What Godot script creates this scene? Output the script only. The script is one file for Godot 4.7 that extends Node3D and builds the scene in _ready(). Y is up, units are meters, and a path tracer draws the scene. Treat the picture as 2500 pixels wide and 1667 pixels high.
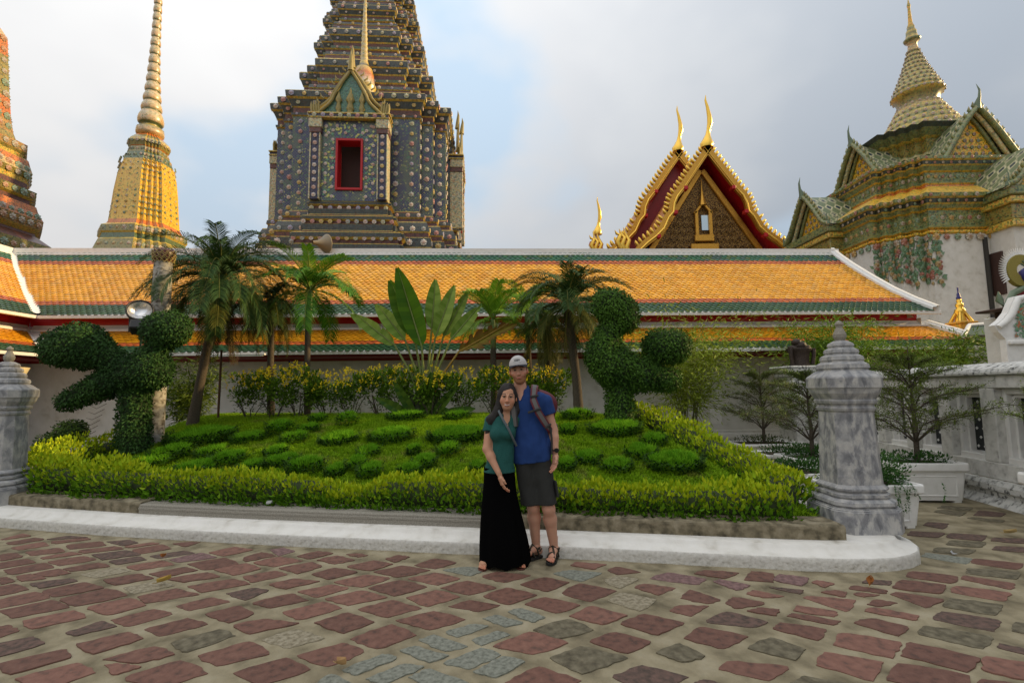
extends Node3D
# A temple garden: paved court, planted mound with topiary, tiled gallery, porcelain covered towers.

var rng := RandomNumberGenerator.new()
var M := {}
var S := {}


class Geo:
	var v := PackedVector3Array()
	var c := PackedColorArray()
	var t := PackedVector2Array()
	var i := PackedInt32Array()

	func p(a: Vector3, col := Color.WHITE, uv := Vector2.ZERO) -> int:
		v.append(a)
		c.append(col)
		t.append(uv)
		return v.size() - 1

	func tri(a: int, b: int, d: int) -> void:  # counter-clockwise seen from outside
		i.append(a)
		i.append(d)
		i.append(b)

	func quad(a: Vector3, b: Vector3, d: Vector3, e: Vector3, col := Color.WHITE, u0 := Vector2.ZERO, u1 := Vector2.ONE) -> void:
		var n := p(a, col, u0)
		p(b, col, Vector2(u1.x, u0.y))
		p(d, col, u1)
		p(e, col, Vector2(u0.x, u1.y))
		tri(n, n + 1, n + 2)
		tri(n, n + 2, n + 3)

	func fan(pts: Array, center: Vector3, col := Color.WHITE) -> void:  # a convex face turned away from center
		var m := Vector3.ZERO
		for q in pts:
			m += q
		m /= pts.size()
		var n: Vector3 = (pts[1] - pts[0]).cross(pts[2] - pts[0])
		var f := p(pts[0], col)
		for k in range(1, pts.size()):
			p(pts[k], col)
		for k in range(1, pts.size() - 1):
			if n.dot(m - center) >= 0:
				tri(f, f + k, f + k + 1)
			else:
				tri(f, f + k + 1, f + k)

	func box(o: Vector3, s: Vector3, bv := 0.0, b := Basis(), col := Color.WHITE) -> void:
		var h := s / 2
		if bv <= 0.0:
			for ax in 3:
				for sg in [-1.0, 1.0]:
					var q := []
					for k in [[-1, -1], [1, -1], [1, 1], [-1, 1]]:
						var w := Vector3.ZERO
						w[ax] = sg * h[ax]
						w[(ax + 1) % 3] = k[0] * h[(ax + 1) % 3]
						w[(ax + 2) % 3] = k[1] * h[(ax + 2) % 3]
						q.append(o + b * w)
					fan(q, o, col)
			return
		var g := h - Vector3(bv, bv, bv)
		for ax in 3:
			var a1 := (ax + 1) % 3
			var a2 := (ax + 2) % 3
			for sg in [-1.0, 1.0]:
				var q := []
				for k in [[-1, -1], [1, -1], [1, 1], [-1, 1]]:
					var w := Vector3.ZERO
					w[ax] = sg * h[ax]
					w[a1] = k[0] * g[a1]
					w[a2] = k[1] * g[a2]
					q.append(o + b * w)
				fan(q, o, col)
			for s1 in [-1.0, 1.0]:
				for s2 in [-1.0, 1.0]:
					var q := []
					for k in [[0, -1], [1, -1], [1, 1], [0, 1]]:
						var w := Vector3.ZERO
						w[ax] = k[1] * g[ax]
						w[a1] = s1 * (h[a1] if k[0] == 0 else g[a1])
						w[a2] = s2 * (g[a2] if k[0] == 0 else h[a2])
						q.append(o + b * w)
					fan(q, o, col)
		for s0 in [-1.0, 1.0]:
			for s1 in [-1.0, 1.0]:
				for s2 in [-1.0, 1.0]:
					fan([o + b * Vector3(s0 * h.x, s1 * g.y, s2 * g.z), o + b * Vector3(s0 * g.x, s1 * h.y, s2 * g.z), o + b * Vector3(s0 * g.x, s1 * g.y, s2 * h.z)], o, col)

	# rings of equally many points, counter-clockwise seen from the far end; hard: own corners for every face
	func loft(rings: Array, closed := true, hard := false, cap0 := false, cap1 := false, cols := []) -> void:
		var n: int = rings[0].size()
		var m := n if closed else n - 1
		if hard:
			for r in rings.size() - 1:
				var acc := 0.0
				for k in m:
					var a: Vector3 = rings[r][k]
					var b: Vector3 = rings[r][(k + 1) % n]
					var len := a.distance_to(b)
					var y0: float = a.y
					var y1: float = rings[r + 1][k].y
					if absf(y1 - y0) < 0.05:
						y1 = y0 + a.distance_to(rings[r + 1][k])
					quad(a, b, rings[r + 1][(k + 1) % n], rings[r + 1][k], Color.WHITE if cols.is_empty() else cols[r], Vector2(acc, -y0), Vector2(acc + len, -y1))
					acc += len
		else:
			var f := v.size()
			for r in rings.size():
				var acc := 0.0
				for k in n:
					p(rings[r][k], Color.WHITE if cols.is_empty() else cols[r], Vector2(acc, -rings[r][k].y))
					acc += rings[r][k].distance_to(rings[r][(k + 1) % n])
			for r in rings.size() - 1:
				for k in m:
					var a := f + r * n + k
					var b := f + r * n + (k + 1) % n
					tri(a, b, b + n)
					tri(a, b + n, a + n)
		for cap in [[cap0, rings[0], true], [cap1, rings[-1], false]]:
			if cap[0]:
				var o := Vector3.ZERO
				for q in cap[1]:
					o += q
				o /= n
				var f := p(o)
				for q in cap[1]:
					p(q)
				for k in n:
					if cap[2]:
						tri(f, f + 1 + (k + 1) % n, f + 1 + k)
					else:
						tri(f, f + 1 + k, f + 1 + (k + 1) % n)

	func lathe(prof: Array, sides := 16, o := Vector3.ZERO, cols := []) -> void:  # [radius, y] from the bottom up
		var rings := []
		for q in prof:
			var ring := PackedVector3Array()
			for k in sides:
				var a := -TAU * k / sides
				ring.append(o + Vector3(cos(a) * q[0], q[1], sin(a) * q[0]))
			rings.append(ring)
		loft(rings, true, false, false, false, cols)

	func tube(path: Array, radii: Array, sides := 6, cap := true, cols := []) -> void:
		var rings := []
		var side := Vector3.RIGHT
		for k in path.size():
			var d: Vector3 = (path[mini(k + 1, path.size() - 1)] - path[maxi(k - 1, 0)]).normalized()
			if k == 0 and absf(d.dot(side)) > 0.9:
				side = Vector3.FORWARD
			side = (side - d * side.dot(d)).normalized()
			var up := d.cross(side)
			var ring := PackedVector3Array()
			for s in sides:
				var a := TAU * s / sides
				ring.append(path[k] + (side * cos(a) + up * sin(a)) * radii[k])
			rings.append(ring)
		loft(rings, true, false, cap, cap, cols)

	func mesh(smooth := false) -> ArrayMesh:
		var a := []
		a.resize(Mesh.ARRAY_MAX)
		a[Mesh.ARRAY_VERTEX] = v
		a[Mesh.ARRAY_COLOR] = c
		a[Mesh.ARRAY_TEX_UV] = t
		a[Mesh.ARRAY_INDEX] = i
		if smooth:
			var n := PackedVector3Array()
			n.resize(v.size())
			for k in range(0, i.size(), 3):
				var f := (v[i[k + 2]] - v[i[k]]).cross(v[i[k + 1]] - v[i[k]])
				n[i[k]] += f
				n[i[k + 1]] += f
				n[i[k + 2]] += f
			for k in n.size():
				n[k] = n[k].normalized() if n[k].length_squared() > 1e-20 else Vector3.UP
			a[Mesh.ARRAY_NORMAL] = n
		else:
			var fv := PackedVector3Array()
			var fn := PackedVector3Array()
			var fc := PackedColorArray()
			var ft := PackedVector2Array()
			var fi := PackedInt32Array()
			for k in range(0, i.size(), 3):
				var f := (v[i[k + 2]] - v[i[k]]).cross(v[i[k + 1]] - v[i[k]]).normalized()
				for j in 3:
					fi.append(fv.size())
					fv.append(v[i[k + j]])
					fn.append(f)
					fc.append(c[i[k + j]])
					ft.append(t[i[k + j]])
			a[Mesh.ARRAY_VERTEX] = fv
			a[Mesh.ARRAY_NORMAL] = fn
			a[Mesh.ARRAY_COLOR] = fc
			a[Mesh.ARRAY_TEX_UV] = ft
			a[Mesh.ARRAY_INDEX] = fi
		var m := ArrayMesh.new()
		m.add_surface_from_arrays(Mesh.PRIMITIVE_TRIANGLES, a)
		return m


class Many:  # copies of one small mesh
	var b := PackedFloat32Array()

	func add(x: Vector3, y: Vector3, z: Vector3, o: Vector3, c: Color) -> void:
		b.append_array(PackedFloat32Array([x.x, y.x, z.x, o.x, x.y, y.y, z.y, o.y, x.z, y.z, z.z, o.z, c.r, c.g, c.b, 1.0]))

	func put(called: String, mesh: Mesh, mat: Material, parent: Node) -> MultiMeshInstance3D:
		var mm := MultiMesh.new()
		mm.transform_format = MultiMesh.TRANSFORM_3D
		mm.use_colors = true
		mm.mesh = mesh
		mm.instance_count = b.size() / 16
		mm.buffer = b
		var o := MultiMeshInstance3D.new()
		o.name = called
		o.multimesh = mm
		o.material_override = mat
		o.set_meta("kind", "stuff")
		parent.add_child(o, true)
		return o


class Field:  # a distance field on a grid, meshed with surface nets
	var o: Vector3
	var h: float
	var nx: int
	var ny: int
	var nz: int
	var d := PackedFloat32Array()

	func _init(lo: Vector3, hi: Vector3, cell: float) -> void:
		o = lo
		h = cell
		nx = int((hi.x - lo.x) / cell) + 2
		ny = int((hi.y - lo.y) / cell) + 2
		nz = int((hi.z - lo.z) / cell) + 2
		d.resize(nx * ny * nz)
		d.fill(1.0)

	func span(lo: Vector3, hi: Vector3) -> Array:
		var a := (lo - o) / h
		var b := (hi - o) / h
		return [clampi(int(a.x), 0, nx), clampi(int(a.y), 0, ny), clampi(int(a.z), 0, nz), clampi(int(b.x) + 2, 0, nx), clampi(int(b.y) + 2, 0, ny), clampi(int(b.z) + 2, 0, nz)]

	func bone(a: Vector3, b: Vector3, ra: float, rb: float, k := 0.02, sz := 1.0, sx := 1.0) -> void:
		var r := maxf(ra, rb) + k + h * 2.0
		var w := span(a.min(b) - Vector3(r * sx, r, r * sz), a.max(b) + Vector3(r * sx, r, r * sz))
		var sc := Vector3(1.0 / sx, 1.0, 1.0 / sz)
		var low := minf(1.0, minf(sx, sz))
		var ba := (b - a) * sc
		var bb := maxf(ba.length_squared(), 1e-9)
		for iz in range(w[2], w[5]):
			for iy in range(w[1], w[4]):
				var at := (iz * ny + iy) * nx
				for ix in range(w[0], w[3]):
					var pa := (o + Vector3(ix, iy, iz) * h - a) * sc
					var t := clampf(pa.dot(ba) / bb, 0.0, 1.0)
					var e := ((pa - ba * t).length() - lerpf(ra, rb, t)) * low
					var q := d[at + ix]
					var g := maxf(k - absf(e - q), 0.0)
					d[at + ix] = minf(e, q) - g * g * 0.25 / k

	func ball(c: Vector3, r: Vector3, k := 0.02, basis := Basis(), carve := false) -> void:
		var m := maxf(r.x, maxf(r.y, r.z)) + k + h * 2.0
		var w := span(c - Vector3(m, m, m), c + Vector3(m, m, m))
		var inv := basis.inverse()
		for iz in range(w[2], w[5]):
			for iy in range(w[1], w[4]):
				var at := (iz * ny + iy) * nx
				for ix in range(w[0], w[3]):
					var pa := inv * (o + Vector3(ix, iy, iz) * h - c)
					var k0 := (pa / r).length()
					var k1 := (pa / (r * r)).length()
					var e := k0 * (k0 - 1.0) / maxf(k1, 1e-6)
					var q := d[at + ix]
					var g := maxf(k - absf(e - q), 0.0) if not carve else maxf(k - absf(-e - q), 0.0)
					d[at + ix] = (minf(e, q) - g * g * 0.25 / k) if not carve else (maxf(-e, q) + g * g * 0.25 / k)

	func cut(n: Vector3, at_point: Vector3, lo := Vector3(-99, -99, -99), hi := Vector3(99, 99, 99)) -> void:  # keeps the side that n points away from
		var w := span(lo, hi)
		for iz in range(w[2], w[5]):
			for iy in range(w[1], w[4]):
				var at := (iz * ny + iy) * nx
				for ix in range(w[0], w[3]):
					d[at + ix] = maxf(d[at + ix], n.dot(o + Vector3(ix, iy, iz) * h - at_point))

	func ripple(f: FastNoiseLite, amount: float) -> void:
		for iz in nz:
			for iy in ny:
				var at := (iz * ny + iy) * nx
				for ix in nx:
					if absf(d[at + ix]) < 0.05:
						d[at + ix] += f.get_noise_3dv((o + Vector3(ix, iy, iz) * h) * Vector3(1.0, 0.5, 1.0)) * amount

	func mesh(tint = null) -> ArrayMesh:
		var vid := PackedInt32Array()
		vid.resize(nx * ny * nz)
		vid.fill(-1)
		var v := PackedVector3Array()
		var n := PackedVector3Array()
		var c := PackedColorArray()
		var idx := PackedInt32Array()
		var sx := 1
		var sy := nx
		var sz := nx * ny
		var offs := [0, sx, sy, sx + sy, sz, sx + sz, sy + sz, sx + sy + sz]
		for iz in nz - 1:
			for iy in ny - 1:
				for ix in nx - 1:
					var at := (iz * ny + iy) * nx + ix
					var d0 := d[at]
					if d0 > h * 2.0 or d0 < -h * 2.0:
						continue
					var mask := 0
					for q in 8:
						if d[at + offs[q]] < 0.0:
							mask |= 1 << q
					if mask == 0 or mask == 255:
						continue
					var s := Vector3.ZERO
					var cnt := 0
					for q in 8:
						for ax in 3:
							if q & (1 << ax):
								continue
							var a := d[at + offs[q]]
							var b := d[at + offs[q | (1 << ax)]]
							if (a < 0.0) != (b < 0.0):
								var w := Vector3(q & 1, (q >> 1) & 1, (q >> 2) & 1)
								w[ax] += a / (a - b)
								s += w
								cnt += 1
					s /= cnt
					vid[at] = v.size()
					v.append(o + (Vector3(ix, iy, iz) + s) * h)
					var gx := d[at + sx] + d[at + sx + sy] + d[at + sx + sz] + d[at + sx + sy + sz] - d[at] - d[at + sy] - d[at + sz] - d[at + sy + sz]
					var gy := d[at + sy] + d[at + sx + sy] + d[at + sy + sz] + d[at + sx + sy + sz] - d[at] - d[at + sx] - d[at + sz] - d[at + sx + sz]
					var gz := d[at + sz] + d[at + sx + sz] + d[at + sy + sz] + d[at + sx + sy + sz] - d[at] - d[at + sx] - d[at + sy] - d[at + sx + sy]
					n.append(Vector3(gx, gy, gz).normalized())
					c.append(tint.call(v[-1], n[-1]) if tint != null else Color.WHITE)
		for iz in range(1, nz - 1):
			for iy in range(1, ny - 1):
				for ix in range(1, nx - 1):
					var at := (iz * ny + iy) * nx + ix
					if vid[at] < 0 and vid[at - sx] < 0 and vid[at - sy] < 0 and vid[at - sz] < 0:
						continue
					var a := d[at] < 0.0
					for ax in 3:
						var st: int = [sx, sy, sz][ax]
						if a == (d[at + st] < 0.0):
							continue
						var u: int = [sy, sz, sx][ax]
						var w: int = [sz, sx, sy][ax]
						var q0 := vid[at]
						var q1 := vid[at - u]
						var q2 := vid[at - u - w]
						var q3 := vid[at - w]
						if q0 < 0 or q1 < 0 or q2 < 0 or q3 < 0:
							continue
						if a:
							idx.append_array(PackedInt32Array([q0, q2, q1, q0, q3, q2]))
						else:
							idx.append_array(PackedInt32Array([q0, q1, q2, q0, q2, q3]))
		# make sure that front faces look outwards
		var good := 0
		for k in range(0, mini(idx.size(), 900), 3):
			good += 1 if (v[idx[k + 2]] - v[idx[k]]).cross(v[idx[k + 1]] - v[idx[k]]).dot(n[idx[k]]) > 0 else -1
		if good < 0:
			idx.reverse()
		var arr := []
		arr.resize(Mesh.ARRAY_MAX)
		arr[Mesh.ARRAY_VERTEX] = v
		arr[Mesh.ARRAY_NORMAL] = n
		arr[Mesh.ARRAY_COLOR] = c
		arr[Mesh.ARRAY_INDEX] = idx
		var m := ArrayMesh.new()
		m.add_surface_from_arrays(Mesh.PRIMITIVE_TRIANGLES, arr)
		return m


func L(r: float, g: float, b: float) -> Color:  # a base colour in linear values
	return Color(r, g, b).linear_to_srgb()


func mat(called: String, col: Color, rough := 0.8, metal := 0.0, spec := 0.5) -> StandardMaterial3D:
	var m := StandardMaterial3D.new()
	m.resource_name = called
	m.albedo_color = col
	m.roughness = rough
	m.metallic = metal
	m.metallic_specular = spec
	M[called] = m
	return m


func ramp(stops: Array, steps := false) -> Gradient:
	var g := Gradient.new()
	var offs := PackedFloat32Array()
	var cols := PackedColorArray()
	for s in stops:
		offs.append(s[0])
		cols.append(s[1])
	g.offsets = offs
	g.colors = cols
	if steps:
		g.interpolation_mode = Gradient.GRADIENT_INTERPOLATE_CONSTANT
	return g


func noise_tex(stops: Array, freq: float, octaves := 5, seed_ := 1, size := 512, warp := 0.0) -> NoiseTexture2D:
	var f := FastNoiseLite.new()
	f.seed = seed_
	f.frequency = freq
	f.fractal_octaves = octaves
	f.noise_type = FastNoiseLite.TYPE_SIMPLEX_SMOOTH
	if warp > 0.0:
		f.domain_warp_enabled = true
		f.domain_warp_amplitude = warp
		f.domain_warp_frequency = freq * 0.7
	var t := NoiseTexture2D.new()
	t.width = size
	t.height = size
	t.seamless = true
	t.noise = f
	t.color_ramp = ramp(stops)
	return t


func bump_tex(freq: float, octaves: int, strength: float, seed_ := 3, size := 512) -> NoiseTexture2D:
	var f := FastNoiseLite.new()
	f.seed = seed_
	f.frequency = freq
	f.fractal_octaves = octaves
	var t := NoiseTexture2D.new()
	t.width = size
	t.height = size
	t.seamless = true
	t.as_normal_map = true
	t.bump_strength = strength
	t.noise = f
	return t


func mosaic_tex(cols: Array, freq: float, seed_: int, jitter := 0.8) -> NoiseTexture2D:
	var f := FastNoiseLite.new()
	f.seed = seed_
	f.frequency = freq
	f.noise_type = FastNoiseLite.TYPE_CELLULAR
	f.cellular_return_type = FastNoiseLite.RETURN_CELL_VALUE
	f.cellular_jitter = jitter
	f.fractal_type = FastNoiseLite.FRACTAL_NONE
	var t := NoiseTexture2D.new()
	t.width = 512
	t.height = 512
	t.seamless = true
	t.seamless_blend_skirt = 0.02
	t.noise = f
	var st := []
	for k in cols.size():
		st.append([float(k) / cols.size(), cols[k]])
	t.color_ramp = ramp(st, true)
	return t


func surf(called: String, stops: Array, freq: float, per_m: float, rough := 0.85, bump := 0.0, seed_ := 1, warp := 0.0, spec := 0.4) -> StandardMaterial3D:  # a surface with grain, laid in world metres
	var m := mat(called, Color.WHITE, rough, 0.0, spec)
	m.albedo_texture = noise_tex(stops, freq, 5, seed_, 512, warp)
	m.uv1_triplanar = true
	m.uv1_world_triplanar = true
	m.uv1_scale = Vector3(per_m, per_m, per_m)
	if bump > 0.0:
		m.normal_enabled = true
		if not S.has("bump"):
			S.bump = bump_tex(0.03, 5, 6.0)
		m.normal_texture = S.bump
		m.normal_scale = bump
	return m


func tinted(called: String, rough := 0.6, back := 0.0, spec := 0.4) -> StandardMaterial3D:  # colours from vertices or copies
	var m := mat(called, Color.WHITE, rough, 0.0, spec)
	m.vertex_color_use_as_albedo = true
	if back > 0.0:
		m.backlight_enabled = true
		m.backlight = Color(back, back, back)
	return m


func thing(called: String, label: String, category: String, at := Vector3.ZERO, turn := 0.0, group := "") -> Node3D:
	var o := Node3D.new()
	o.name = called
	add_child(o, true)
	o.position = at
	o.rotation.y = turn
	return tag(o, label, category, group)


func tag(o: Node3D, label: String, category: String, group := "") -> Node3D:
	o.set_meta("label", label)
	o.set_meta("category", category)
	if group:
		o.set_meta("group", group)
	return o


func part(called: String, mesh: Mesh, m: Material, parent: Node = self) -> MeshInstance3D:
	var o := MeshInstance3D.new()
	o.name = called
	o.mesh = mesh
	o.material_override = m
	parent.add_child(o, true)
	return o


func structure(o: Node3D) -> Node3D:
	o.set_meta("kind", "structure")
	return o


func stuff(o: Node3D) -> Node3D:
	o.set_meta("kind", "stuff")
	return o


func shade(c: Color, f: float) -> Color:
	return Color(c.r * f, c.g * f, c.b * f)


func rv(a: float) -> Vector3:
	return Vector3(rng.randf_range(-a, a), rng.randf_range(-a, a), rng.randf_range(-a, a))


func poly_noise(seed_: int, freq: float) -> FastNoiseLite:
	var f := FastNoiseLite.new()
	f.seed = seed_
	f.frequency = freq
	return f


func once(called: String, col: Color, rough := 0.8, metal := 0.0) -> StandardMaterial3D:
	return M[called] if M.has(called) else mat(called, col, rough, metal)


func joined(list: Array, moves := []) -> ArrayMesh:  # several smooth meshes as one surface
	var v := PackedVector3Array()
	var n := PackedVector3Array()
	var c := PackedColorArray()
	var idx := PackedInt32Array()
	for k in list.size():
		var a: Array = list[k].surface_get_arrays(0)
		var t: Transform3D = moves[k] if k < moves.size() else Transform3D()
		var f := v.size()
		for q in a[Mesh.ARRAY_VERTEX]:
			v.append(t * q)
		for q in a[Mesh.ARRAY_NORMAL]:
			n.append(t.basis * q)
		c.append_array(a[Mesh.ARRAY_COLOR])
		for q in a[Mesh.ARRAY_INDEX]:
			idx.append(q + f)
	var arr := []
	arr.resize(Mesh.ARRAY_MAX)
	arr[Mesh.ARRAY_VERTEX] = v
	arr[Mesh.ARRAY_NORMAL] = n
	arr[Mesh.ARRAY_COLOR] = c
	arr[Mesh.ARRAY_INDEX] = idx
	var m := ArrayMesh.new()
	m.add_surface_from_arrays(Mesh.PRIMITIVE_TRIANGLES, arr)
	return m


func _ready() -> void:
	rng.seed = 20240
	# ---- camera
	var cam := Camera3D.new()
	cam.name = "camera"
	add_child(cam)
	cam.position = Vector3(0, 1.55, 0)
	cam.rotation_degrees = Vector3(5.6, 0, -0.7)
	cam.fov = 68.92
	cam.near = 0.05
	cam.far = 600.0
	cam.current = true
	# ---- sky and air
	var env := Environment.new()
	env.background_mode = Environment.BG_SKY
	var sky := Sky.new()
	var sm := PanoramaSkyMaterial.new()
	sm.panorama = sky_picture()
	sm.energy_multiplier = 1.0
	sky.sky_material = sm
	env.sky = sky
	env.ambient_light_source = Environment.AMBIENT_SOURCE_SKY
	env.tonemap_mode = Environment.TONE_MAPPER_LINEAR
	env.tonemap_exposure = 1.0
	env.sdfgi_enabled = true
	env.ssao_enabled = true
	env.ssil_enabled = true
	var we := WorldEnvironment.new()
	we.name = "world_environment"
	we.environment = env
	add_child(we)
	# ---- hazy afternoon sun from the right, a little behind the buildings
	var sun := DirectionalLight3D.new()
	sun.name = "sun"
	add_child(sun)
	sun.look_at_from_position(Vector3.ZERO, -Vector3(0.92, 0.37, -0.16), Vector3.UP)
	sun.light_color = Color(1.0, 0.86, 0.62)
	sun.light_energy = 1.6
	sun.light_angular_distance = 1.0
	sun.shadow_enabled = true
	# ---- the place
	materials()
	ground_and_court()
	kerb_and_ledge()
	mound_and_lawn()
	gallery()
	central_chedi()
	slim_chedi()
	left_chedi()
	ordination_hall()
	mondop()
	added_shade_building()
	right_walls()
	marble_posts()
	planters()
	hedges()
	topiaries()
	palms()
	travellers_palm()
	flower_shrubs()
	bamboos()
	tiered_trees()
	people()
	small_things()


func sky_picture() -> ImageTexture:
	var w := 1024
	var h := 512
	var a := poly_noise(11, 1.3)
	a.fractal_octaves = 6
	a.fractal_gain = 0.52
	var b := poly_noise(5, 0.75)
	b.fractal_octaves = 4
	var px := PackedFloat32Array()
	px.resize(w * h * 3)
	for y in h:
		var el := (0.5 - (y + 0.5) / h) * PI
		for x in w:
			var az := ((x + 0.5) / w - 0.5) * TAU
			var d := Vector3(sin(az) * cos(el), sin(el), -cos(az) * cos(el))
			var up := maxf(d.y, 0.0)
			var q := Vector3(d.x, d.y * 1.7, d.z) * 1.25
			var n := a.get_noise_3dv(q + Vector3(3, 1, 2))
			var big := b.get_noise_3dv(q * 0.8 + Vector3(7, 0, 4))
			# hazy blue behind, cloud sheet in front: brighter towards the sun on the right
			var sunny := clampf(d.dot(Vector3(0.92, 0.37, -0.16).normalized()), -1.0, 1.0)
			var side := smoothstep(-0.62, 0.42, sunny)
			var blue := Vector3(0.47, 0.63, 0.80).lerp(Vector3(0.56, 0.66, 0.76), exp(-up * 4.0))
			var grey := Vector3(0.40, 0.45, 0.515).lerp(Vector3(0.80, 0.80, 0.805), side)
			var white := Vector3(0.46, 0.50, 0.55).lerp(Vector3(0.84, 0.84, 0.84), side)
			var hole := exp(-pow((az - 0.20) / 0.17, 2.0) - pow((el - 0.60) / 0.16, 2.0)) * 0.75 + exp(-pow((az - 0.05) / 0.05, 2.0) - pow((el - 0.50) / 0.10, 2.0)) * 0.2
			var bank := exp(-pow((az + 0.12) / 0.10, 2.0) - pow((el - 0.52) / 0.14, 2.0)) * 0.55
			var sheet := smoothstep(-0.22, 0.20, big + n * 0.55 + 0.40 - hole)
			var puff := smoothstep(-0.16, 0.34, n * 1.1 + big * 0.4 + sunny * 0.15 + bank)
			var c := blue.lerp(grey.lerp(white, puff), clampf(sheet, 0.15, 1.0))
			c += Vector3(0.16, 0.15, 0.13) * bank * puff
			c = c.lerp(Vector3(0.52, 0.56, 0.61).lerp(Vector3(0.70, 0.71, 0.73), side), exp(-up * 8.0) * 0.5)
			c *= (1.0 + 1.3 * up) / 1.42  # an overcast sky grows brighter towards the zenith
			if d.y < 0.0:
				c = Vector3(0.20, 0.18, 0.15)
			var at := (y * w + x) * 3
			px[at] = c.x
			px[at + 1] = c.y
			px[at + 2] = c.z
	return ImageTexture.create_from_image(Image.create_from_data(w, h, false, Image.FORMAT_RGBF, px.to_byte_array()))


func materials() -> void:
	surf("white_plaster", [[0.0, L(0.50, 0.48, 0.43)], [0.35, L(0.62, 0.61, 0.57)], [1.0, L(0.70, 0.69, 0.66)]], 0.012, 0.35, 0.85, 0.15, 4)
	surf("white_paint", [[0.0, L(0.66, 0.65, 0.61)], [0.4, L(0.75, 0.74, 0.71)], [1.0, L(0.80, 0.79, 0.76)]], 0.02, 0.5, 0.6, 0.12, 5)
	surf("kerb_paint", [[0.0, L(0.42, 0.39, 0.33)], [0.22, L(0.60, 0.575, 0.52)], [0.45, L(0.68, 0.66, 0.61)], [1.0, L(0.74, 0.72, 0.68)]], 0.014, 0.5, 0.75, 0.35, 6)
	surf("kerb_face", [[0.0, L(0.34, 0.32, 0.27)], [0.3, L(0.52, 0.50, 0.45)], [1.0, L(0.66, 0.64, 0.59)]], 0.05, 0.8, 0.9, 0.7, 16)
	surf("old_concrete", [[0.0, L(0.045, 0.038, 0.025)], [0.35, L(0.13, 0.11, 0.07)], [0.6, L(0.22, 0.185, 0.12)], [1.0, L(0.32, 0.28, 0.20)]], 0.02, 0.7, 0.95, 0.6, 7, 25.0)
	surf("granite", [[0.0, L(0.15, 0.135, 0.11)], [0.4, L(0.25, 0.23, 0.19)], [1.0, L(0.38, 0.355, 0.30)]], 0.09, 1.2, 0.8, 0.4, 8)
	surf("marble", [[0.0, L(0.12, 0.125, 0.135)], [0.34, L(0.22, 0.22, 0.23)], [0.5, L(0.30, 0.30, 0.30)], [0.66, L(0.40, 0.39, 0.375)], [1.0, L(0.52, 0.50, 0.46)]], 0.014, 0.9, 0.5, 0.35, 9, 70.0)
	M.marble.uv1_scale = Vector3(1.5, 0.75, 1.5)
	M.marble.uv1_offset = Vector3(0.37, 0.2, 0.11)
	surf("mortar", [[0.0, L(0.085, 0.07, 0.042)], [0.3, L(0.19, 0.16, 0.10)], [0.6, L(0.275, 0.235, 0.15)], [1.0, L(0.36, 0.315, 0.22)]], 0.014, 0.4, 0.95, 0.5, 10, 20.0)
	surf("ground_dirt", [[0.0, L(0.10, 0.085, 0.06)], [1.0, L(0.22, 0.19, 0.14)]], 0.02, 0.3, 0.95, 0.4, 12)
	for k in 3:
		var f: float = [0.85, 1.0, 1.22][k]
		surf("red_stone_%d" % k, [[0.0, L(0.075 * f, 0.045 * f, 0.035 * f)], [0.4, L(0.155 * f, 0.074 * f, 0.054 * f)], [1.0, L(0.205 * f, 0.105 * f, 0.076 * f)]], 0.02, 1.2, 0.72, 0.35, 20 + k, 14.0)
	surf("pink_stone", [[0.0, L(0.09, 0.055, 0.052)], [0.5, L(0.18, 0.105, 0.098)], [1.0, L(0.26, 0.16, 0.15)]], 0.03, 1.2, 0.85, 0.5, 24)
	surf("dark_stone", [[0.0, L(0.05, 0.038, 0.03)], [0.5, L(0.11, 0.07, 0.055)], [1.0, L(0.17, 0.10, 0.08)]], 0.025, 1.2, 0.8, 0.45, 25)
	surf("grey_stone", [[0.0, L(0.09, 0.094, 0.075)], [0.4, L(0.18, 0.186, 0.15)], [1.0, L(0.27, 0.275, 0.23)]], 0.04, 1.3, 0.85, 0.5, 26)
	surf("olive_stone", [[0.0, L(0.06, 0.05, 0.033)], [0.5, L(0.125, 0.108, 0.07)], [1.0, L(0.20, 0.175, 0.118)]], 0.022, 1.1, 0.9, 0.5, 27)
	surf("pale_stone", [[0.0, L(0.14, 0.115, 0.07)], [0.5, L(0.26, 0.225, 0.155)], [1.0, L(0.38, 0.335, 0.25)]], 0.04, 1.2, 0.9, 0.6, 28)
	mat("crimson_paint", L(0.24, 0.010, 0.014), 0.55)
	mat("bright_crimson", L(0.46, 0.008, 0.012), 0.5)
	mat("dark_wood", L(0.05, 0.022, 0.016), 0.7)
	tinted("glazed", 0.34, 0.0, 0.32)
	tinted("leaf", 0.55, 0.5, 0.22)
	tinted("grass", 0.7, 0.8, 0.15)
	tinted("dull", 0.85)
	tinted("waxy", 0.45, 0.5, 0.22)
	tinted("porcelain", 0.35, 0.0, 0.6)
	tinted("skin", 0.55, 0.0, 0.35)
	M.skin.subsurf_scatter_enabled = true
	M.skin.subsurf_scatter_strength = 0.12
	mat("gold", L(0.80, 0.50, 0.09), 0.28, 1.0)
	surf("gold_mosaic", [[0.0, L(0.20, 0.08, 0.012)], [0.5, L(0.62, 0.32, 0.05)], [1.0, L(0.95, 0.62, 0.14)]], 0.12, 0.9, 0.3, 0.8, 31)
	M.gold_mosaic.metallic = 0.75
	surf("bark", [[0.0, L(0.03, 0.024, 0.018)], [0.5, L(0.085, 0.068, 0.05)], [1.0, L(0.16, 0.135, 0.10)]], 0.03, 1.5, 0.95, 1.0, 33)
	M.bark.uv1_scale = Vector3(1.5, 5.0, 1.5)
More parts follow.
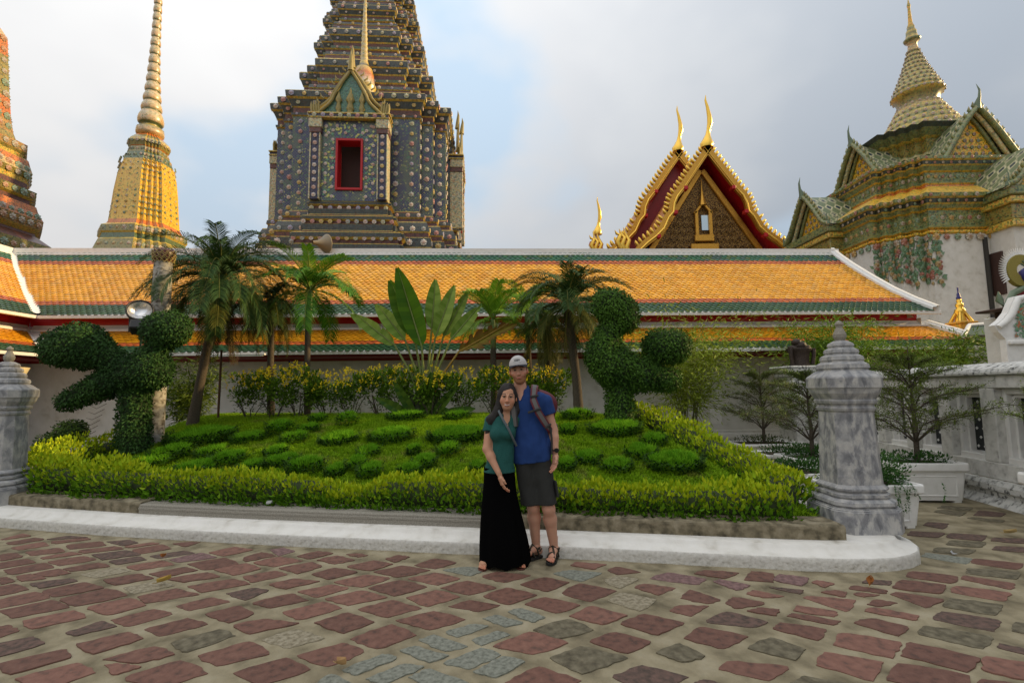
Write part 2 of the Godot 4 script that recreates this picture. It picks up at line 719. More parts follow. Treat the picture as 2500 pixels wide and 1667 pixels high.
	surf("soil", [[0.0, L(0.035, 0.026, 0.016)], [1.0, L(0.12, 0.09, 0.055)]], 0.05, 1.0, 0.95, 0.6, 34)
	surf("lawn_soil", [[0.0, L(0.03, 0.045, 0.012)], [0.6, L(0.06, 0.075, 0.02)], [1.0, L(0.17, 0.13, 0.06)]], 0.02, 0.5, 0.95, 0.5, 35)


# ---------------------------------------------------------------- court, kerb, mound

func kerb_line() -> PackedVector2Array:  # the foot of the white kerb, x and z, from the left round the right end
	return PackedVector2Array([Vector2(-9.0, -6.95), Vector2(-7.5, -6.5), Vector2(-6.09, -6.09), Vector2(-4.44, -5.67), Vector2(-3.1, -5.39), Vector2(-1.88, -5.16), Vector2(-0.34, -4.89), Vector2(0.44, -4.76), Vector2(1.14, -4.63), Vector2(1.85, -4.49), Vector2(2.4, -4.385), Vector2(2.75, -4.335), Vector2(3.0, -4.325), Vector2(3.22, -4.355), Vector2(3.4, -4.42), Vector2(3.55, -4.52), Vector2(3.66, -4.66), Vector2(3.73, -4.84), Vector2(3.76, -5.05), Vector2(3.76, -5.4), Vector2(3.74, -5.8), Vector2(3.7, -6.4), Vector2(3.55, -7.6)])


func along(line: PackedVector2Array, prof: Array, lo := 0, hi := 999) -> Array:  # rings [inset, y] swept along a line; insets go to the left of it
	var rings := []
	hi = mini(hi, line.size() - 1)
	for k in range(lo, hi + 1):
		var d := (line[mini(k + 1, line.size() - 1)] - line[maxi(k - 1, 0)]).normalized()
		var n := Vector2(d.y, -d.x)
		var ring := PackedVector3Array()
		for q in prof:
			var w = line[k] + n * q[0]
			ring.append(Vector3(w.x, q[1], w.y))
		rings.append(ring)
	return rings


func flip(rings: Array) -> Array:
	var out := []
	for r in rings:
		var q := PackedVector3Array(r)
		q.reverse()
		out.append(q)
	return out


func stone_mesh(q: PackedVector2Array, height: float) -> ArrayMesh:  # a worn flagstone: an uneven outline, a rounded shoulder
	var pts := PackedVector2Array()
	var c := (q[0] + q[1] + q[2] + q[3]) / 4.0
	for k in 4:
		q[k] = c + (q[k] - c) * 1.07
	for k in 4:
		var a := q[k]
		var b := q[(k + 1) % 4]
		var m := (a + b) / 2.0
		var bulge := (m - c) * rng.randf_range(-0.02, 0.10)
		var ca := a.lerp(c, rng.randf_range(0.0, 0.07))
		pts.append(ca)
		for f in [0.17, 0.36, 0.52, 0.68, 0.85]:
			var w := a.lerp(b, f) + bulge * (1.0 - absf(f - 0.5) * 2.0)
			pts.append(w + Vector2(rng.randf_range(-1, 1), rng.randf_range(-1, 1)) * 0.0075)
	var g := Geo.new()
	var up := PackedVector3Array()
	var low := PackedVector3Array()
	var mid := PackedVector3Array()
	for w in pts:
		var e := c.lerp(w, 0.992)
		up.append(Vector3(e.x, height, e.y))
		mid.append(Vector3(w.x, height - 0.002, w.y))
		low.append(Vector3(w.x, -0.02, w.y))
	g.loft([low, mid, up], true, true, false, true)
	return g.mesh()


func ground_and_court() -> void:
	var g := Geo.new()
	g.quad(Vector3(-260, -0.03, 120), Vector3(260, -0.03, 120), Vector3(260, -0.03, -300), Vector3(-260, -0.03, -300))
	structure(part("ground", g.mesh(), M.ground_dirt))
	g = Geo.new()
	var f := poly_noise(3, 0.9)
	var rows := []
	for iz in range(0, 61):
		var row := PackedVector3Array()
		for ix in range(0, 91):
			var x := -9.0 + ix * 0.2
			var z := 0.5 - iz * 0.25
			row.append(Vector3(x, f.get_noise_2d(x * 3.0, z * 3.0) * 0.006, z))
		rows.append(row)
	g.loft(flip(rows), false)
	var court := structure(part("pavement", g.mesh(true), M.mortar))
	var mats := [[M.red_stone_0, M.red_stone_1, M.red_stone_2], [M.dark_stone], [M.grey_stone], [M.olive_stone], [M.pale_stone], [M.pink_stone]]
	for tab in stone_tables():
		for k in range(0, tab.size(), 9):
			var q := PackedVector2Array()
			for j in 4:
				q.append(Vector2(tab[k + 1 + j * 2], tab[k + 2 + j * 2]) * 0.01)
			var area := 0.0
			for j in 4:
				area += q[j].cross(q[(j + 1) % 4])
			if area > 0:
				q.reverse()
			var set_: Array = mats[tab[k]]
			part("paving_stone", stone_mesh(q, rng.randf_range(0.005, 0.008)), set_[rng.randi() % set_.size()], court)


func kerb_and_ledge() -> void:
	var line := kerb_line()
	var o := thing("white_kerb", "white painted masonry kerb with a coved top along the paved court, rounded at its right end", "kerb")
	var g := Geo.new()
	g.loft(flip(along(line, [[0.0, -0.05], [-0.004, 0.02], [0.0, 0.06], [0.0, 0.092], [0.012, 0.104]])), false)
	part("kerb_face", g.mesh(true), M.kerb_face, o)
	g = Geo.new()
	g.loft(flip(along(line, [[0.0125, 0.1042], [0.03, 0.107], [0.08, 0.112], [0.12, 0.122], [0.15, 0.142], [0.165, 0.164], [0.18, 0.17], [0.24, 0.172], [0.75, 0.174]])), false)
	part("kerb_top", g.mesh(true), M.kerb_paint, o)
	# the ledge that holds the soil: three stretches
	var spans := [[0, 3, "old_concrete", "stained plain concrete ledge above the white kerb, left stretch with black streaks"], [3, 6, "granite", "grey granite ledge with grooved front edge above the white kerb, between the concrete stretches"], [6, 12, "old_concrete", "brown stained concrete ledge above the white kerb, stretch ending at the right marble post"]]
	for s in spans:
		var prof := [[0.30, 0.15], [0.30, 0.27], [0.305, 0.287], [0.32, 0.298], [0.40, 0.302], [0.62, 0.304], [0.62, 0.1]]
		if s[2] == "granite":
			prof = [[0.29, 0.15], [0.29, 0.222], [0.282, 0.226], [0.282, 0.244], [0.294, 0.248], [0.294, 0.268], [0.302, 0.278], [0.36, 0.281], [0.36, 0.278], [0.368, 0.278], [0.368, 0.283], [0.62, 0.286], [0.62, 0.1]]
		g = Geo.new()
		var rings := flip(along(line, prof, s[0], s[1]))
		g.loft(rings, false, true)
		for e in [0, rings.size() - 1]:
			var far: Vector3 = rings[e][0].lerp(rings[1 if e == 0 else rings.size() - 2][0], 0.5)
			for k in range(1, prof.size() - 1):
				g.fan([rings[e][0], rings[e][k], rings[e][k + 1]], far)
		tag(part("ledge", g.mesh(), M[s[2]]), s[3], "ledge")


func front_z(x: float) -> float:  # where the soil begins behind the ledge
	var line := kerb_line()
	for k in line.size() - 1:
		if x <= line[k + 1].x and x >= line[k].x:
			return lerpf(line[k].y, line[k + 1].y, (x - line[k].x) / (line[k + 1].x - line[k].x)) - 0.58
	return -4.9


func mound_y(x: float, z: float) -> float:
	var s := front_z(clampf(x, -8.0, 3.0)) - z
	var rise := 0.24 + 0.80 * smoothstep(-0.4, 4.6, s)
	var right := 3.35 + (z + 5.2) * 0.24  # its right edge leans inwards
	var e := 1.0 - smoothstep(right - 0.6, right + 0.55, x)
	var l := smoothstep(-8.3, -5.6, x - (z + 7.0) * 0.25)
	var back := 1.0 - smoothstep(5.2, 7.4, s)
	return 0.0 + rise * (0.12 + 0.88 * e) * (0.25 + 0.75 * l) * back


func mound_and_lawn() -> void:
	var g := Geo.new()
	var rows := []
	for iz in 49:
		var row := PackedVector3Array()
		for ix in 97:
			var x := -8.4 + ix * 0.125
			var z := front_z(clampf(x, -8.2, 3.0)) + 0.05 - iz * 0.17
			row.append(Vector3(x, mound_y(x, z) - 0.02, z))
		rows.append(row)
	g.loft(flip(rows), false)
	structure(part("mound", g.mesh(true), M.lawn_soil))
	# grass: tufts of five thin blades
	S.tuft = tuft_mesh(6, 0.05, 0.06, 0.0045, 11)
	S.long_tuft = tuft_mesh(9, 0.06, 0.15, 0.006, 12)
	var many := Many.new()
	var f := poly_noise(21, 0.7)
	for k in 64000:
		var x := rng.randf_range(-7.4, 3.3)
		var z := front_z(clampf(x, -8.0, 3.0)) - rng.randf_range(0.15, 5.9)
		var y := mound_y(x, z)
		if y < 0.16 or x > 3.3 + (z + 5.2) * 0.24:
			continue
		var dry := smoothstep(0.12, 0.5, f.get_noise_2d(x * 1.6, z * 2.2))
		if dry > 0.5 and rng.randf() < 0.35:
			continue
		var c := Color(0.17, 0.33, 0.010).lerp(Color(0.28, 0.44, 0.02), rng.randf()).lerp(Color(0.34, 0.29, 0.09), dry * rng.randf() * 0.8)
		var a := rng.randf() * TAU
		var s := rng.randf_range(0.7, 1.25)
		many.add(Vector3(cos(a), 0, sin(a)) * s, Vector3(0, s * rng.randf_range(0.7, 1.2), 0), Vector3(-sin(a), 0, cos(a)) * s, Vector3(x, y - 0.01, z), c)
	stuff(many.put("grass", S.tuft, M.grass, self))
	ground_cover()


func tuft_mesh(n: int, spread: float, tall: float, wide: float, seed_: int) -> ArrayMesh:
	var r := RandomNumberGenerator.new()
	r.seed = seed_
	var g := Geo.new()
	for k in n:
		var a := TAU * (k + r.randf()) / n
		var d := Vector3(cos(a), 0, sin(a))
		var s := Vector3(-d.z, 0, d.x) * wide
		var b := d * r.randf() * spread * 0.5
		var h := tall * r.randf_range(0.7, 1.15)
		var m := b + d * spread * 0.35 + Vector3(0, h * 0.62, 0)
		var t := b + d * spread * r.randf_range(0.9, 1.5) + Vector3(0, h, 0)
		var i0 := g.p(b - s)
		g.p(b + s)
		g.p(m - s * 0.8)
		g.p(m + s * 0.8)
		g.p(t)
		g.tri(i0, i0 + 1, i0 + 3)
		g.tri(i0, i0 + 3, i0 + 2)
		g.tri(i0 + 2, i0 + 3, i0 + 4)
	return g.mesh(true)


func leaf_mesh(len := 1.0, wide := 0.5, fold := 0.12, bend := 0.15) -> ArrayMesh:  # one pointed leaf along +z, unit long
	var g := Geo.new()
	var i := g.p(Vector3.ZERO)
	g.p(Vector3(-wide / 2, fold, len * 0.42))
	g.p(Vector3(0, 0.0, len * 0.45))
	g.p(Vector3(wide / 2, fold, len * 0.42))
	g.p(Vector3(0, -bend, len))
	for q in [[0, 2, 1], [0, 3, 2], [1, 2, 4], [2, 3, 4]]:
		g.tri(i + q[0], i + q[1], i + q[2])
	return g.mesh(true)


func ordinal(k: int) -> String:
	return ["first", "second", "third", "fourth", "fifth", "sixth", "seventh", "eighth", "ninth", "tenth", "eleventh", "twelfth", "thirteenth", "fourteenth", "fifteenth", "sixteenth", "seventeenth", "eighteenth", "nineteenth", "twentieth"][k]


func ground_cover() -> void:
	S.small_leaf = leaf_mesh(1.0, 0.62, 0.1, 0.12)
	var row_names := ["back", "middle", "front"]
	for r in 3:
		var tab: Array = clump_rows()[r]
		for k in range(0, tab.size(), 4):
			var at := Vector3(tab[k] * 0.01, 0, tab[k + 1] * 0.01)
			at.y = mound_y(at.x, at.z)
			var o := thing("ground_cover_tuft", "%s from the left in the %s row of low clipped tufts on the lawn mound" % [ordinal(k / 4), row_names[r]], "ground cover", at, 0.0, "clipped tufts planted on the lawn mound")
			var w: float = tab[k + 2] * 0.005
			var d: float = w * 0.55 + 0.10
			var tall: float = tab[k + 3] * 0.01
			var grass := Many.new()
			var low := Many.new()
			var n := int(clampf(w * d * 2400.0, 80, 700))
			for j in n:
				var a := rng.randf() * TAU
				var q := sqrt(rng.randf()) * (1.0 if rng.randf() < 0.25 else 0.86)
				var px := cos(a) * q * w
				var pz := sin(a) * q * d
				var y := mound_y(at.x + px, at.z + pz) - at.y + tall * sqrt(maxf(0.0, 1.0 - q * q * q)) * 0.72
				var tilt := Vector3(px * 0.6, 1, pz * 0.6 + 0.15).normalized()
				var sx := tilt.cross(Vector3(sin(a), 0, cos(a))).normalized()
				var s := rng.randf_range(0.5, 1.25) * (0.55 + tall)
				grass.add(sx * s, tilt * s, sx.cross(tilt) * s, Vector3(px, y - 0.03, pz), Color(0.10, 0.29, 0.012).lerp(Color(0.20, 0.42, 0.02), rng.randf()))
			for j in int(n * 2.2):
				var a := rng.randf() * TAU
				if sin(a) < -0.3:
					a = -a
				var px := cos(a) * w * rng.randf_range(0.9, 1.12)
				var pz := sin(a) * d * rng.randf_range(0.95, 1.18)
				var y := mound_y(at.x + px, at.z + pz) - at.y + tall * pow(rng.randf(), 0.8) * 0.95
				var dir := (Vector3(cos(a), rng.randf_range(-0.5, 0.7), sin(a)) + rv(0.5)).normalized()
				var sx := dir.cross(Vector3.UP).normalized()
				var s := rng.randf_range(0.035, 0.06)
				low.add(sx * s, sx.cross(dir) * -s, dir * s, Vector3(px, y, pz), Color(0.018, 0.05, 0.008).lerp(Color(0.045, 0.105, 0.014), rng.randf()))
			grass.put("grass_blades", S.long_tuft, M.grass, o)
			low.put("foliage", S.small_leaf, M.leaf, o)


# ---------------------------------------------------------------- gallery with its two roofs

func tile_mesh() -> ArrayMesh:  # a fish-scale tile, 17 cm wide, lower lip towards -z; glazed face, edges darkened as shadow lines
	var g := Geo.new()
	var pts := [Vector2(-0.086, 0.14), Vector2(0.086, 0.14), Vector2(0.086, -0.015), Vector2(0.066, -0.052), Vector2(0.034, -0.078), Vector2(0, -0.09), Vector2(-0.034, -0.078), Vector2(-0.066, -0.052), Vector2(-0.086, -0.015)]
	var top := PackedVector3Array()
	var low := PackedVector3Array()
	for q in pts:
		var lift: float = 0.010 + (0.14 - q.y) * 0.10 + 0.007 * (1.0 - pow(q.x / 0.086, 2.0))
		top.append(Vector3(q.x, lift, -q.y))
		low.append(Vector3(q.x * 0.96, lift - 0.012, -q.y))
	var edge_shadow := Color(0.30, 0.20, 0.10)  # dark edge tint deepens the shadow line under each tile
	var f := g.p(Vector3(0, 0.010 + 0.1 * 0.10 + 0.007, -0.04))
	for q in top:
		g.p(q)
	for k in 9:
		g.tri(f, f + 1 + (k + 1) % 9, f + 1 + k)
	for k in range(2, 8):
		g.quad(top[k], top[k + 1], low[k + 1], low[k], edge_shadow)
	return g.mesh()


func roof_point(prof: Array, s: float) -> Array:  # point (q, y) and slope direction at arc length s along a profile
	var acc := 0.0
	for k in prof.size() - 1:
		var a: Vector2 = prof[k]
		var b: Vector2 = prof[k + 1]
		var l := a.distance_to(b)
		if s <= acc + l or k == prof.size() - 2:
			return [a + (b - a) * ((s - acc) / l), (b - a).normalized()]
		acc += l
	return []


func arc(prof: Array) -> float:
	var acc := 0.0
	for k in prof.size() - 1:
		acc += prof[k].distance_to(prof[k + 1])
	return acc


func roof_tiles(parent: Node3D, prof: Array, bands: Array, x_from: Callable, x_to: Callable, place: Callable, singles: int) -> void:
	var total := arc(prof)
	var count := 0
	for b in bands:
		count += b[0]
	var step := total / count
	var many := Many.new()
	var row := 0
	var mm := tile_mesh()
	var given := 0
	for b in bands:
		for r in b[0]:
			var s := (row + 0.35) * step
			var at := roof_point(prof, s)
			var q: Vector2 = at[0]
			var x0: float = x_from.call(q)
			var x1: float = x_to.call(q)
			var k0 := int(ceil(x0 / 0.176))
			var k1 := int(floor(x1 / 0.176))
			for k in range(k0, k1 + 1):
				var x := (k + (0.5 if row % 2 else 0.0)) * 0.176
				if x < x0 + 0.05 or x > x1 - 0.05:
					continue
				var o: Vector3 = place.call(x, q.x, q.y + 0.006 * sin(x * 1.3 + row * 0.2) + 0.003 * sin(x * 4.1))
				var t: Vector3 = (place.call(x, q.x + at[1].x * 0.1, q.y + at[1].y * 0.1) - place.call(x, q.x, q.y)).normalized()
				var e: Vector3 = (place.call(x + 0.1, q.x, q.y) - place.call(x, q.x, q.y)).normalized()
				var n := e.cross(t).normalized()
				if n.y < 0:
					n = -n
				var z := -t
				var xx := n.cross(z)
				var j := rv(0.022)
				var c: Color = b[1 + rng.randi() % (b.size() - 1)]
				c = shade(c, rng.randf_range(0.80, 1.10))
				if singles > 0 and given < singles and row < 3 and x > 6.0 and x < 23.0:
					given += 1
					var p := part("roof_tile", mm_colored(mm, c), M.glazed, parent)
					p.transform = Transform3D(Basis(xx, (n + j).normalized(), z), o)
				else:
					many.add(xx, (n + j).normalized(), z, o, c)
			row += 1
	stuff(many.put("roof_tiles", mm, M.glazed, parent))


func mm_colored(m: ArrayMesh, c: Color) -> ArrayMesh:  # one of a few tinted variants of a mesh
	var key := "tile_%d_%d_%d" % [int(c.r * 12), int(c.g * 16), int(c.b * 20)]
	if S.has(key):
		return S[key]
	var a := m.surface_get_arrays(0)
	var cols: PackedColorArray = a[Mesh.ARRAY_COLOR]
	for k in cols.size():
		cols[k] = Color(cols[k].r * c.r, cols[k].g * c.g, cols[k].b * c.b)
	a[Mesh.ARRAY_COLOR] = cols
	var out := ArrayMesh.new()
	out.add_surface_from_arrays(Mesh.PRIMITIVE_TRIANGLES, a)
	S[key] = out
	return out


func strip(parent: Node3D, called: String, m: Material, prof: Array, place: Callable, xs: Array) -> void:  # a moulding: profile (q, y) run along
	var g := Geo.new()
	var rings := []
	for x in xs:
		var ring := PackedVector3Array()
		for q in prof:
			ring.append(place.call(x, q.x, q.y))
		rings.append(ring)
	g.loft(flip(rings), false, true)
	part(called, g.mesh(), m, parent)


func gallery() -> void:
	var o := thing("gallery", "long white temple gallery with two tiers of orange and green tiled roof behind the garden", "building", Vector3(-13.02, 0, -13.81), deg_to_rad(2.672))
	var upper := [Vector2(0.37, 3.74), Vector2(-0.05, 4.065), Vector2(-0.6, 4.50), Vector2(-1.3, 5.09), Vector2(-1.9, 5.63), Vector2(-2.3, 6.03), Vector2(-2.6, 6.36)]
	var lower := [Vector2(1.12, 2.63), Vector2(0.65, 2.905), Vector2(0.2, 3.17), Vector2(-0.12, 3.37)]
	var green := [Color(0.022, 0.10, 0.045), Color(0.025, 0.125, 0.055), Color(0.03, 0.10, 0.065), Color(0.04, 0.09, 0.075), Color(0.018, 0.10, 0.06), Color(0.07, 0.12, 0.035)]
	var dark := [Color(0.025, 0.075, 0.03), Color(0.032, 0.09, 0.032), Color(0.02, 0.065, 0.03)]
	var orange := [Color(0.80, 0.37, 0.018), Color(0.84, 0.41, 0.03), Color(0.74, 0.32, 0.012), Color(0.82, 0.39, 0.02), Color(0.78, 0.40, 0.06)]
	var deep := [Color(0.80, 0.34, 0.012), Color(0.84, 0.38, 0.02), Color(0.76, 0.32, 0.012)]
	var red := [Color(0.48, 0.12, 0.03), Color(0.42, 0.10, 0.035), Color(0.52, 0.14, 0.035)]
	var main_at := func(x: float, q: float, y: float) -> Vector3: return Vector3(x, y, q)
	var wing_at := func(x: float, q: float, y: float) -> Vector3: return Vector3(1.2 * q - 0.43, y, x)
	var valley := func(q: Vector2) -> float: return 1.2 * q.x - 0.43
	var wing_from := func(q: Vector2) -> float: return q.x
	var wing_to := func(_q: Vector2) -> float: return 6.0
	var up_end := func(q: Vector2) -> float: return remap(q.x, -2.6, 0.37, 24.75, 25.45) + 0.25 * pow(clampf((q.x + 0.6) / 0.97, 0, 1), 2.0)
	var low_end := func(q: Vector2) -> float: return remap(q.x, -0.12, 1.12, 25.78, 26.7)
	roof_tiles(o, lower, [[4] + dark, [2] + red, [8] + deep], func(q): return 1.2 * q.x - 0.43, low_end, main_at, 300)
	roof_tiles(o, upper, [[5] + dark, [2] + red, [20] + orange, [2] + red, [5] + green], valley, up_end, main_at, 0)
	var w := thing("gallery_wing", "side wing of the gallery at the left edge, its tiled roof catching the sun", "building", Vector3(-13.02, 0, -13.81), deg_to_rad(2.672))
	roof_tiles(w, lower, [[4] + dark, [2] + red, [8] + deep], wing_from, wing_to, wing_at, 0)
	roof_tiles(w, upper, [[5] + dark, [2] + red, [20] + orange, [2] + red, [5] + green], wing_from, wing_to, wing_at, 0)
	# boards under the tiles, fascias, cornices, walls
	var ends := [24.75, 25.45, 25.78, 26.7]
	for side in 2:
		var p: Node3D = o if side == 0 else w
		var at: Callable = main_at if side == 0 else wing_at
		for r in 2:
			var prof: Array = [upper, lower][r]
			var g := Geo.new()
			var rings := []
			for q in prof:
				var ring := PackedVector3Array()
				var a: float = valley.call(q) if side == 0 else q.x
				var b: float = (up_end if r == 0 else low_end).call(q) if side == 0 else 6.0
				for k in 2:
					ring.append(at.call([a, b][k], q.x, q.y - 0.02))
				rings.append(ring)
			g.loft(rings if side == 0 else flip(rings), false)
			part("roof_board", g.mesh(), M.dark_wood, p)
		var x0: float = -0.43
		var f := func(q: float, far: float) -> Array: return [(1.2 * q - 0.43) if side == 0 else q, far]
		var run := func(called: String, m: Material, prof: Array, q: float, far: float) -> void:
			strip(p, called, m, prof if side == 0 else prof, at, f.call(q, far))
		# ridge
		run.call("ridge_cap", M.white_paint, [Vector2(-2.72, 6.2), Vector2(-2.42, 6.20), Vector2(-2.42, 6.235), Vector2(-2.46, 6.25), Vector2(-2.46, 6.275), Vector2(-2.5, 6.29), Vector2(-2.5, 6.46), Vector2(-2.75, 6.46), Vector2(-2.75, 6.2)], -2.5, 24.95 if side == 0 else 6.0)
		# upper eave board, red band, coved white band
		run.call("eave_board", M.white_paint, [Vector2(0.30, 3.70), Vector2(0.30, 3.655), Vector2(0.40, 3.655), Vector2(0.41, 3.735), Vector2(0.36, 3.745)], 0.4, 25.8 if side == 0 else 6.0)
		run.call("red_band", M.bright_crimson, [Vector2(-0.30, 3.50), Vector2(-0.16, 3.50), Vector2(-0.155, 3.62), Vector2(-0.135, 3.63), Vector2(-0.135, 3.76), Vector2(-0.5, 4.0)], -0.15, 25.5 if side == 0 else 6.0)
		run.call("white_cove", M.white_paint, [Vector2(-0.2, 3.34), Vector2(0.0, 3.34), Vector2(0.0, 3.385), Vector2(-0.025, 3.395), Vector2(-0.03, 3.41), Vector2(-0.07, 3.43), Vector2(-0.12, 3.49), Vector2(-0.13, 3.525), Vector2(-0.2, 3.53)], -0.05, 25.8 if side == 0 else 6.0)
		# lower eave
		run.call("eave_board", M.white_paint, [Vector2(1.04, 2.60), Vector2(1.04, 2.55), Vector2(1.14, 2.55), Vector2(1.15, 2.625), Vector2(1.10, 2.635)], 1.1, 26.85 if side == 0 else 6.0)
		run.call("red_fascia", M.crimson_paint, [Vector2(0.0, 2.62), Vector2(0.0, 2.44), Vector2(0.05, 2.44), Vector2(0.06, 2.50), Vector2(0.85, 2.50), Vector2(0.85, 2.62)], 0.05, 26.2 if side == 0 else 6.0)
		run.call("wall", M.white_plaster, [Vector2(-3.0, -0.05), Vector2(0.09, -0.05), Vector2(0.09, 0.12), Vector2(0.07, 0.20), Vector2(0.03, 0.24), Vector2(0.03, 0.30), Vector2(0.0, 0.33), Vector2(0.0, 2.5), Vector2(-0.2, 2.8), Vector2(-0.2, 3.4)], 0.0, 25.6 if side == 0 else 6.0)
	# white wave under the eave tiles
	for r in 2:
		var g := Geo.new()
		for k in range(3, 150):
			var x := k * 0.176 + 0.088
			if x > [25.3, 26.4][r]:
				break
			var q: Vector2 = [Vector2(0.395, 3.748), Vector2(1.135, 2.638)][r]
			g.box(Vector3(x, q.y, q.x - 0.03), Vector3(0.10, 0.035, 0.08), 0.012, Basis(Vector3.RIGHT, 0.55))
		stuff(part("eave_scallops", g.mesh(), M.white_paint, o))
	# valley between the wing and the main roof, verge at the right end
	var g2 := Geo.new()
	for pr in [[upper, 0.15], [lower, 0.10]]:
		var rings := []
		for q in pr[0]:
			var c := Vector3(1.2 * q.x - 0.43, q.y + 0.06, q.x)
			var d = Vector3(1, 0, -1.0).normalized() * pr[1]
			rings.append(PackedVector3Array([c - d * 0.9 - Vector3(0, 0.09, 0), c - d * 0.8 + Vector3(0, 0.03, 0), c + Vector3(0, 0.0, 0), c + d * 1.5 + Vector3(0, 0.05, 0), c + d * 1.6 - Vector3(0, 0.07, 0)]))
		g2.loft(rings, false, true)
	part("valley_cap", g2.mesh(), M.white_paint, o)
	for pr in [[upper, up_end, 0.08], [lower, low_end, 0.07]]:
		var g := Geo.new()
		var rings := []
		for q in pr[0]:
			var x: float = pr[1].call(q)
			rings.append(PackedVector3Array([Vector3(x - 0.14, q.y - 0.04, q.x), Vector3(x - 0.14, q.y + 0.11, q.x), Vector3(x - 0.10, q.y + 0.13, q.x), Vector3(x - 0.02, q.y + 0.13, q.x), Vector3(x, q.y + 0.17, q.x), Vector3(x + 0.10, q.y + 0.17, q.x), Vector3(x + 0.11, q.y - 0.12, q.x)]))
		g.loft(rings, false, true)
		part("verge", g.mesh(), M.white_paint, o)
	# closed right end and back slopes
	var g3 := Geo.new()
	g3.quad(Vector3(25.5, -0.05, 0), Vector3(25.5, -0.05, -5.2), Vector3(25.5, 3.6, -5.2), Vector3(25.5, 3.6, 0))
	g3.quad(Vector3(25.2, 3.6, 0.1), Vector3(25.2, 3.6, -5.3), Vector3(24.7, 6.4, -2.62), Vector3(24.7, 6.4, -2.58))
	g3.quad(Vector3(25.6, -0.05, -5.2), Vector3(-6, -0.05, -5.2), Vector3(-6, 3.6, -5.2), Vector3(25.6, 3.6, -5.2))
	part("end_wall", g3.mesh(), M.white_plaster, o)
	g3 = Geo.new()
	g3.quad(Vector3(25.4, 3.7, -5.6), Vector3(-4, 3.7, -5.6), Vector3(-4, 6.36, -2.6), Vector3(24.8, 6.36, -2.6))
	part("back_slope", g3.mesh(), M.dark_wood, o)
	g3 = Geo.new()
	g3.box(Vector3(18.98, 0.72, 0.003), Vector3(0.34, 0.44, 0.012), 0.004)
	part("hatch", g3.mesh(), M.white_paint, o)


# ---------------------------------------------------------------- towers covered in porcelain

func redent(hx: float, hz: float, n: int, s: float, y: float) -> PackedVector3Array:
	var out := PackedVector3Array()
	for quad in 4:
		var a := hx if quad % 2 == 0 else hz
		var b := hz if quad % 2 == 0 else hx
		var pts := []
		if n == 0:
			pts.append(Vector2(a, b))
		for j in n:
			pts.append(Vector2(a - j * s, b - (n - j) * s))
			pts.append(Vector2(a - (j + 1) * s, b - (n - j) * s))
		if n > 0:
			pts.append(Vector2(a - n * s, b))
		for q in pts:
			var w: Vector2 = q.rotated(quad * PI / 2)
			out.append(Vector3(w.x, y, -w.y))
	return out


func hues() -> Dictionary:
	return {"dk": Color(0.06, 0.078, 0.082), "gd": Color(0.68, 0.52, 0.13), "mr": Color(0.15, 0.05, 0.042), "cr": Color(0.62, 0.58, 0.42), "bl": Color(0.05, 0.05, 0.14), "gn": Color(0.115, 0.18, 0.105), "or": Color(0.62, 0.20, 0.05), "ye": Color(0.80, 0.52, 0.07), "wh": Color(0.68, 0.66, 0.60), "pk": Color(0.66, 0.50, 0.32), "ol": Color(0.30, 0.26, 0.08), "mg": Color(0.24, 0.28, 0.14), "lo": Color(0.42, 0.26, 0.10)}


func stack(parent: Node3D, called: String, m: Material, hx: float, hz: float, n: int, s: float, prof: Array, grow := false) -> MeshInstance3D:  # [offset, y, colour]
	var h := hues()
	var g := Geo.new()
	var rings := []
	var cols := []
	for q in prof:
		if grow:
			rings.append(redent(q[0], q[0] * hz / hx, n, s * q[0] / hx, q[1]))
		else:
			rings.append(redent(hx + q[0], hz + q[0], n, s, q[1]))
		cols.append(h[q[2]] if q.size() > 2 else Color.WHITE)
	g.loft(rings, true, true, false, true, cols)
	return part(called, g.mesh(), m, parent)


func rosette_mesh() -> ArrayMesh:  # a porcelain flower facing +z, one unit across
	var g := Geo.new()
	var n := 8
	var c := g.p(Vector3(0, 0, 0.26), Color(0.62, 0.28, 0.22))
	for k in n * 2:
		var a := TAU * k / (n * 2)
		var r := 0.13
		g.p(Vector3(cos(a) * r, sin(a) * r, 0.2), Color(0.8, 0.6, 0.52))
	for k in n * 2:
		var a := TAU * k / (n * 2)
		var r := 0.5 if k % 2 == 0 else 0.40
		g.p(Vector3(cos(a) * r, sin(a) * r, 0.14 if k % 2 == 0 else 0.04), Color.WHITE)
	for k in n * 2:
		var a := TAU * k / (n * 2)
		g.p(Vector3(cos(a) * 0.42, sin(a) * 0.42, -0.05), Color(0.5, 0.5, 0.5))
	var m := n * 2
	for k in m:
		var b := (k + 1) % m
		g.tri(c, c + 1 + k, c + 1 + b)
		for lvl in 2:
			var u := c + 1 + lvl * m
			g.tri(u + k, u + m + k, u + m + b)
			g.tri(u + k, u + m + b, u + b)
	return g.mesh()


func flower_colors() -> Array:
	return [Color(0.72, 0.70, 0.64), Color(0.68, 0.64, 0.60), Color(0.62, 0.48, 0.42), Color(0.66, 0.56, 0.22), Color(0.45, 0.52, 0.50), Color(0.42, 0.44, 0.60), Color(0.55, 0.62, 0.45), Color(0.58, 0.34, 0.32)]


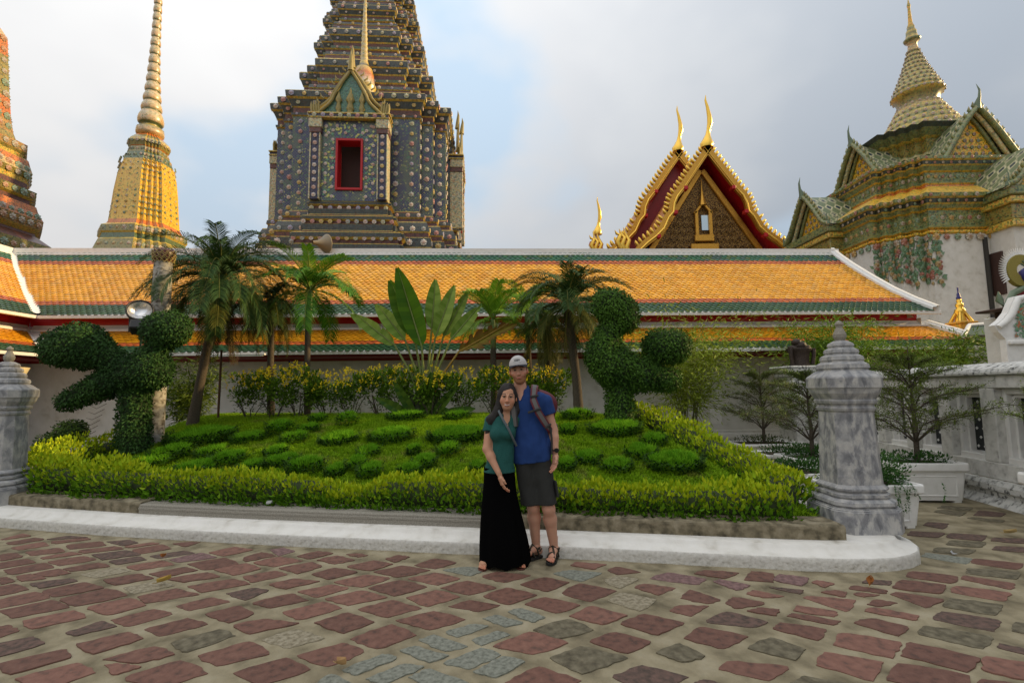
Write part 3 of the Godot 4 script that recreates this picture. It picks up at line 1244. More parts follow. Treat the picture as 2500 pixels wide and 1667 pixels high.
func rosettes_on(parent: Node3D, ring: PackedVector3Array, spacing: float, size: float, many: Many, lift := 0.0, singles := false, cols := []) -> void:
	var palette: Array = flower_colors() if cols.is_empty() else cols
	for k in ring.size():
		var a := ring[k]
		var b := ring[(k + 1) % ring.size()]
		var d := b - a
		var l := d.length()
		var n := Vector3(-d.z, 0, d.x).normalized()  # outwards
		if d.cross(Vector3.UP).dot(n) < 0:
			n = -n
		if n.z < -0.3:
			continue
		var c := maxi(1, int(round(l / spacing)))
		if l < size * 0.8:
			c = 1
		for j in c:
			var o := a + d * ((j + 0.5) / c) + Vector3(0, lift, 0)
			var s := size * rng.randf_range(0.8, 1.12)
			var col: Color = palette[rng.randi() % palette.size()]
			var x := Vector3.UP.cross(n)
			if singles and n.z > 0.7 and S.get("singles", 0) < 290:
				S.singles = S.get("singles", 0) + 1
				var key := "rosette_%d" % palette.find(col)
				if not S.has(key):
					var src: Array = S.rosette.surface_get_arrays(0)
					var cc: PackedColorArray = src[Mesh.ARRAY_COLOR]
					for i in cc.size():
						cc[i] = Color(cc[i].r * col.r, cc[i].g * col.g, cc[i].b * col.b)
					src[Mesh.ARRAY_COLOR] = cc
					var nm := ArrayMesh.new()
					nm.add_surface_from_arrays(Mesh.PRIMITIVE_TRIANGLES, src)
					S[key] = nm
				var f := part("porcelain_flower", S[key], M.porcelain, parent)
				f.transform = Transform3D(Basis(x * s, Vector3.UP * s, n * s), o)
			else:
				many.add(x * s, Vector3.UP * s, n * s, o, col)


func lattice_picture() -> ImageTexture:  # dark tiles laid as diamonds with pale joints, blue and grey-green fields, small leaves
	var n := 512
	var im := Image.create(n, n, false, Image.FORMAT_RGB8)
	var f := poly_noise(8, 0.008)
	var r := RandomNumberGenerator.new()
	r.seed = 4
	for y in n:
		for x in n:
			var u := posmod(x + y, 16)
			var v := posmod(x - y, 16)
			var t := smoothstep(-0.1, 0.1, f.get_noise_2d(x, y * 0.6))
			var c := L(0.010, 0.012, 0.06).lerp(L(0.05, 0.066, 0.05), t)
			if u < 1 or v < 1:
				c = L(0.44, 0.46, 0.48).lerp(L(0.34, 0.36, 0.30), t)
			im.set_pixel(x, y, c)
	for k in 900:
		var cx := r.randi() % n
		var cy := r.randi() % n
		var col: Color = [L(0.07, 0.20, 0.06), L(0.16, 0.24, 0.05), L(0.50, 0.48, 0.12), L(0.05, 0.16, 0.08)][r.randi() % 4]
		var a := r.randf() * TAU
		for i in range(-6, 7):
			for j in range(-3, 4):
				if float(i * i) / 36.0 + float(j * j) / 8.0 < 1.0:
					im.set_pixel(posmod(cx + int(i * cos(a) - j * sin(a)), n), posmod(cy + int(i * sin(a) + j * cos(a)), n), col)
	return ImageTexture.create_from_image(im)


func tower_materials() -> void:
	S.rosette = rosette_mesh()
	var m := mat("lattice", Color.WHITE, 0.35, 0.0, 0.6)
	m.albedo_texture = lattice_picture()
	m.uv1_scale = Vector3(0.145, 0.145, 1)
	m = mat("chips", Color.WHITE, 0.38, 0.0, 0.6)
	m.vertex_color_use_as_albedo = true
	m.albedo_texture = mosaic_tex([L(1, 1, 1), L(0.45, 0.55, 0.5), L(1.0, 0.78, 0.45), L(0.35, 0.42, 0.4), L(0.9, 0.9, 0.75), L(0.8, 0.45, 0.35), L(0.6, 0.75, 0.65), L(1.0, 0.95, 0.7)], 0.055, 3)
	m.uv1_triplanar = true
	m.uv1_world_triplanar = true
	m.uv1_scale = Vector3(0.42, 0.42, 0.42)
	m.normal_enabled = true
	m.normal_texture = bump_tex(0.06, 2, 8.0, 9)
	m.normal_scale = 0.8
	m = mat("gold_chips", Color.WHITE, 0.34, 0.0, 0.7)
	m.vertex_color_use_as_albedo = true
	m.albedo_texture = mosaic_tex([L(1, 1, 1), L(0.9, 0.8, 0.6), L(1.0, 0.9, 0.7), L(0.45, 0.55, 0.35), L(0.95, 0.9, 0.85), L(0.8, 0.6, 0.4), L(1, 1, 0.9), L(1, 0.85, 0.6)], 0.06, 6)
	m.uv1_triplanar = true
	m.uv1_world_triplanar = true
	m.uv1_scale = Vector3(0.42, 0.42, 0.42)
	m = mat("garden_chips", Color.WHITE, 0.4, 0.0, 0.6)
	m.vertex_color_use_as_albedo = true
	m.albedo_texture = mosaic_tex([L(1.0, 1.0, 0.9), L(0.35, 0.45, 0.35), L(1.0, 0.8, 0.4), L(0.22, 0.32, 0.26), L(1.0, 0.95, 0.8), L(0.9, 0.5, 0.35), L(0.6, 0.75, 0.6), L(1.0, 0.9, 0.5)], 0.06, 12)
	m.uv1_triplanar = true
	m.uv1_world_triplanar = true
	m.uv1_scale = Vector3(0.5, 0.5, 0.5)


func tier(c: float, y0: float, y1: float, from_: float) -> Array:  # one storey of mouldings: pedestal, waist, cornice reaching to c
	var h := y1 - y0
	var out := []
	for q in [[0.55, 0.0, "dk"], [0.52, 0.10, "gd"], [0.40, 0.12, "mr"], [0.30, 0.21, "gd"], [0.36, 0.23, "dk"], [0.27, 0.31, "gd"], [-0.22, 0.335, "mr"], [-0.24, 0.45, "gd"], [-0.14, 0.475, "gn"], [-0.14, 0.54, "gd"], [-0.3, 0.565, "mr"], [-0.3, 0.66, "gd"], [-0.22, 0.69, "dk"], [-0.08, 0.80, "gd"], [0.0, 0.825, "dk"], [0.02, 0.965, "gd"], [-0.06, 1.0, "gn"]]:
		out.append([c + q[0] * (1.0 if q[0] < 0.0 else from_), y0 + q[1] * h, q[2]])
	return out


func central_chedi() -> void:
	tower_materials()
	var o := thing("great_chedi", "huge stepped pagoda covered in dark blue and green porcelain with a red framed opening", "pagoda", Vector3(-12.4, 0, -43.75), deg_to_rad(4.0))
	var hx := 6.75
	stack(o, "pedestal", M.chips, hx, hx, 2, 0.95, [[2.6, -0.05, "mr"], [2.6, 6.0, "dk"], [1.9, 9.5, "dk"], [1.9, 11.2, "gd"], [1.2, 11.3, "mr"], [1.15, 12.2, "gd"], [1.0, 12.3, "dk"], [1.0, 13.0, "gd"], [1.0, 13.06, "mr"], [0.8, 13.1, "mr"], [0.8, 13.45, "gd"], [0.88, 13.55, "dk"], [0.80, 13.95, "dk"], [0.66, 14.3, "gd"], [0.62, 14.38, "mr"], [0.4, 14.42, "mr"], [0.36, 14.7, "gd"], [0.46, 14.8, "dk"], [0.42, 15.1, "gd"], [0.2, 15.17, "mr"], [0.1, 15.3, "gd"], [0.0, 15.4, "gd"]])
	stack(o, "body", M.lattice, hx, hx, 2, 0.95, [[0.0, 15.4], [0.0, 22.9]])
	stack(o, "cornice", M.chips, hx, hx, 2, 0.95, [[0.0, 22.9, "gd"], [0.12, 22.97, "dk"], [0.14, 23.14, "gd"], [0.02, 23.2, "mr"], [0.02, 23.6, "gd"], [0.1, 23.68, "dk"], [0.3, 24.18, "gd"], [0.45, 24.3, "dk"], [0.5, 24.75, "gd"], [0.4, 24.85, "gn"], [-0.5, 25.05, "gn"]])
	var y := 25.0
	var steps := [[-1.15, 28.65], [-2.0, 31.95], [-2.55, 34.6], [-3.0, 36.9], [-3.4, 38.9], [-3.8, 40.6]]
	for k in steps.size():
		stack(o, "storey", M.chips, hx, hx, 2, 0.95 - k * 0.04, tier(steps[k][0], y, steps[k][1], 1.0 if k == 0 else 0.6))
		y = steps[k][1]
	var g := Geo.new()
	g.lathe([[2.4, 40.6], [2.0, 42.0], [1.1, 44.5], [0.7, 46], [0.5, 50], [0.1, 56]], 20, Vector3.ZERO, [hues().gd, hues().cr, hues().gd, hues().cr, hues().gd, hues().gd])
	part("spire", g.mesh(true), M.chips, o)
	# flowers in rows
	var many := Many.new()
	for row in 9:
		rosettes_on(o, redent(hx + 0.02, hx + 0.02, 2, 0.95, 15.95 + row * 0.82), 1.25, 0.42, many, 0.0, row % 3 == 0)
	for q in [[1.02, 12.65, 0.5, 1.1], [0.86, 13.75, 0.42, 0.8], [0.44, 14.95, 0.36, 0.8], [0.15, 23.06, 0.26, 0.9], [0.22, 23.95, 0.34, 1.3], [0.50, 24.52, 0.42, 1.0]]:
		rosettes_on(o, redent(hx + q[0], hx + q[0], 2, 0.95, q[1]), q[3], q[2], many, 0.0, q[1] > 12 and q[1] < 24)
	y = 25.0
	for k in steps.size():
		var c: float = steps[k][0]
		var h: float = steps[k][1] - y
		var f := 1.0 if k == 0 else 0.6
		for q in [[0.55 * f, 0.05, 0.3], [0.34 * f, 0.27, 0.28], [-0.12, 0.505, 0.22], [-0.14, 0.75, 0.24], [0.03, 0.895, 0.34]]:
			rosettes_on(o, redent(hx + c + q[0], hx + c + q[0], 2, 0.95 - k * 0.04, y + q[1] * h), 1.05, q[2], many)
		y = steps[k][1]
	stuff(many.put("small_flowers", S.rosette, M.porcelain, o))
	niche(o)


func niche(parent: Node3D) -> void:
	var h := hues()
	var n := Node3D.new()
	n.name = "niche_porch"
	parent.add_child(n, true)
	# front wall at z = 8.75 of the tower's own axes
	for q in [[4.05, 2.1, 11.2, 13.0], [3.45, 1.9, 13.0, 14.28], [3.05, 1.7, 14.28, 15.42]]:
		var prof := [[0.12, q[2], "mr"], [0.12, q[2] + 0.12, "gd"], [0.0, q[2] + 0.2, "dk"], [0.05, lerpf(q[2], q[3], 0.5), "gd"], [-0.12, lerpf(q[2], q[3], 0.56), "mr"], [-0.12, lerpf(q[2], q[3], 0.72), "gd"], [0.08, lerpf(q[2], q[3], 0.8), "dk"], [0.1, q[3] - 0.06, "gd"], [0.02, q[3] + 0.01, "gd"]]
		var p := stack(n, "plinth", M.chips, q[0] - 0.1, q[1], 1, 0.2, prof)
		p.position = Vector3(0, 0, 6.9)
	var g := Geo.new()
	g.box(Vector3(-1.82, 18.5, 8.2), Vector3(1.7, 6.16, 1.0))
	g.box(Vector3(1.82, 18.5, 8.2), Vector3(1.7, 6.16, 1.0))
	g.box(Vector3(0, 15.82, 8.2), Vector3(1.94, 0.8, 0.998))
	g.box(Vector3(0, 20.85, 8.2), Vector3(1.94, 1.46, 0.998))
	var wall := g.mesh()
	part("niche_wall", wall, own_lattice(), n)
	g = Geo.new()
	g.box(Vector3(0, 18.2, 6.85), Vector3(5.3, 5.6, 0.5))
	part("niche_core", g.mesh(), M.dark_wood, n)
	g = Geo.new()
	for q in [[-0.9, 18.17, 0.16, 3.94], [0.9, 18.17, 0.16, 3.94]]:
		g.box(Vector3(q[0], q[1], 8.35), Vector3(q[2], q[3], 1.0), 0.02)
	g.box(Vector3(0, 20.05, 8.347), Vector3(1.64, 0.18, 1.0), 0.02)
	g.box(Vector3(0, 16.30, 8.347), Vector3(1.64, 0.18, 1.0), 0.02)
	part("door_frame", g.mesh(), M.bright_crimson, n)
	for sx in [-1.0, 1.0]:
		g = Geo.new()
		g.box(Vector3(sx * 2.42, 17.95, 8.45), Vector3(0.55, 5.0, 1.05), 0.03, Basis(), h.bl)
		for e in [-0.33, 0.33]:
			g.box(Vector3(sx * 2.42 + e, 17.95, 8.47), Vector3(0.10, 5.0, 1.1), 0.02, Basis(), h.cr)
		g.box(Vector3(sx * 2.42, 20.65, 8.48), Vector3(0.86, 0.42, 1.1), 0.04, Basis(), h.mr)
		g.box(Vector3(sx * 2.42, 21.2, 8.5), Vector3(0.95, 0.7, 1.15), 0.04, Basis(), h.cr)
		part("pilaster", g.mesh(), M.chips, n)
	g = Geo.new()
	g.box(Vector3(0, 21.62, 8.45), Vector3(5.9, 0.12, 1.3), 0.02, Basis(), h.gd)
	g.box(Vector3(0, 21.78, 8.45), Vector3(5.7, 0.2, 1.25), 0.02, Basis(), h.bl)
	g.box(Vector3(0, 21.94, 8.45), Vector3(5.95, 0.12, 1.35), 0.02, Basis(), h.gd)
	part("lintel", g.mesh(), M.chips, n)
	# pointed pediment with a double rim
	var half := [Vector2(2.35, 22.0), Vector2(1.55, 22.75), Vector2(1.3, 23.1), Vector2(1.15, 23.5), Vector2(0.55, 24.6), Vector2(0.0, 25.45)]
	g = Geo.new()
	for k in half.size() - 1:
		for sx in [-1.0, 1.0]:
			var a := Vector3(sx * half[k].x, half[k].y, 8.7)
			var b := Vector3(sx * half[k + 1].x, half[k + 1].y, 8.7)
			var c := Vector3(0, half[k + 1].y, 8.7)
			var d := Vector3(0, half[k].y, 8.7)
			g.fan([a, b, c, d], Vector3(0, 23, 0), Color(0.10, 0.26, 0.22))
	part("pediment", g.mesh(), M.garden_chips, n)
	for lay in 2:
		g = Geo.new()
		for sx in [-1.0, 1.0]:
			var path := []
			var rad := []
			for k in half.size():
				path.append(Vector3(sx * half[k].x * (1.0 + lay * 0.14), half[k].y + lay * 0.38, 8.85 - lay * 0.35))
				rad.append(0.12)
			g.tube(path, rad, 6, true)
		var rim := g.mesh(true)
		part("pediment_rim", rim, M.gold_rim if M.has("gold_rim") else surf("gold_rim", [[0.0, L(0.14, 0.12, 0.05)], [0.5, L(0.36, 0.28, 0.09)], [1.0, L(0.60, 0.50, 0.22)]], 0.16, 1.2, 0.4, 0.8, 43), n)
	g = Geo.new()
	for sx in [-1.0, 1.0]:
		for k in 9:
			var t := k / 9.0
			var o := Vector3(sx * lerpf(2.5, 0.15, t), lerpf(22.6, 25.9, t), 8.6)
			g.tube([o, o + Vector3(sx * 0.22, 0.16, 0), o + Vector3(sx * 0.26, 0.42, 0)], [0.07, 0.065, 0.01], 5)
		for k in 4:
			var o := Vector3(sx * (2.25 + k * 0.17), 22.0, 8.75)
			g.tube([o, o + Vector3(sx * 0.06, 0.6, 0), o + Vector3(sx * 0.1, 1.15 - k * 0.06, 0)], [0.09, 0.10, 0.01], 5)
	g.tube([Vector3(0, 25.4, 8.85), Vector3(0, 26.0, 8.9), Vector3(0.03, 26.5, 8.95), Vector3(0, 27.0, 8.9)], [0.24, 0.18, 0.12, 0.01], 6)
	g.tube([Vector3(0, 25.9, 8.45), Vector3(0, 26.6, 8.5), Vector3(0.03, 27.2, 8.55), Vector3(0, 27.7, 8.5)], [0.24, 0.18, 0.12, 0.01], 6)
	part("finials", g.mesh(true), M.gold_rim, n)
	g = Geo.new()
	for q in [[0.0, 1.0], [-0.85, 0.75], [0.85, 0.75]]:
		g.lathe([[0.26 * q[1], 22.0], [0.2 * q[1], 22.3], [0.3 * q[1], 22.4], [0.16 * q[1], 22.9], [0.34 * q[1], 23.1], [0.1, 23.1 + 0.6 * q[1]], [0.02, 23.1 + 1.0 * q[1]]], 8, Vector3(q[0], 0, 8.78))
	part("relief_shrines", g.mesh(true), M.gold_rim, n)
	# small bell tower on the porch roof
	g = Geo.new()
	var cols := []
	var prof := [[2.2, 22.0, "gd"], [2.0, 22.9, "gd"], [1.75, 23.4, "gd"], [1.7, 23.5, "cr"], [1.55, 23.9, "gd"], [1.62, 24.0, "cr"], [1.42, 24.4, "gd"], [1.48, 24.5, "cr"], [1.25, 24.95, "gd"], [1.3, 25.05, "cr"], [1.12, 25.5, "gd"], [1.25, 25.75, "gd"], [1.22, 25.95, "cr"], [1.1, 26.0, "wh"], [1.0, 26.8, "or"], [0.82, 27.4, "gd"], [0.55, 27.6, "dk"], [0.45, 27.9, "gd"]]
	for k in 14:
		var t := k / 14.0
		prof.append([lerpf(0.42, 0.12, t), 28.0 + k * 0.42, "gd"])
		prof.append([lerpf(0.33, 0.08, t), 28.21 + k * 0.42, "cr"])
	var p2 := []
	for q in prof:
		p2.append([q[0], q[1]])
		cols.append(h[q[2]])
	for q in p2:
		q[0] *= 0.8
	g.lathe(p2, 20, Vector3(0.3, 0, 6.0), cols)
	part("bell_spire", g.mesh(true), M.gold_chips, n)
	# flowers on the porch
	var many := Many.new()
	for r in 8:
		for c in [-1.72, -1.22, 1.22, 1.72]:
			var s := 0.27
			many.add(Vector3(s, 0, 0), Vector3(0, s, 0), Vector3(0, 0, s), Vector3(c, 15.75 + r * 0.72 + (0.3 if absf(c) > 1.5 else 0.0), 8.72), flower_colors()[rng.randi() % 3])
	for c in 6:
		many.add(Vector3(0.27, 0, 0), Vector3(0, 0.27, 0), Vector3(0, 0, 0.27), Vector3(-1.55 + c * 0.62, 20.6 + (c % 2) * 0.55, 8.72), flower_colors()[c % 3])
	for sx in [-2.42, 2.42]:
		for r in 9:
			many.add(Vector3(0.34, 0, 0), Vector3(0, 0.34, 0), Vector3(0, 0, 0.34), Vector3(sx, 15.75 + r * 0.56, 8.99), flower_colors()[rng.randi() % 4])
	for q in [[4.05, 12.55, 9.0], [3.45, 13.85, 8.8], [3.0, 14.95, 8.58], [2.8, 21.78, 9.09]]:
		var cnt := int(q[0] * 2.0 / 0.62)
		for c in cnt:
			many.add(Vector3(0.36, 0, 0), Vector3(0, 0.36, 0), Vector3(0, 0, 0.36), Vector3(-q[0] + (c + 0.5) * q[0] * 2.0 / cnt, q[1], q[2]), flower_colors()[rng.randi() % 8])
	many.put("porch_flowers", S.rosette, M.porcelain, n)
	var yl := Many.new()
	for k in 110:
		var x := rng.randf_range(1.05, 2.05) * (1.0 if rng.randf() < 0.5 else -1.0)
		if rng.randf() < 0.25:
			x = rng.randf_range(-1.0, 1.0)
		var yy := rng.randf_range(15.6, 21.4) if absf(x) > 1.0 else rng.randf_range(20.3, 21.4)
		var a := rng.randf() * TAU
		yl.add(Vector3(cos(a), sin(a), 0) * 0.3, Vector3(0, 0, -1) * 0.3, Vector3(-sin(a), cos(a), 0) * 0.26, Vector3(x, yy, 8.73), [Color(0.55, 0.50, 0.08), Color(0.45, 0.48, 0.12), Color(0.10, 0.28, 0.14)][rng.randi() % 3])
	yl.put("leaf_inlay", leaf_mesh(1.0, 0.6, 0.03, 0.0), M.porcelain, n)
	for turn in [PI / 2, -PI / 2]:
		var d: Node3D = n.duplicate()
		d.name = "niche_porch"
		parent.add_child(d, true)
		d.rotation.y = turn
		d.position = Vector3(-signf(turn) * 0.9, 0, 0)
		d.get_node("bell_spire").free()


func own_lattice() -> StandardMaterial3D:
	var m := mat("lattice_own", Color.WHITE, 0.35, 0.0, 0.6)
	m.albedo_texture = M.lattice.albedo_texture
	m.uv1_triplanar = true
	m.uv1_scale = Vector3(0.145, 0.145, 0.145)
	return m


func slim_chedi() -> void:
	var o := thing("slim_chedi", "slender golden bell-shaped pagoda with a tall ringed spire, left of the great pagoda", "pagoda", Vector3(-23.05, 0, -30.4))
	var hx := 2.0
	stack(o, "pedestal", M.gold_chips, hx, hx, 4, 0.26, [[2.88, -0.05, "pk"], [2.72, 7.0, "ol"], [2.48, 8.2, "gd"], [2.2, 9.0, "or"], [2.32, 9.4, "ol"], [2.36, 10.0, "ol"], [2.256, 10.4, "ol"], [2.176, 10.64, "gd"], [2.04, 10.75, "gn"], [2.016, 11.05, "gd"], [2.096, 11.15, "ol"], [2.08, 11.55, "gd"], [1.84, 11.7, "or"], [1.696, 12.0, "ye"]], true)
	stack(o, "bell", M.gold_chips, hx, hx, 4, 0.26, [[1.696, 12.0, "ye"], [1.664, 12.22, "ye"], [1.6, 13.0, "ye"], [1.52, 14.16, "ye"], [1.4, 15.24, "ye"], [1.216, 16.0, "gn"], [1.024, 16.54, "ol"], [0.912, 16.95, "ol"]], true)
	stack(o, "collar", M.gold_chips, hx, hx, 4, 0.26, [[0.912, 16.95, "or"], [0.944, 17.0, "ol"], [1.04, 17.31, "gd"], [0.976, 17.5, "ol"], [0.76, 17.75, "or"], [0.576, 17.95, "gd"]], true)
	var many := Many.new()
	for q in [[2.04, 11.35, 0.34, 0.4], [2.224, 10.3, 0.34, 0.4], [1.008, 17.3, 0.26, 0.34], [0.96, 16.75, 0.24, 0.32], [1.12, 16.3, 0.24, 0.35]]:
		rosettes_on(o, redent(q[0] + 0.02, q[0] + 0.02, 4, 0.13 * q[0], q[1]), q[3], q[2], many, 0.0, false, [Color(0.55, 0.5, 0.4), Color(0.5, 0.42, 0.2), Color(0.3, 0.38, 0.28)])
	for r in 11:
		var y := 12.4 + r * 0.36
		var w := lerpf(1.66, 1.40, smoothstep(12.2, 15.3, y)) + 0.015
		rosettes_on(o, redent(w, w, 4, 0.13 * w, y), 0.5, 0.16, many, 0.0, false, [Color(0.6, 0.56, 0.42), Color(0.25, 0.36, 0.22), Color(0.5, 0.4, 0.12), Color(0.22, 0.34, 0.26)])
	many.put("porcelain_flowers", S.rosette, M.porcelain, o)
	var h := hues()
	var g := Geo.new()
	var prof := []
	var cols := []
	for q in [[0.58, 17.95, "gd"], [0.75, 18.05, "pk"], [0.77, 18.2, "pk"], [0.74, 18.47, "ol"], [0.5, 18.6, "gd"], [0.48, 18.72, "gn"]]:
		prof.append([q[0], q[1]])
		cols.append(h[q[2]])
	var y := 18.72
	var r := 0.84
	for k in 24:
		var hh := 0.92 if k == 0 else lerpf(0.68, 0.46, k / 23.0)
		if k > 15:
			hh = 0.8
		var rr := 0.21 + 0.48 * exp(-(y - 18.9) / 3.0)
		for q in [[0.86, 0.06, "gn"], [0.97, 0.14, "pk"], [1.0, 0.36, "pk"], [0.93, 0.66, "cr"], [0.80, 0.90, "pk"], [0.74, 0.97, "ol"]]:
			prof.append([rr * q[0], y + hh * q[1]])
			cols.append(h[q[2]])
		y += hh
	prof.append([0.14, y + 3.0])
	cols.append(h.pk)
	prof.append([0.01, y + 5.0])
	cols.append(h.pk)
	g.lathe(prof, 18, Vector3.ZERO, cols)
	part("ringed_spire", g.mesh(true), M.gold_chips, o)


func left_chedi() -> void:
	var o := thing("green_chedi", "broad green and orange tiled pagoda cut off by the left edge", "pagoda", Vector3(-40.2, 0, -29.5))
	var prof := []
	var src := [[7.4, 11.0, "ol"], [7.26, 12.11, "mr"], [6.55, 12.75, "mr"], [6.51, 12.93, "gd"], [6.78, 13.23, "lo"], [6.85, 13.86, "or"], [6.6, 14.4, "or"], [6.49, 14.87, "gd"], [6.2, 14.95, "mr"], [6.19, 15.28, "gd"], [6.42, 15.4, "ol"], [6.47, 15.91, "gd"], [6.05, 16.05, "mr"], [6.02, 16.46, "gd"], [6.08, 16.78, "ol"], [6.23, 17.2, "pk"], [6.1, 17.7, "or"], [6.01, 18.12, "gd"], [5.76, 18.28, "gd"], [5.80, 18.5, "ol"], [5.91, 18.7, "lo"], [5.92, 19.26, "gd"], [5.45, 19.4, "ol"], [5.30, 19.9, "lo"], [5.16, 20.83, "or"], [5.02, 22.4, "ol"], [4.89, 24.06, "ol"], [4.80, 25.4, "or"], [4.72, 26.74, "pk"], [4.42, 27.34, "gd"], [3.4, 28.4, "gd"], [1.5, 29.5, "gd"]]
	prof.append([8.6, -0.05, "mr"])
	for q in src:
		prof.append(q)
	stack(o, "tower", M.garden_chips, 6.0, 6.0, 3, 0.55, prof, true)
	var many := Many.new()
	for y in [11.6, 13.55, 14.1, 15.65, 17.0, 17.5, 18.95, 20.3, 21.0, 21.8, 22.6, 23.4, 24.2, 25.0, 25.8, 26.6]:
		var r := 5.0
		for k in src.size() - 1:
			if y >= src[k][1] and y <= src[k + 1][1]:
				r = lerpf(src[k][0], src[k + 1][0], (y - src[k][1]) / (src[k + 1][1] - src[k][1])) + 0.01
		rosettes_on(o, redent(r, r, 3, r * 0.0917, y), 0.62, 0.5, many, 0.0, false, [Color(0.5, 0.5, 0.42), Color(0.28, 0.42, 0.32), Color(0.55, 0.38, 0.25)])
	many.put("porcelain_flowers", S.rosette, M.porcelain, o)


# ---------------------------------------------------------------- ordination hall: two gables seen over the gallery

func barge(c: Vector2, f: float) -> Array:  # left half of the gable's edge, from the top down
	var out := []
	for q in [[0.0, 0.0], [-0.8, -1.12], [-1.55, -2.2], [-2.1, -3.0], [-2.58, -3.6], [-2.82, -4.15], [-2.9, -4.75], [-3.25, -5.15], [-3.6, -5.9], [-4.15, -6.45], [-4.75, -6.9], [-5.25, -7.35], [-6.4, -8.8]]:
		out.append(c + Vector2(q[0], q[1]) * f)
	return out


func horn(g: Geo, o: Vector3, tall: float, lean := 0.0) -> void:  # the tall bird-like finial
	var path := []
	var rad := []
	for q in [[0.0, 0.0, 0.115], [0.0, 0.06, 0.125], [0.015, 0.14, 0.085], [0.03, 0.24, 0.045], [0.05, 0.34, 0.035], [0.085, 0.46, 0.05], [0.08, 0.60, 0.04], [0.05, 0.78, 0.027], [0.02, 0.90, 0.018], [0.03, 1.0, 0.004]]:
		path.append(o + Vector3(q[0] * tall * 0.9 + lean * q[1], q[1] * tall, 0))
		rad.append(q[2] * tall)
	g.tube(path, rad, 8)


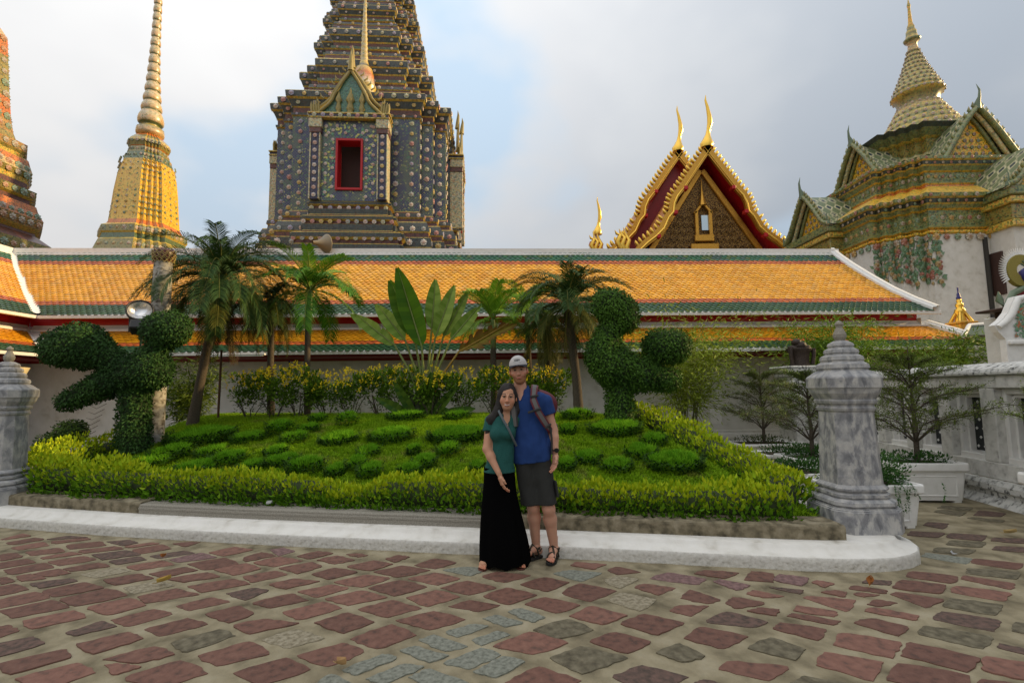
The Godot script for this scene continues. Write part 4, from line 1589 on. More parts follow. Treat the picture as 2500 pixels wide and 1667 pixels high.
func ordination_hall() -> void:
	var o := thing("ordination_hall", "temple hall with two golden gables and tall finials rising behind the gallery", "temple", Vector3(0, 0, 0))
	surf("far_tiles", [[0.0, L(0.30, 0.10, 0.03)], [0.5, L(0.50, 0.19, 0.05)], [1.0, L(0.62, 0.26, 0.07)]], 0.06, 0.5, 0.5, 0.3, 41)
	var spans := [[Vector2(14.05, 18.7), 1.0, -34.0, -39.5], [Vector2(13.75, 20.9), 1.13, -39.0, -50.0]]
	for k in 2:
		var c: Vector2 = spans[k][0]
		var f: float = spans[k][1]
		var z0: float = spans[k][2]
		var z1: float = spans[k][3]
		var half := barge(c, f)
		# roof slopes and the red boards under them
		for sx in [1.0, -1.0]:
			var rings := []
			var under := []
			for q in [half[0], half[2], half[5], half[8], half[12]]:
				var x: float = c.x + (q.x - c.x) * sx
				rings.append(PackedVector3Array([Vector3(x, q.y - 0.05, z0 + 0.05), Vector3(x, q.y - 0.05, z1)]))
				under.append(PackedVector3Array([Vector3(x, q.y - 0.35, z0 - 0.02), Vector3(x, q.y - 0.35, z1 + 0.1)]))
			var g := Geo.new()
			g.loft(rings, false)
			part("tiled_slope", g.mesh(), M.far_tiles, o)
			g = Geo.new()
			g.loft(under, false)
			part("soffit", g.mesh(), M.bright_crimson, o)
			# gilded edge, in two swags, with a row of leaf fins
			g = Geo.new()
			var edge := []
			var prof := []
			for q in half:
				var x: float = c.x + (q.x - c.x) * sx
				var n := Vector2(-0.8 * sx, 0.6)
				edge.append(Vector3(x, q.y, z0 + 0.1))
			for q in edge.size():
				var d: Vector3 = (edge[mini(q + 1, edge.size() - 1)] - edge[maxi(q - 1, 0)]).normalized()
				var n = Vector3(-d.y, d.x, 0) * -sx
				var e: Vector3 = edge[q]
				var wide := 0.42 * f
				prof.append(PackedVector3Array([e + n * 0.05 + Vector3(0, 0, 0.14), e - n * wide + Vector3(0, 0, 0.14), e - n * wide - Vector3(0, 0, 0.1), e + n * 0.05 - Vector3(0, 0, 0.1)]))
			g.loft(prof, true, true)
			part("gable_edge", g.mesh(), M.gold_mosaic, o)
			g = Geo.new()
			var bead := []
			var rad := []
			for q in edge.size():
				bead.append(edge[q] + Vector3(0.28 * sx, -0.12, 0.16) * f)
				rad.append(0.09 * f if q > 3 else 0.03 * f)
			g.tube(bead, rad, 6)
			part("gilded_body", g.mesh(true), M.gold, o)
			g = Geo.new()
			var total := 0.0
			for q in range(1, 12):
				var a: Vector3 = edge[q - 1]
				var b: Vector3 = edge[q]
				var cnt := maxi(1, int(round(a.distance_to(b) / (0.36 * f))))
				for j in cnt:
					var p: Vector3 = a.lerp(b, (j + 0.5) / cnt)
					var d := (b - a).normalized()
					var n = Vector3(-d.y, d.x, 0) * -sx
					var up = (n + Vector3(0, 0.9, 0)).normalized()
					g.tube([p - n * 0.02, p + n * 0.14 * f, p + n * 0.2 * f + up * 0.14 * f, p + n * 0.17 * f + up * 0.3 * f], [0.11 * f, 0.14 * f, 0.11 * f, 0.02], 5)
			part("leaf_fins", g.mesh(true), M.gold, o)
			g = Geo.new()
			var tail := Vector3(c.x + (half[11].x - c.x) * sx, half[11].y, z0 + 0.15)
			for q in 3:
				var b := tail + Vector3(-0.3 * sx * q + 0.5 * sx * -1.0, -0.5 + q * 0.2, 0)
				g.tube([b, b + Vector3(-0.25 * sx, 0.5, 0), b + Vector3(-0.05 * sx, 1.0, 0), b + Vector3(-0.3 * sx, 1.5 - q * 0.2, 0), b + Vector3(-0.42 * sx, 1.95 - q * 0.3, 0)], [0.2, 0.22, 0.16, 0.1, 0.01], 6)
			part("tail_finial", g.mesh(true), M.gold, o)
			g = Geo.new()
			for q in [3, 6, 9]:
				var p: Vector3 = edge[q]
				g.box(p + Vector3(0.42 * sx, -0.15, 0.0), Vector3(0.28, 0.28, 0.5), 0.04)
			part("purlin_end", g.mesh(), M.bright_crimson, o)
		var g2 := Geo.new()
		horn(g2, Vector3(c.x, c.y - 0.15, z0 + 0.1), 3.95 * (1.0 if k == 0 else 1.0))
		part("horn_finial", g2.mesh(true), M.gold, o)
	var gp := Geo.new()
	gp.fan([Vector3(13.75, 20.0, -39.5), Vector3(8.2, 11.5, -39.5), Vector3(19.3, 11.5, -39.5)], Vector3(14, 13, -50))
	part("red_gable_panel", gp.mesh(), once("deep_crimson", L(0.22, 0.004, 0.008), 0.5), o)
	# carved gable panel
	surf("carved_gold", [[0.0, L(0.025, 0.014, 0.01)], [0.42, L(0.07, 0.035, 0.018)], [0.55, L(0.30, 0.17, 0.045)], [1.0, L(0.55, 0.36, 0.10)]], 0.03, 0.6, 0.45, 1.5, 42, 40.0)
	M.carved_gold.metallic = 0.3
	var g3 := Geo.new()
	g3.fan([Vector3(13.9, 17.0, -34.9), Vector3(9.6, 10.4, -34.9), Vector3(18.2, 10.4, -34.9)], Vector3(14, 13, -40))
	part("gable_panel", g3.mesh(), M.carved_gold, o)
	g3 = Geo.new()
	for sx in [-1.0, 1.0]:
		g3.box(Vector3(13.9 + sx * 2.35, 13.75, -34.8), Vector3(0.4, 8.4, 0.25), 0.04, Basis(Vector3.BACK, sx * 0.577))
	part("panel_border", g3.mesh(), M.gold_mosaic, o)
	# raised scrolls on the panel
	g3 = Geo.new()
	for row in 10:
		var y := 10.9 + row * 0.56
		var half_w := (17.0 - y) * 0.64 - 0.4
		var cnt := int(half_w / 0.42)
		for sx in [-1.0, 1.0]:
			for k in cnt:
				var c := Vector3(13.9 + sx * (0.85 + k * 0.52 + (0.2 if row % 2 else 0.0)), y, -34.82)
				if c.x < 13.9 - half_w or c.x > 13.9 + half_w:
					continue
				var path := []
				var rad := []
				for t in 9:
					var a := t * 0.75
					path.append(c + Vector3(cos(a) * sx, sin(a), 0) * (0.27 - t * 0.026) + Vector3(0, 0, 0.04))
					rad.append(0.05 - t * 0.004)
				g3.tube(path, rad, 5)
	stuff(part("carved_scrolls", g3.mesh(true), M.carved_gold, o))
	# little shrine in the middle of the panel
	g3 = Geo.new()
	g3.box(Vector3(13.85, 12.2, -34.7), Vector3(1.4, 0.5, 0.3), 0.05)
	g3.box(Vector3(13.35, 13.3, -34.7), Vector3(0.25, 1.8, 0.25), 0.03)
	g3.box(Vector3(14.35, 13.3, -34.7), Vector3(0.25, 1.8, 0.25), 0.03)
	g3.box(Vector3(13.5, 14.35, -34.7), Vector3(0.9, 0.18, 0.25), 0.03, Basis(Vector3.BACK, 0.9))
	g3.box(Vector3(14.2, 14.35, -34.7), Vector3(0.9, 0.18, 0.25), 0.03, Basis(Vector3.BACK, -0.9))
	g3.lathe([[0.3, 14.6], [0.2, 15.0], [0.08, 15.6], [0.01, 16.6]], 8, Vector3(13.85, 0, -34.7))
	g3.box(Vector3(13.85, 11.2, -34.7), Vector3(2.0, 1.2, 0.3), 0.05)
	part("panel_shrine", g3.mesh(), M.gold_mosaic, o)
	g3 = Geo.new()
	g3.box(Vector3(13.98, 13.35, -34.75), Vector3(0.5, 1.1, 0.05), 0.0)
	part("panel_mirror", g3.mesh(), mat("mirror_glass", L(0.5, 0.6, 0.65), 0.15, 0.9), o)
	# body and the farther low gable on the left
	g3 = Geo.new()
	g3.box(Vector3(13.9, 5.2, -45), Vector3(11.0, 10.4, 19.8))
	part("hall_wall", g3.mesh(), M.white_plaster, o)
	var p3 := thing("far_porch_gable", "small white and red gable end with thin golden finials, farthest left behind the hall's roof", "gable", Vector3(9.2, 0, -52))
	g3 = Geo.new()
	g3.fan([Vector3(-2.3, 12.0, 0), Vector3(2.0, 12.0, 0), Vector3(0.1, 18.6, 0)], Vector3(0, 14, -3))
	g3.quad(Vector3(-2.3, 12.0, 0), Vector3(0.1, 18.6, 0), Vector3(0.1, 18.6, -4), Vector3(-2.3, 12.0, -4))
	part("gable_wall", g3.mesh(), M.white_paint, p3)
	g3 = Geo.new()
	for k in 6:
		g3.box(Vector3(-2.15 + k * 0.3, 12.9 + k * 0.82, 0.1), Vector3(0.34, 0.5, 0.12), 0.02, Basis(Vector3.BACK, -0.35))
	part("red_dentils", g3.mesh(), M.bright_crimson, p3)
	g3 = Geo.new()
	horn(g3, Vector3(0.1, 18.0, 0.1), 4.2)
	part("horn_finial", g3.mesh(true), M.gold, p3)
	g3 = Geo.new()
	horn(g3, Vector3(-2.6, 13.2, 0.1), 3.2)
	part("horn_finial", g3.mesh(true), M.gold, p3)


# ---------------------------------------------------------------- the library tower on the right

func porch_gable(parent: Node3D, half: float, y0: float, y1: float, z1: float, z0: float) -> Node3D:
	var h := hues()
	var n := Node3D.new()
	n.name = "porch_gable"
	parent.add_child(n, true)
	var rise := y1 - y0
	var edge := []
	for q in [[1.12, 0.0], [0.94, 0.05], [0.78, 0.17], [0.62, 0.36], [0.42, 0.60], [0.2, 0.83], [0.0, 1.0]]:
		edge.append(Vector2(q[0] * half, y0 + q[1] * rise))
	var g := Geo.new()
	for k in edge.size() - 1:
		for sx in [-1.0, 1.0]:
			var a: Vector2 = edge[k] * Vector2(sx * 0.86, 1)
			var b: Vector2 = edge[k + 1] * Vector2(sx * 0.86, 1)
			g.fan([Vector3(a.x, a.y - 0.1, z1 - 0.5), Vector3(b.x, b.y - 0.1, z1 - 0.5), Vector3(0, b.y - 0.1, z1 - 0.5), Vector3(0, a.y - 0.1, z1 - 0.5)], Vector3(0, y0, z1 - 3), h.ye)
	part("pediment", g.mesh(), M.garden_chips, n)
	g = Geo.new()
	for sx in [-1.0, 1.0]:
		var rings := []
		for q in edge:
			rings.append(PackedVector3Array([Vector3(q.x * sx, q.y, z1), Vector3(q.x * sx, q.y, z0)]))
		g.loft(rings, false)
	part("roof_slope", g.mesh(), M.diamond_roof, n)
	for lay in 3:
		g = Geo.new()
		for sx in [-1.0, 1.0]:
			var path := []
			var rad := []
			for q in edge:
				path.append(Vector3(q.x * sx * (1.0 - lay * 0.07), q.y + 0.06 - lay * 0.16, z1 - lay * 0.22))
				rad.append(0.13 - lay * 0.015)
			var cols := []
			for q in edge:
				cols.append(h.mg if lay != 1 else h.cr)
			g.tube(path, rad, 6, true, cols)
		part("gable_rim", g.mesh(true), M.garden_chips, n)
	g = Geo.new()
	for sx in [-1.0, 1.0]:
		for k in 12:
			var t := (k + 0.5) / 12.0 * (edge.size() - 1)
			var a: Vector2 = edge[int(t)].lerp(edge[mini(int(t) + 1, edge.size() - 1)], t - int(t))
			var o := Vector3(a.x * sx, a.y + 0.08, z1)
			g.tube([o, o + Vector3(sx * 0.12, 0.13, 0), o + Vector3(sx * 0.1, 0.34, 0)], [0.07, 0.08, 0.01], 5, true, [h.mg, h.mg, h.cr])
	part("rim_fins", g.mesh(true), M.garden_chips, n)
	for q in [[0.0, y1 - 0.1, 1.3], [-half * 1.12, y0, 0.7], [half * 1.12, y0, 0.7]]:
		g = Geo.new()
		var o := Vector3(q[0], q[1], z1)
		var t: float = q[2]
		g.tube([o, o + Vector3(0, 0.25, 0.02) * t, o + Vector3(0.02, 0.45, 0.1) * t, o + Vector3(0.03, 0.7, 0.12) * t, o + Vector3(0.0, 1.0, 0.04) * t], [0.13 * t, 0.1 * t, 0.05 * t, 0.035 * t, 0.004], 6)
		part("horn_finial", g.mesh(true), once("green_glaze", L(0.13, 0.18, 0.11), 0.4), n)
	var many := Many.new()
	var rows := int(rise / 0.34)
	for r in rows:
		var yy := y0 + 0.12 + r * 0.34
		var w := half * 0.86 * (1.0 - (yy - y0) / rise) - 0.28
		var c := int(w * 2.0 / 0.34)
		for k in c:
			var s := 0.2
			many.add(Vector3(s, 0, 0), Vector3(0, s, 0), Vector3(0, 0, s), Vector3((k - (c - 1) / 2.0) * 0.34, yy, z1 - 0.48), [Color(0.30, 0.30, 0.24), Color(0.42, 0.34, 0.26), Color(0.22, 0.30, 0.20)][k % 3])
	many.put("pediment_flowers", S.rosette, M.porcelain, n)
	return n


func mondop() -> void:
	var h := hues()
	var o := thing("library_tower", "white walled temple library with green and yellow porcelain gables and a tiered spire", "temple", Vector3(23.1, 0, -27.0))
	var im := Image.create(256, 256, false, Image.FORMAT_RGB8)
	for y in 256:
		for x in 256:
			var u := absf(fposmod(x / 64.0, 1.0) - 0.5) + absf(fposmod(y / 64.0, 1.0) - 0.5)
			im.set_pixel(x, y, L(0.03, 0.05, 0.06) if u < 0.27 else (L(0.55, 0.52, 0.32) if u < 0.47 else L(0.16, 0.20, 0.10)))
	var dm := mat("diamond_roof", Color.WHITE, 0.4)
	dm.albedo_texture = ImageTexture.create_from_image(im)
	dm.uv1_triplanar = true
	dm.uv1_scale = Vector3(0.5, 0.5, 0.5)
	var body := Node3D.new()
	body.name = "body"
	o.add_child(body, true)
	body.position = Vector3(-0.55, 0, 0)
	stack(body, "white_wall", M.white_plaster, 5.2, 5.2, 4, 0.38, [[0.25, -0.05], [0.25, 1.2], [0.0, 1.3], [0.0, 8.3]])
	stack(body, "first_cornice", M.garden_chips, 5.2, 5.2, 4, 0.38, [[0.0, 8.3, "ye"], [0.10, 8.36, "ye"], [0.10, 8.46, "mr"], [0.04, 8.5, "ye"], [0.14, 8.58, "mg"], [0.02, 8.7, "mg"], [0.02, 9.4, "ye"], [0.12, 9.46, "mg"], [0.18, 9.62, "gd"], [0.26, 9.68, "dk"], [0.30, 9.86, "gd"], [0.40, 9.92, "mg"], [0.42, 10.08, "mg"], [0.30, 10.12, "ye"], [-0.9, 10.9, "ol"]])
	stack(body, "second_storey", M.garden_chips, 4.0, 4.0, 4, 0.34, [[0.1, 10.8, "or"], [0.0, 11.1, "ye"], [0.06, 11.16, "mg"], [0.0, 11.26, "mg"], [0.0, 11.7, "ye"], [0.10, 11.76, "mg"], [0.2, 11.95, "gd"], [0.28, 12.0, "dk"], [0.32, 12.16, "gd"], [0.42, 12.22, "mg"], [0.42, 12.36, "ol"], [-1.9, 12.8, "or"], [-1.9, 13.4, "mg"], [-1.8, 13.5, "cr"], [-1.95, 13.7, "mg"], [-2.05, 13.8, "ol"], [-2.05, 14.5, "gd"], [-1.9, 14.6, "mg"], [-1.6, 14.9, "dk"], [-1.4, 15.1, "gd"]])
	for q in [[5.62, 9.98, 0.5, 0.2], [4.42, 12.28, 0.45, 0.18], [5.5, 9.75, 0.4, 0.16], [5.22, 9.05, 0.4, 0.22], [4.02, 11.5, 0.36, 0.2], [5.25, 8.16, 0.5, 0.34], [4.3, 12.08, 0.4, 0.16]]:
		var mm := Many.new()
		var nn: float = 0.38 if q[0] > 5.0 else 0.34
		rosettes_on(body, redent(q[0], q[0], 4, nn, q[1]), q[2], q[3], mm, 0.0, false, [Color(0.45, 0.42, 0.33), Color(0.22, 0.34, 0.22), Color(0.5, 0.36, 0.12), Color(0.4, 0.2, 0.14)])
		mm.put("porcelain_flowers", S.rosette, M.porcelain, body)
	# hanging clusters on the redented corner
	var many := Many.new()
	var leaf := Many.new()
	var ring := redent(5.22, 5.22, 4, 0.38, 0.0)
	for k in range(18, 27):
		var a := ring[k % ring.size()]
		var b := ring[(k + 1) % ring.size()]
		var d := b - a
		if d.length() > 1.0:
			d = d.normalized() * 0.4
		var n := Vector3(-d.z, 0, d.x).normalized()
		if d.cross(Vector3.UP).dot(n) < 0:
			n = -n
		var low := rng.randf_range(5.9, 6.5)
		for j in 22:
			var y := lerpf(8.2, low, j / 22.0)
			var x := Vector3.UP.cross(n)
			var s := rng.randf_range(0.14, 0.32)
			many.add(x * s, Vector3.UP * s, n * s, Vector3(a.x, y, a.z) + d * rng.randf_range(0.1, 0.9) + n * 0.02, [Color(0.42, 0.42, 0.34), Color(0.10, 0.22, 0.12), Color(0.14, 0.28, 0.16), Color(0.38, 0.30, 0.12), Color(0.34, 0.14, 0.10)][rng.randi() % 5])
			var c := rng.randf() * TAU
			leaf.add((x * cos(c) + Vector3.UP * sin(c)) * 0.3, n * 0.3, (Vector3.UP * cos(c) - x * sin(c)) * 0.3, Vector3(a.x, y, a.z) + d * rng.randf() + n * 0.02, Color(0.06, 0.15, 0.07).lerp(Color(0.2, 0.3, 0.16), rng.randf()))
	many.put("hanging_flowers", S.rosette, M.porcelain, body)
	leaf.put("hanging_leaves", leaf_mesh(1.0, 0.6, 0.05, 0.0), M.porcelain, body)
	# spire
	var g := Geo.new()
	var prof := []
	var cols := []
	for q in [[2.7, 15.0, "dk"], [2.95, 15.25, "gd"], [2.95, 15.45, "mg"], [2.6, 15.55, "mg"], [2.62, 15.85, "gd"], [2.3, 15.95, "mg"], [2.3, 16.25, "gd"], [2.0, 16.35, "mg"], [2.0, 16.65, "gd"], [1.72, 16.75, "mg"], [1.7, 17.05, "gd"], [1.5, 17.12, "pk"], [1.45, 17.35, "ol"], [1.32, 17.45, "ol"], [1.45, 17.85, "ol"], [1.68, 18.0, "gd"], [1.74, 18.1, "mg"], [1.55, 18.2, "ye"]]:
		prof.append([q[0], q[1]])
		cols.append(h[q[2]])
	for k in 9:
		var t := k / 9.0
		var r := 1.5 * pow(1.0 - t, 1.25) + 0.30 * t + 0.05
		prof.append([r, 18.3 + k * 0.29])
		cols.append(h.mg)
		prof.append([r - 0.03, 18.3 + k * 0.29 + 0.17])
		cols.append(h.gd)
	for q in [[0.34, 20.9, "pk"], [0.30, 21.2, "pk"], [0.52, 21.36, "mg"], [0.58, 21.46, "mg"], [0.42, 21.55, "gd"], [0.36, 21.8, "mg"], [0.36, 21.95, "gd"], [0.26, 22.1, "mg"], [0.26, 22.25, "gd"], [0.16, 22.45, "ye"], [0.13, 22.7, "ye"], [0.09, 23.4, "ye"], [0.13, 23.6, "gd"], [0.07, 23.75, "gd"], [0.01, 24.1, "gd"]]:
		prof.append([q[0], q[1]])
		cols.append(h[q[2]])
	for q in prof:
		q[0] *= 0.72
	g.lathe(prof, 24, Vector3(0.3, 0, 0), cols)
	part("spire", g.mesh(true), M.garden_chips, o)
	many = Many.new()
	for q in [[2.97, 15.35, 26, 0.26], [2.64, 15.7, 26, 0.2], [2.32, 16.1, 26, 0.19], [2.02, 16.5, 24, 0.18], [1.72, 16.9, 22, 0.17], [1.46, 17.3, 20, 0.16], [1.72, 18.06, 22, 0.16]]:
		for k in q[2]:
			var a: float = TAU * k / q[2]
			var n := Vector3(cos(a), 0, sin(a))
			many.add(Vector3.UP.cross(n) * q[3], Vector3.UP * q[3], n * q[3], n * q[0] * 0.72 + Vector3(0.3, q[1], 0), [Color(0.55, 0.5, 0.42), Color(0.5, 0.44, 0.38)][k % 2])
	for k in 9:
		var t := k / 9.0
		var r := 1.5 * pow(1.0 - t, 1.25) + 0.30 * t + 0.07
		var cnt := int(12 + 10 * (1.0 - t))
		for j in cnt:
			var a := TAU * j / cnt
			var n := Vector3(cos(a), 0, sin(a))
			many.add(Vector3.UP.cross(n) * 0.14, Vector3.UP * 0.14, n * 0.2, n * r * 0.72 + Vector3(0.3, 18.38 + k * 0.29, 0), Color(0.46, 0.42, 0.30))
	many.put("spire_flowers", S.rosette, M.porcelain, o)
	# four arms, each with a high and a low gable
	var up := porch_gable(o, 2.2, 12.2, 15.15, 3.7, 0.0)
	var low := porch_gable(o, 1.85, 9.9, 12.1, 6.7, 3.0)
	for turn in [-PI / 2, PI / 2]:
		for src in [up, low]:
			var d: Node3D = src.duplicate()
			d.name = "porch_gable"
			o.add_child(d, true)
			d.rotation.y = turn
	for turn in [0.0, -PI / 2]:
		var p := Node3D.new()
		p.name = "porch"
		o.add_child(p, true)
		p.rotation.y = turn
		g = Geo.new()
		g.box(Vector3(0, 4.1, 4.6), Vector3(3.2, 8.3, 3.4))
		part("porch_wall", g.mesh(), M.white_plaster, p)
		g = Geo.new()
		g.box(Vector3(0, 8.4, 4.7), Vector3(3.5, 0.3, 3.6), 0.04, Basis(), h.gd)
		g.box(Vector3(0, 8.9, 4.7), Vector3(3.4, 0.7, 3.5), 0.04, Basis(), h.ol)
		g.box(Vector3(0, 9.4, 4.7), Vector3(3.7, 0.3, 3.8), 0.04, Basis(), h.gd)
		g.box(Vector3(0, 9.75, 4.7), Vector3(3.9, 0.4, 4.0), 0.04, Basis(), h.mg)
		g.box(Vector3(0, 11.2, 2.2), Vector3(4.3, 0.5, 3.0), 0.04, Basis(), h.or)
		g.box(Vector3(0, 11.8, 2.2), Vector3(4.6, 0.6, 3.1), 0.04, Basis(), h.gd)
		g.box(Vector3(0, 12.2, 2.2), Vector3(4.8, 0.25, 3.2), 0.04, Basis(), h.mg)
		part("porch_cornice", g.mesh(), M.garden_chips, p)
	g = Geo.new()
	g.box(Vector3(-1.62, 6.4, 5.3), Vector3(0.12, 1.9, 0.9), 0.02)
	part("porch_opening", g.mesh(), M.dark_wood, o)
	g = Geo.new()
	g.tube([Vector3(-1.85, 0.5, 5.25), Vector3(-1.85, 8.1, 5.25)], [0.09, 0.09], 8)
	part("drain_pipe", g.mesh(true), mat("dark_pipe", L(0.03, 0.028, 0.025), 0.8), o)


func added_shade_building() -> void:  # unseen building added right of the frame; its side keeps the sun off the garden
	var o := thing("added_shade_building", "unseen white building with a tiled roof, added right of the court to shade it", "gate", Vector3(20.3, 0, -0.4))
	var g := Geo.new()
	g.box(Vector3(0, 4.6, 0), Vector3(9.0, 9.2, 20.0), 0.05)
	part("wall", g.mesh(), M.white_plaster, o)
	g = Geo.new()
	g.fan([Vector3(-5.2, 8.9, 10.6), Vector3(0, 14.0, 10.6), Vector3(5.2, 8.9, 10.6)], Vector3(0, 8, 0))
	g.fan([Vector3(-5.2, 8.9, -10.6), Vector3(0, 14.0, -10.6), Vector3(5.2, 8.9, -10.6)], Vector3(0, 8, 0))
	part("gable_wall", g.mesh(), M.white_plaster, o)
	g = Geo.new()
	g.quad(Vector3(-5.3, 8.85, -10.7), Vector3(-5.3, 8.85, 10.7), Vector3(0, 14.1, 10.7), Vector3(0, 14.1, -10.7))
	g.quad(Vector3(5.3, 8.85, 10.7), Vector3(5.3, 8.85, -10.7), Vector3(0, 14.1, -10.7), Vector3(0, 14.1, 10.7))
	part("tiled_slope", g.mesh(), M.far_tiles, o)


# ---------------------------------------------------------------- white walls, pier and gate on the right

func right_walls() -> void:
	surf("mouldy_white", [[0.0, L(0.02, 0.02, 0.02)], [0.25, L(0.10, 0.10, 0.095)], [0.38, L(0.52, 0.52, 0.49)], [1.0, L(0.66, 0.65, 0.62)]], 0.02, 0.9, 0.9, 0.5, 51, 30.0)
	surf("stained_white", [[0.0, L(0.20, 0.195, 0.18)], [0.22, L(0.50, 0.49, 0.46)], [0.5, L(0.64, 0.63, 0.59)], [1.0, L(0.70, 0.69, 0.66)]], 0.014, 0.8, 0.85, 0.3, 52, 20.0)
	var o := thing("window_wall", "low white garden wall with recessed openings filled by dark panels, right of the marble post", "wall", Vector3(6.3, 0, -6.4), deg_to_rad(-98.37))
	var u0 := -6.6
	var u1 := 4.2
	var g := Geo.new()
	g.box(Vector3((u0 + u1) / 2, 0.42, -0.2), Vector3(u1 - u0, 0.22, 0.40), 0.01)
	g.box(Vector3((u0 + u1) / 2, 1.585, -0.2), Vector3(u1 - u0, 0.17, 0.40), 0.01)
	var k0 := -7
	for k in range(k0, 6):
		var c := 0.1 + k * 0.83
		g.box(Vector3(c + 0.415, 1.015, -0.2), Vector3(0.24, 0.97, 0.396), 0.01)
	part("wall_body", g.mesh(), M.stained_white, o)
	for k in range(k0, 6):
		var c := 0.1 + k * 0.83
		g = Geo.new()
		for sx in [-1.0, 1.0]:
			g.box(Vector3(c + sx * 0.262, 1.0, -0.23), Vector3(0.064, 0.99, 0.26), 0.008)
			g.box(Vector3(c + sx * 0.213, 1.0, -0.27), Vector3(0.034, 0.80, 0.2), 0.006)
		g.box(Vector3(c, 1.46, -0.23), Vector3(0.46, 0.075, 0.26), 0.008)
		g.box(Vector3(c, 1.395, -0.27), Vector3(0.40, 0.05, 0.2), 0.006)
		g.box(Vector3(c, 0.56, -0.20), Vector3(0.46, 0.09, 0.3), 0.008)
		part("window_frame", g.mesh(), M.white_paint, o)
		g = Geo.new()
		g.box(Vector3(c, 1.0, -0.265), Vector3(0.392, 0.76, 0.04))
		var pn := part("window_panel", g.mesh(), once("panel_dark", L(0.012, 0.016, 0.018), 0.5), o)
		g = Geo.new()
		for r in 6:
			for j in 3:
				var x := c + (j - 1) * 0.12 + (0.03 if r % 2 else -0.03)
				var y := 0.68 + r * 0.125
				g.box(Vector3(x, y, -0.241), Vector3(0.03, 0.03, 0.012), 0.0, Basis(Vector3.BACK, 0.78))
		part("flower_studs", g.mesh(), M.white_paint, pn)
	g = Geo.new()
	g.box(Vector3((u0 + u1) / 2, 1.70, -0.2), Vector3(u1 - u0, 0.06, 0.52), 0.015)
	var rings := []
	for x in [u0, u1]:
		rings.append(PackedVector3Array([Vector3(x, 1.73, 0.05), Vector3(x, 1.76, 0.03), Vector3(x, 1.80, -0.06), Vector3(x, 1.84, -0.2), Vector3(x, 1.80, -0.34), Vector3(x, 1.73, -0.45)]))
	g.loft(rings, false, true)
	part("coping", g.mesh(), M.mouldy_white, o)
	g = Geo.new()
	rings = []
	for x in [u0, u1]:
		rings.append(PackedVector3Array([Vector3(x, 0.31, 0.0), Vector3(x, 0.30, 0.06), Vector3(x, 0.25, 0.10), Vector3(x, 0.18, 0.10), Vector3(x, 0.15, 0.06), Vector3(x, 0.10, 0.06), Vector3(x, -0.05, 0.22)]))
	g.loft(rings, false, true)
	part("plinth", g.mesh(), M.mouldy_white, o)
	# pier at the far end with a dark stone vessel on it
	var p := thing("white_pier", "white square pier with a moulded cap at the far end of the garden wall", "pillar", Vector3(6.95, 0, -12.05))
	g = Geo.new()
	g.box(Vector3(0, 0.15, 0), Vector3(0.98, 0.3, 0.98), 0.03)
	g.box(Vector3(0, 0.95, 0), Vector3(0.78, 1.4, 0.78), 0.02)
	part("shaft", g.mesh(), M.stained_white, p)
	g = Geo.new()
	for q in [[0.86, 1.66, 0.08], [0.74, 1.74, 0.10], [0.82, 1.84, 0.12], [0.94, 1.94, 0.10], [0.98, 2.01, 0.06]]:
		g.box(Vector3(0, q[1], 0), Vector3(q[0], q[2], q[0]), 0.02)
	part("cap", g.mesh(), M.mouldy_white, p)
	surf("dark_carved", [[0.0, L(0.012, 0.008, 0.007)], [0.6, L(0.04, 0.026, 0.02)], [1.0, L(0.13, 0.10, 0.075)]], 0.04, 1.5, 0.6, 0.8, 53)
	var v := thing("stone_vessel", "dark brown carved stone vessel standing on the white pier", "sculpture", Vector3(6.97, 2.04, -12.05))
	g = Geo.new()
	g.lathe([[0.02, 0.0], [0.20, 0.0], [0.23, 0.04], [0.20, 0.10], [0.215, 0.26], [0.23, 0.34], [0.29, 0.40], [0.27, 0.44]], 14)
	part("bowl", g.mesh(true), M.dark_carved, v)
	g = Geo.new()
	for q in [[-0.15, 0.42, 0.13], [0.02, 0.50, 0.16], [0.14, 0.43, 0.14], [-0.06, 0.58, 0.12]]:
		g.lathe([[0.02, -q[2] * 0.8], [q[2] * 0.8, -q[2] * 0.5], [q[2], 0.0], [q[2] * 0.75, q[2] * 0.5], [0.01, q[2] * 0.75]], 9, Vector3(q[0], q[1], 0.02))
	g.tube([Vector3(-0.24, 0.04, 0.12), Vector3(-0.28, 0.25, 0.14), Vector3(-0.26, 0.45, 0.1)], [0.05, 0.045, 0.06], 7)
	g.tube([Vector3(0.24, 0.04, 0.12), Vector3(0.27, 0.25, 0.14), Vector3(0.29, 0.42, 0.1)], [0.05, 0.045, 0.06], 7)
	part("carved_lid", g.mesh(true), M.dark_carved, v)
	# gate house behind the wall, at the right edge
	var t := thing("scrolled_gate", "white gate with a scrolled gable edge and a mosaic tree, behind the low wall", "gate", Vector3(8.8, 0, -9.0))
	var outline := [Vector2(0.18, -0.05), Vector2(0.18, 2.36), Vector2(0.06, 2.5), Vector2(0.0, 2.62), Vector2(0.14, 2.72), Vector2(0.27, 2.86), Vector2(0.35, 3.02), Vector2(0.42, 3.14), Vector2(0.55, 3.17), Vector2(0.72, 3.1), Vector2(0.9, 3.05), Vector2(2.4, 3.05), Vector2(2.4, -0.05)]
	g = Geo.new()
	var front := PackedVector3Array()
	var back := PackedVector3Array()
	for q in outline:
		front.append(Vector3(q.x, q.y, 0.0))
		back.append(Vector3(q.x, q.y, -0.12))
	g.loft([back, front], true, true)
	var tri := Geometry2D.triangulate_polygon(PackedVector2Array(outline))
	for k in range(0, tri.size(), 3):
		g.fan([front[tri[k]], front[tri[k + 1]], front[tri[k + 2]]], Vector3(1, 1, -9))
	part("gate_wall", g.mesh(), M.white_paint, t)
	g = Geo.new()
	var path := []
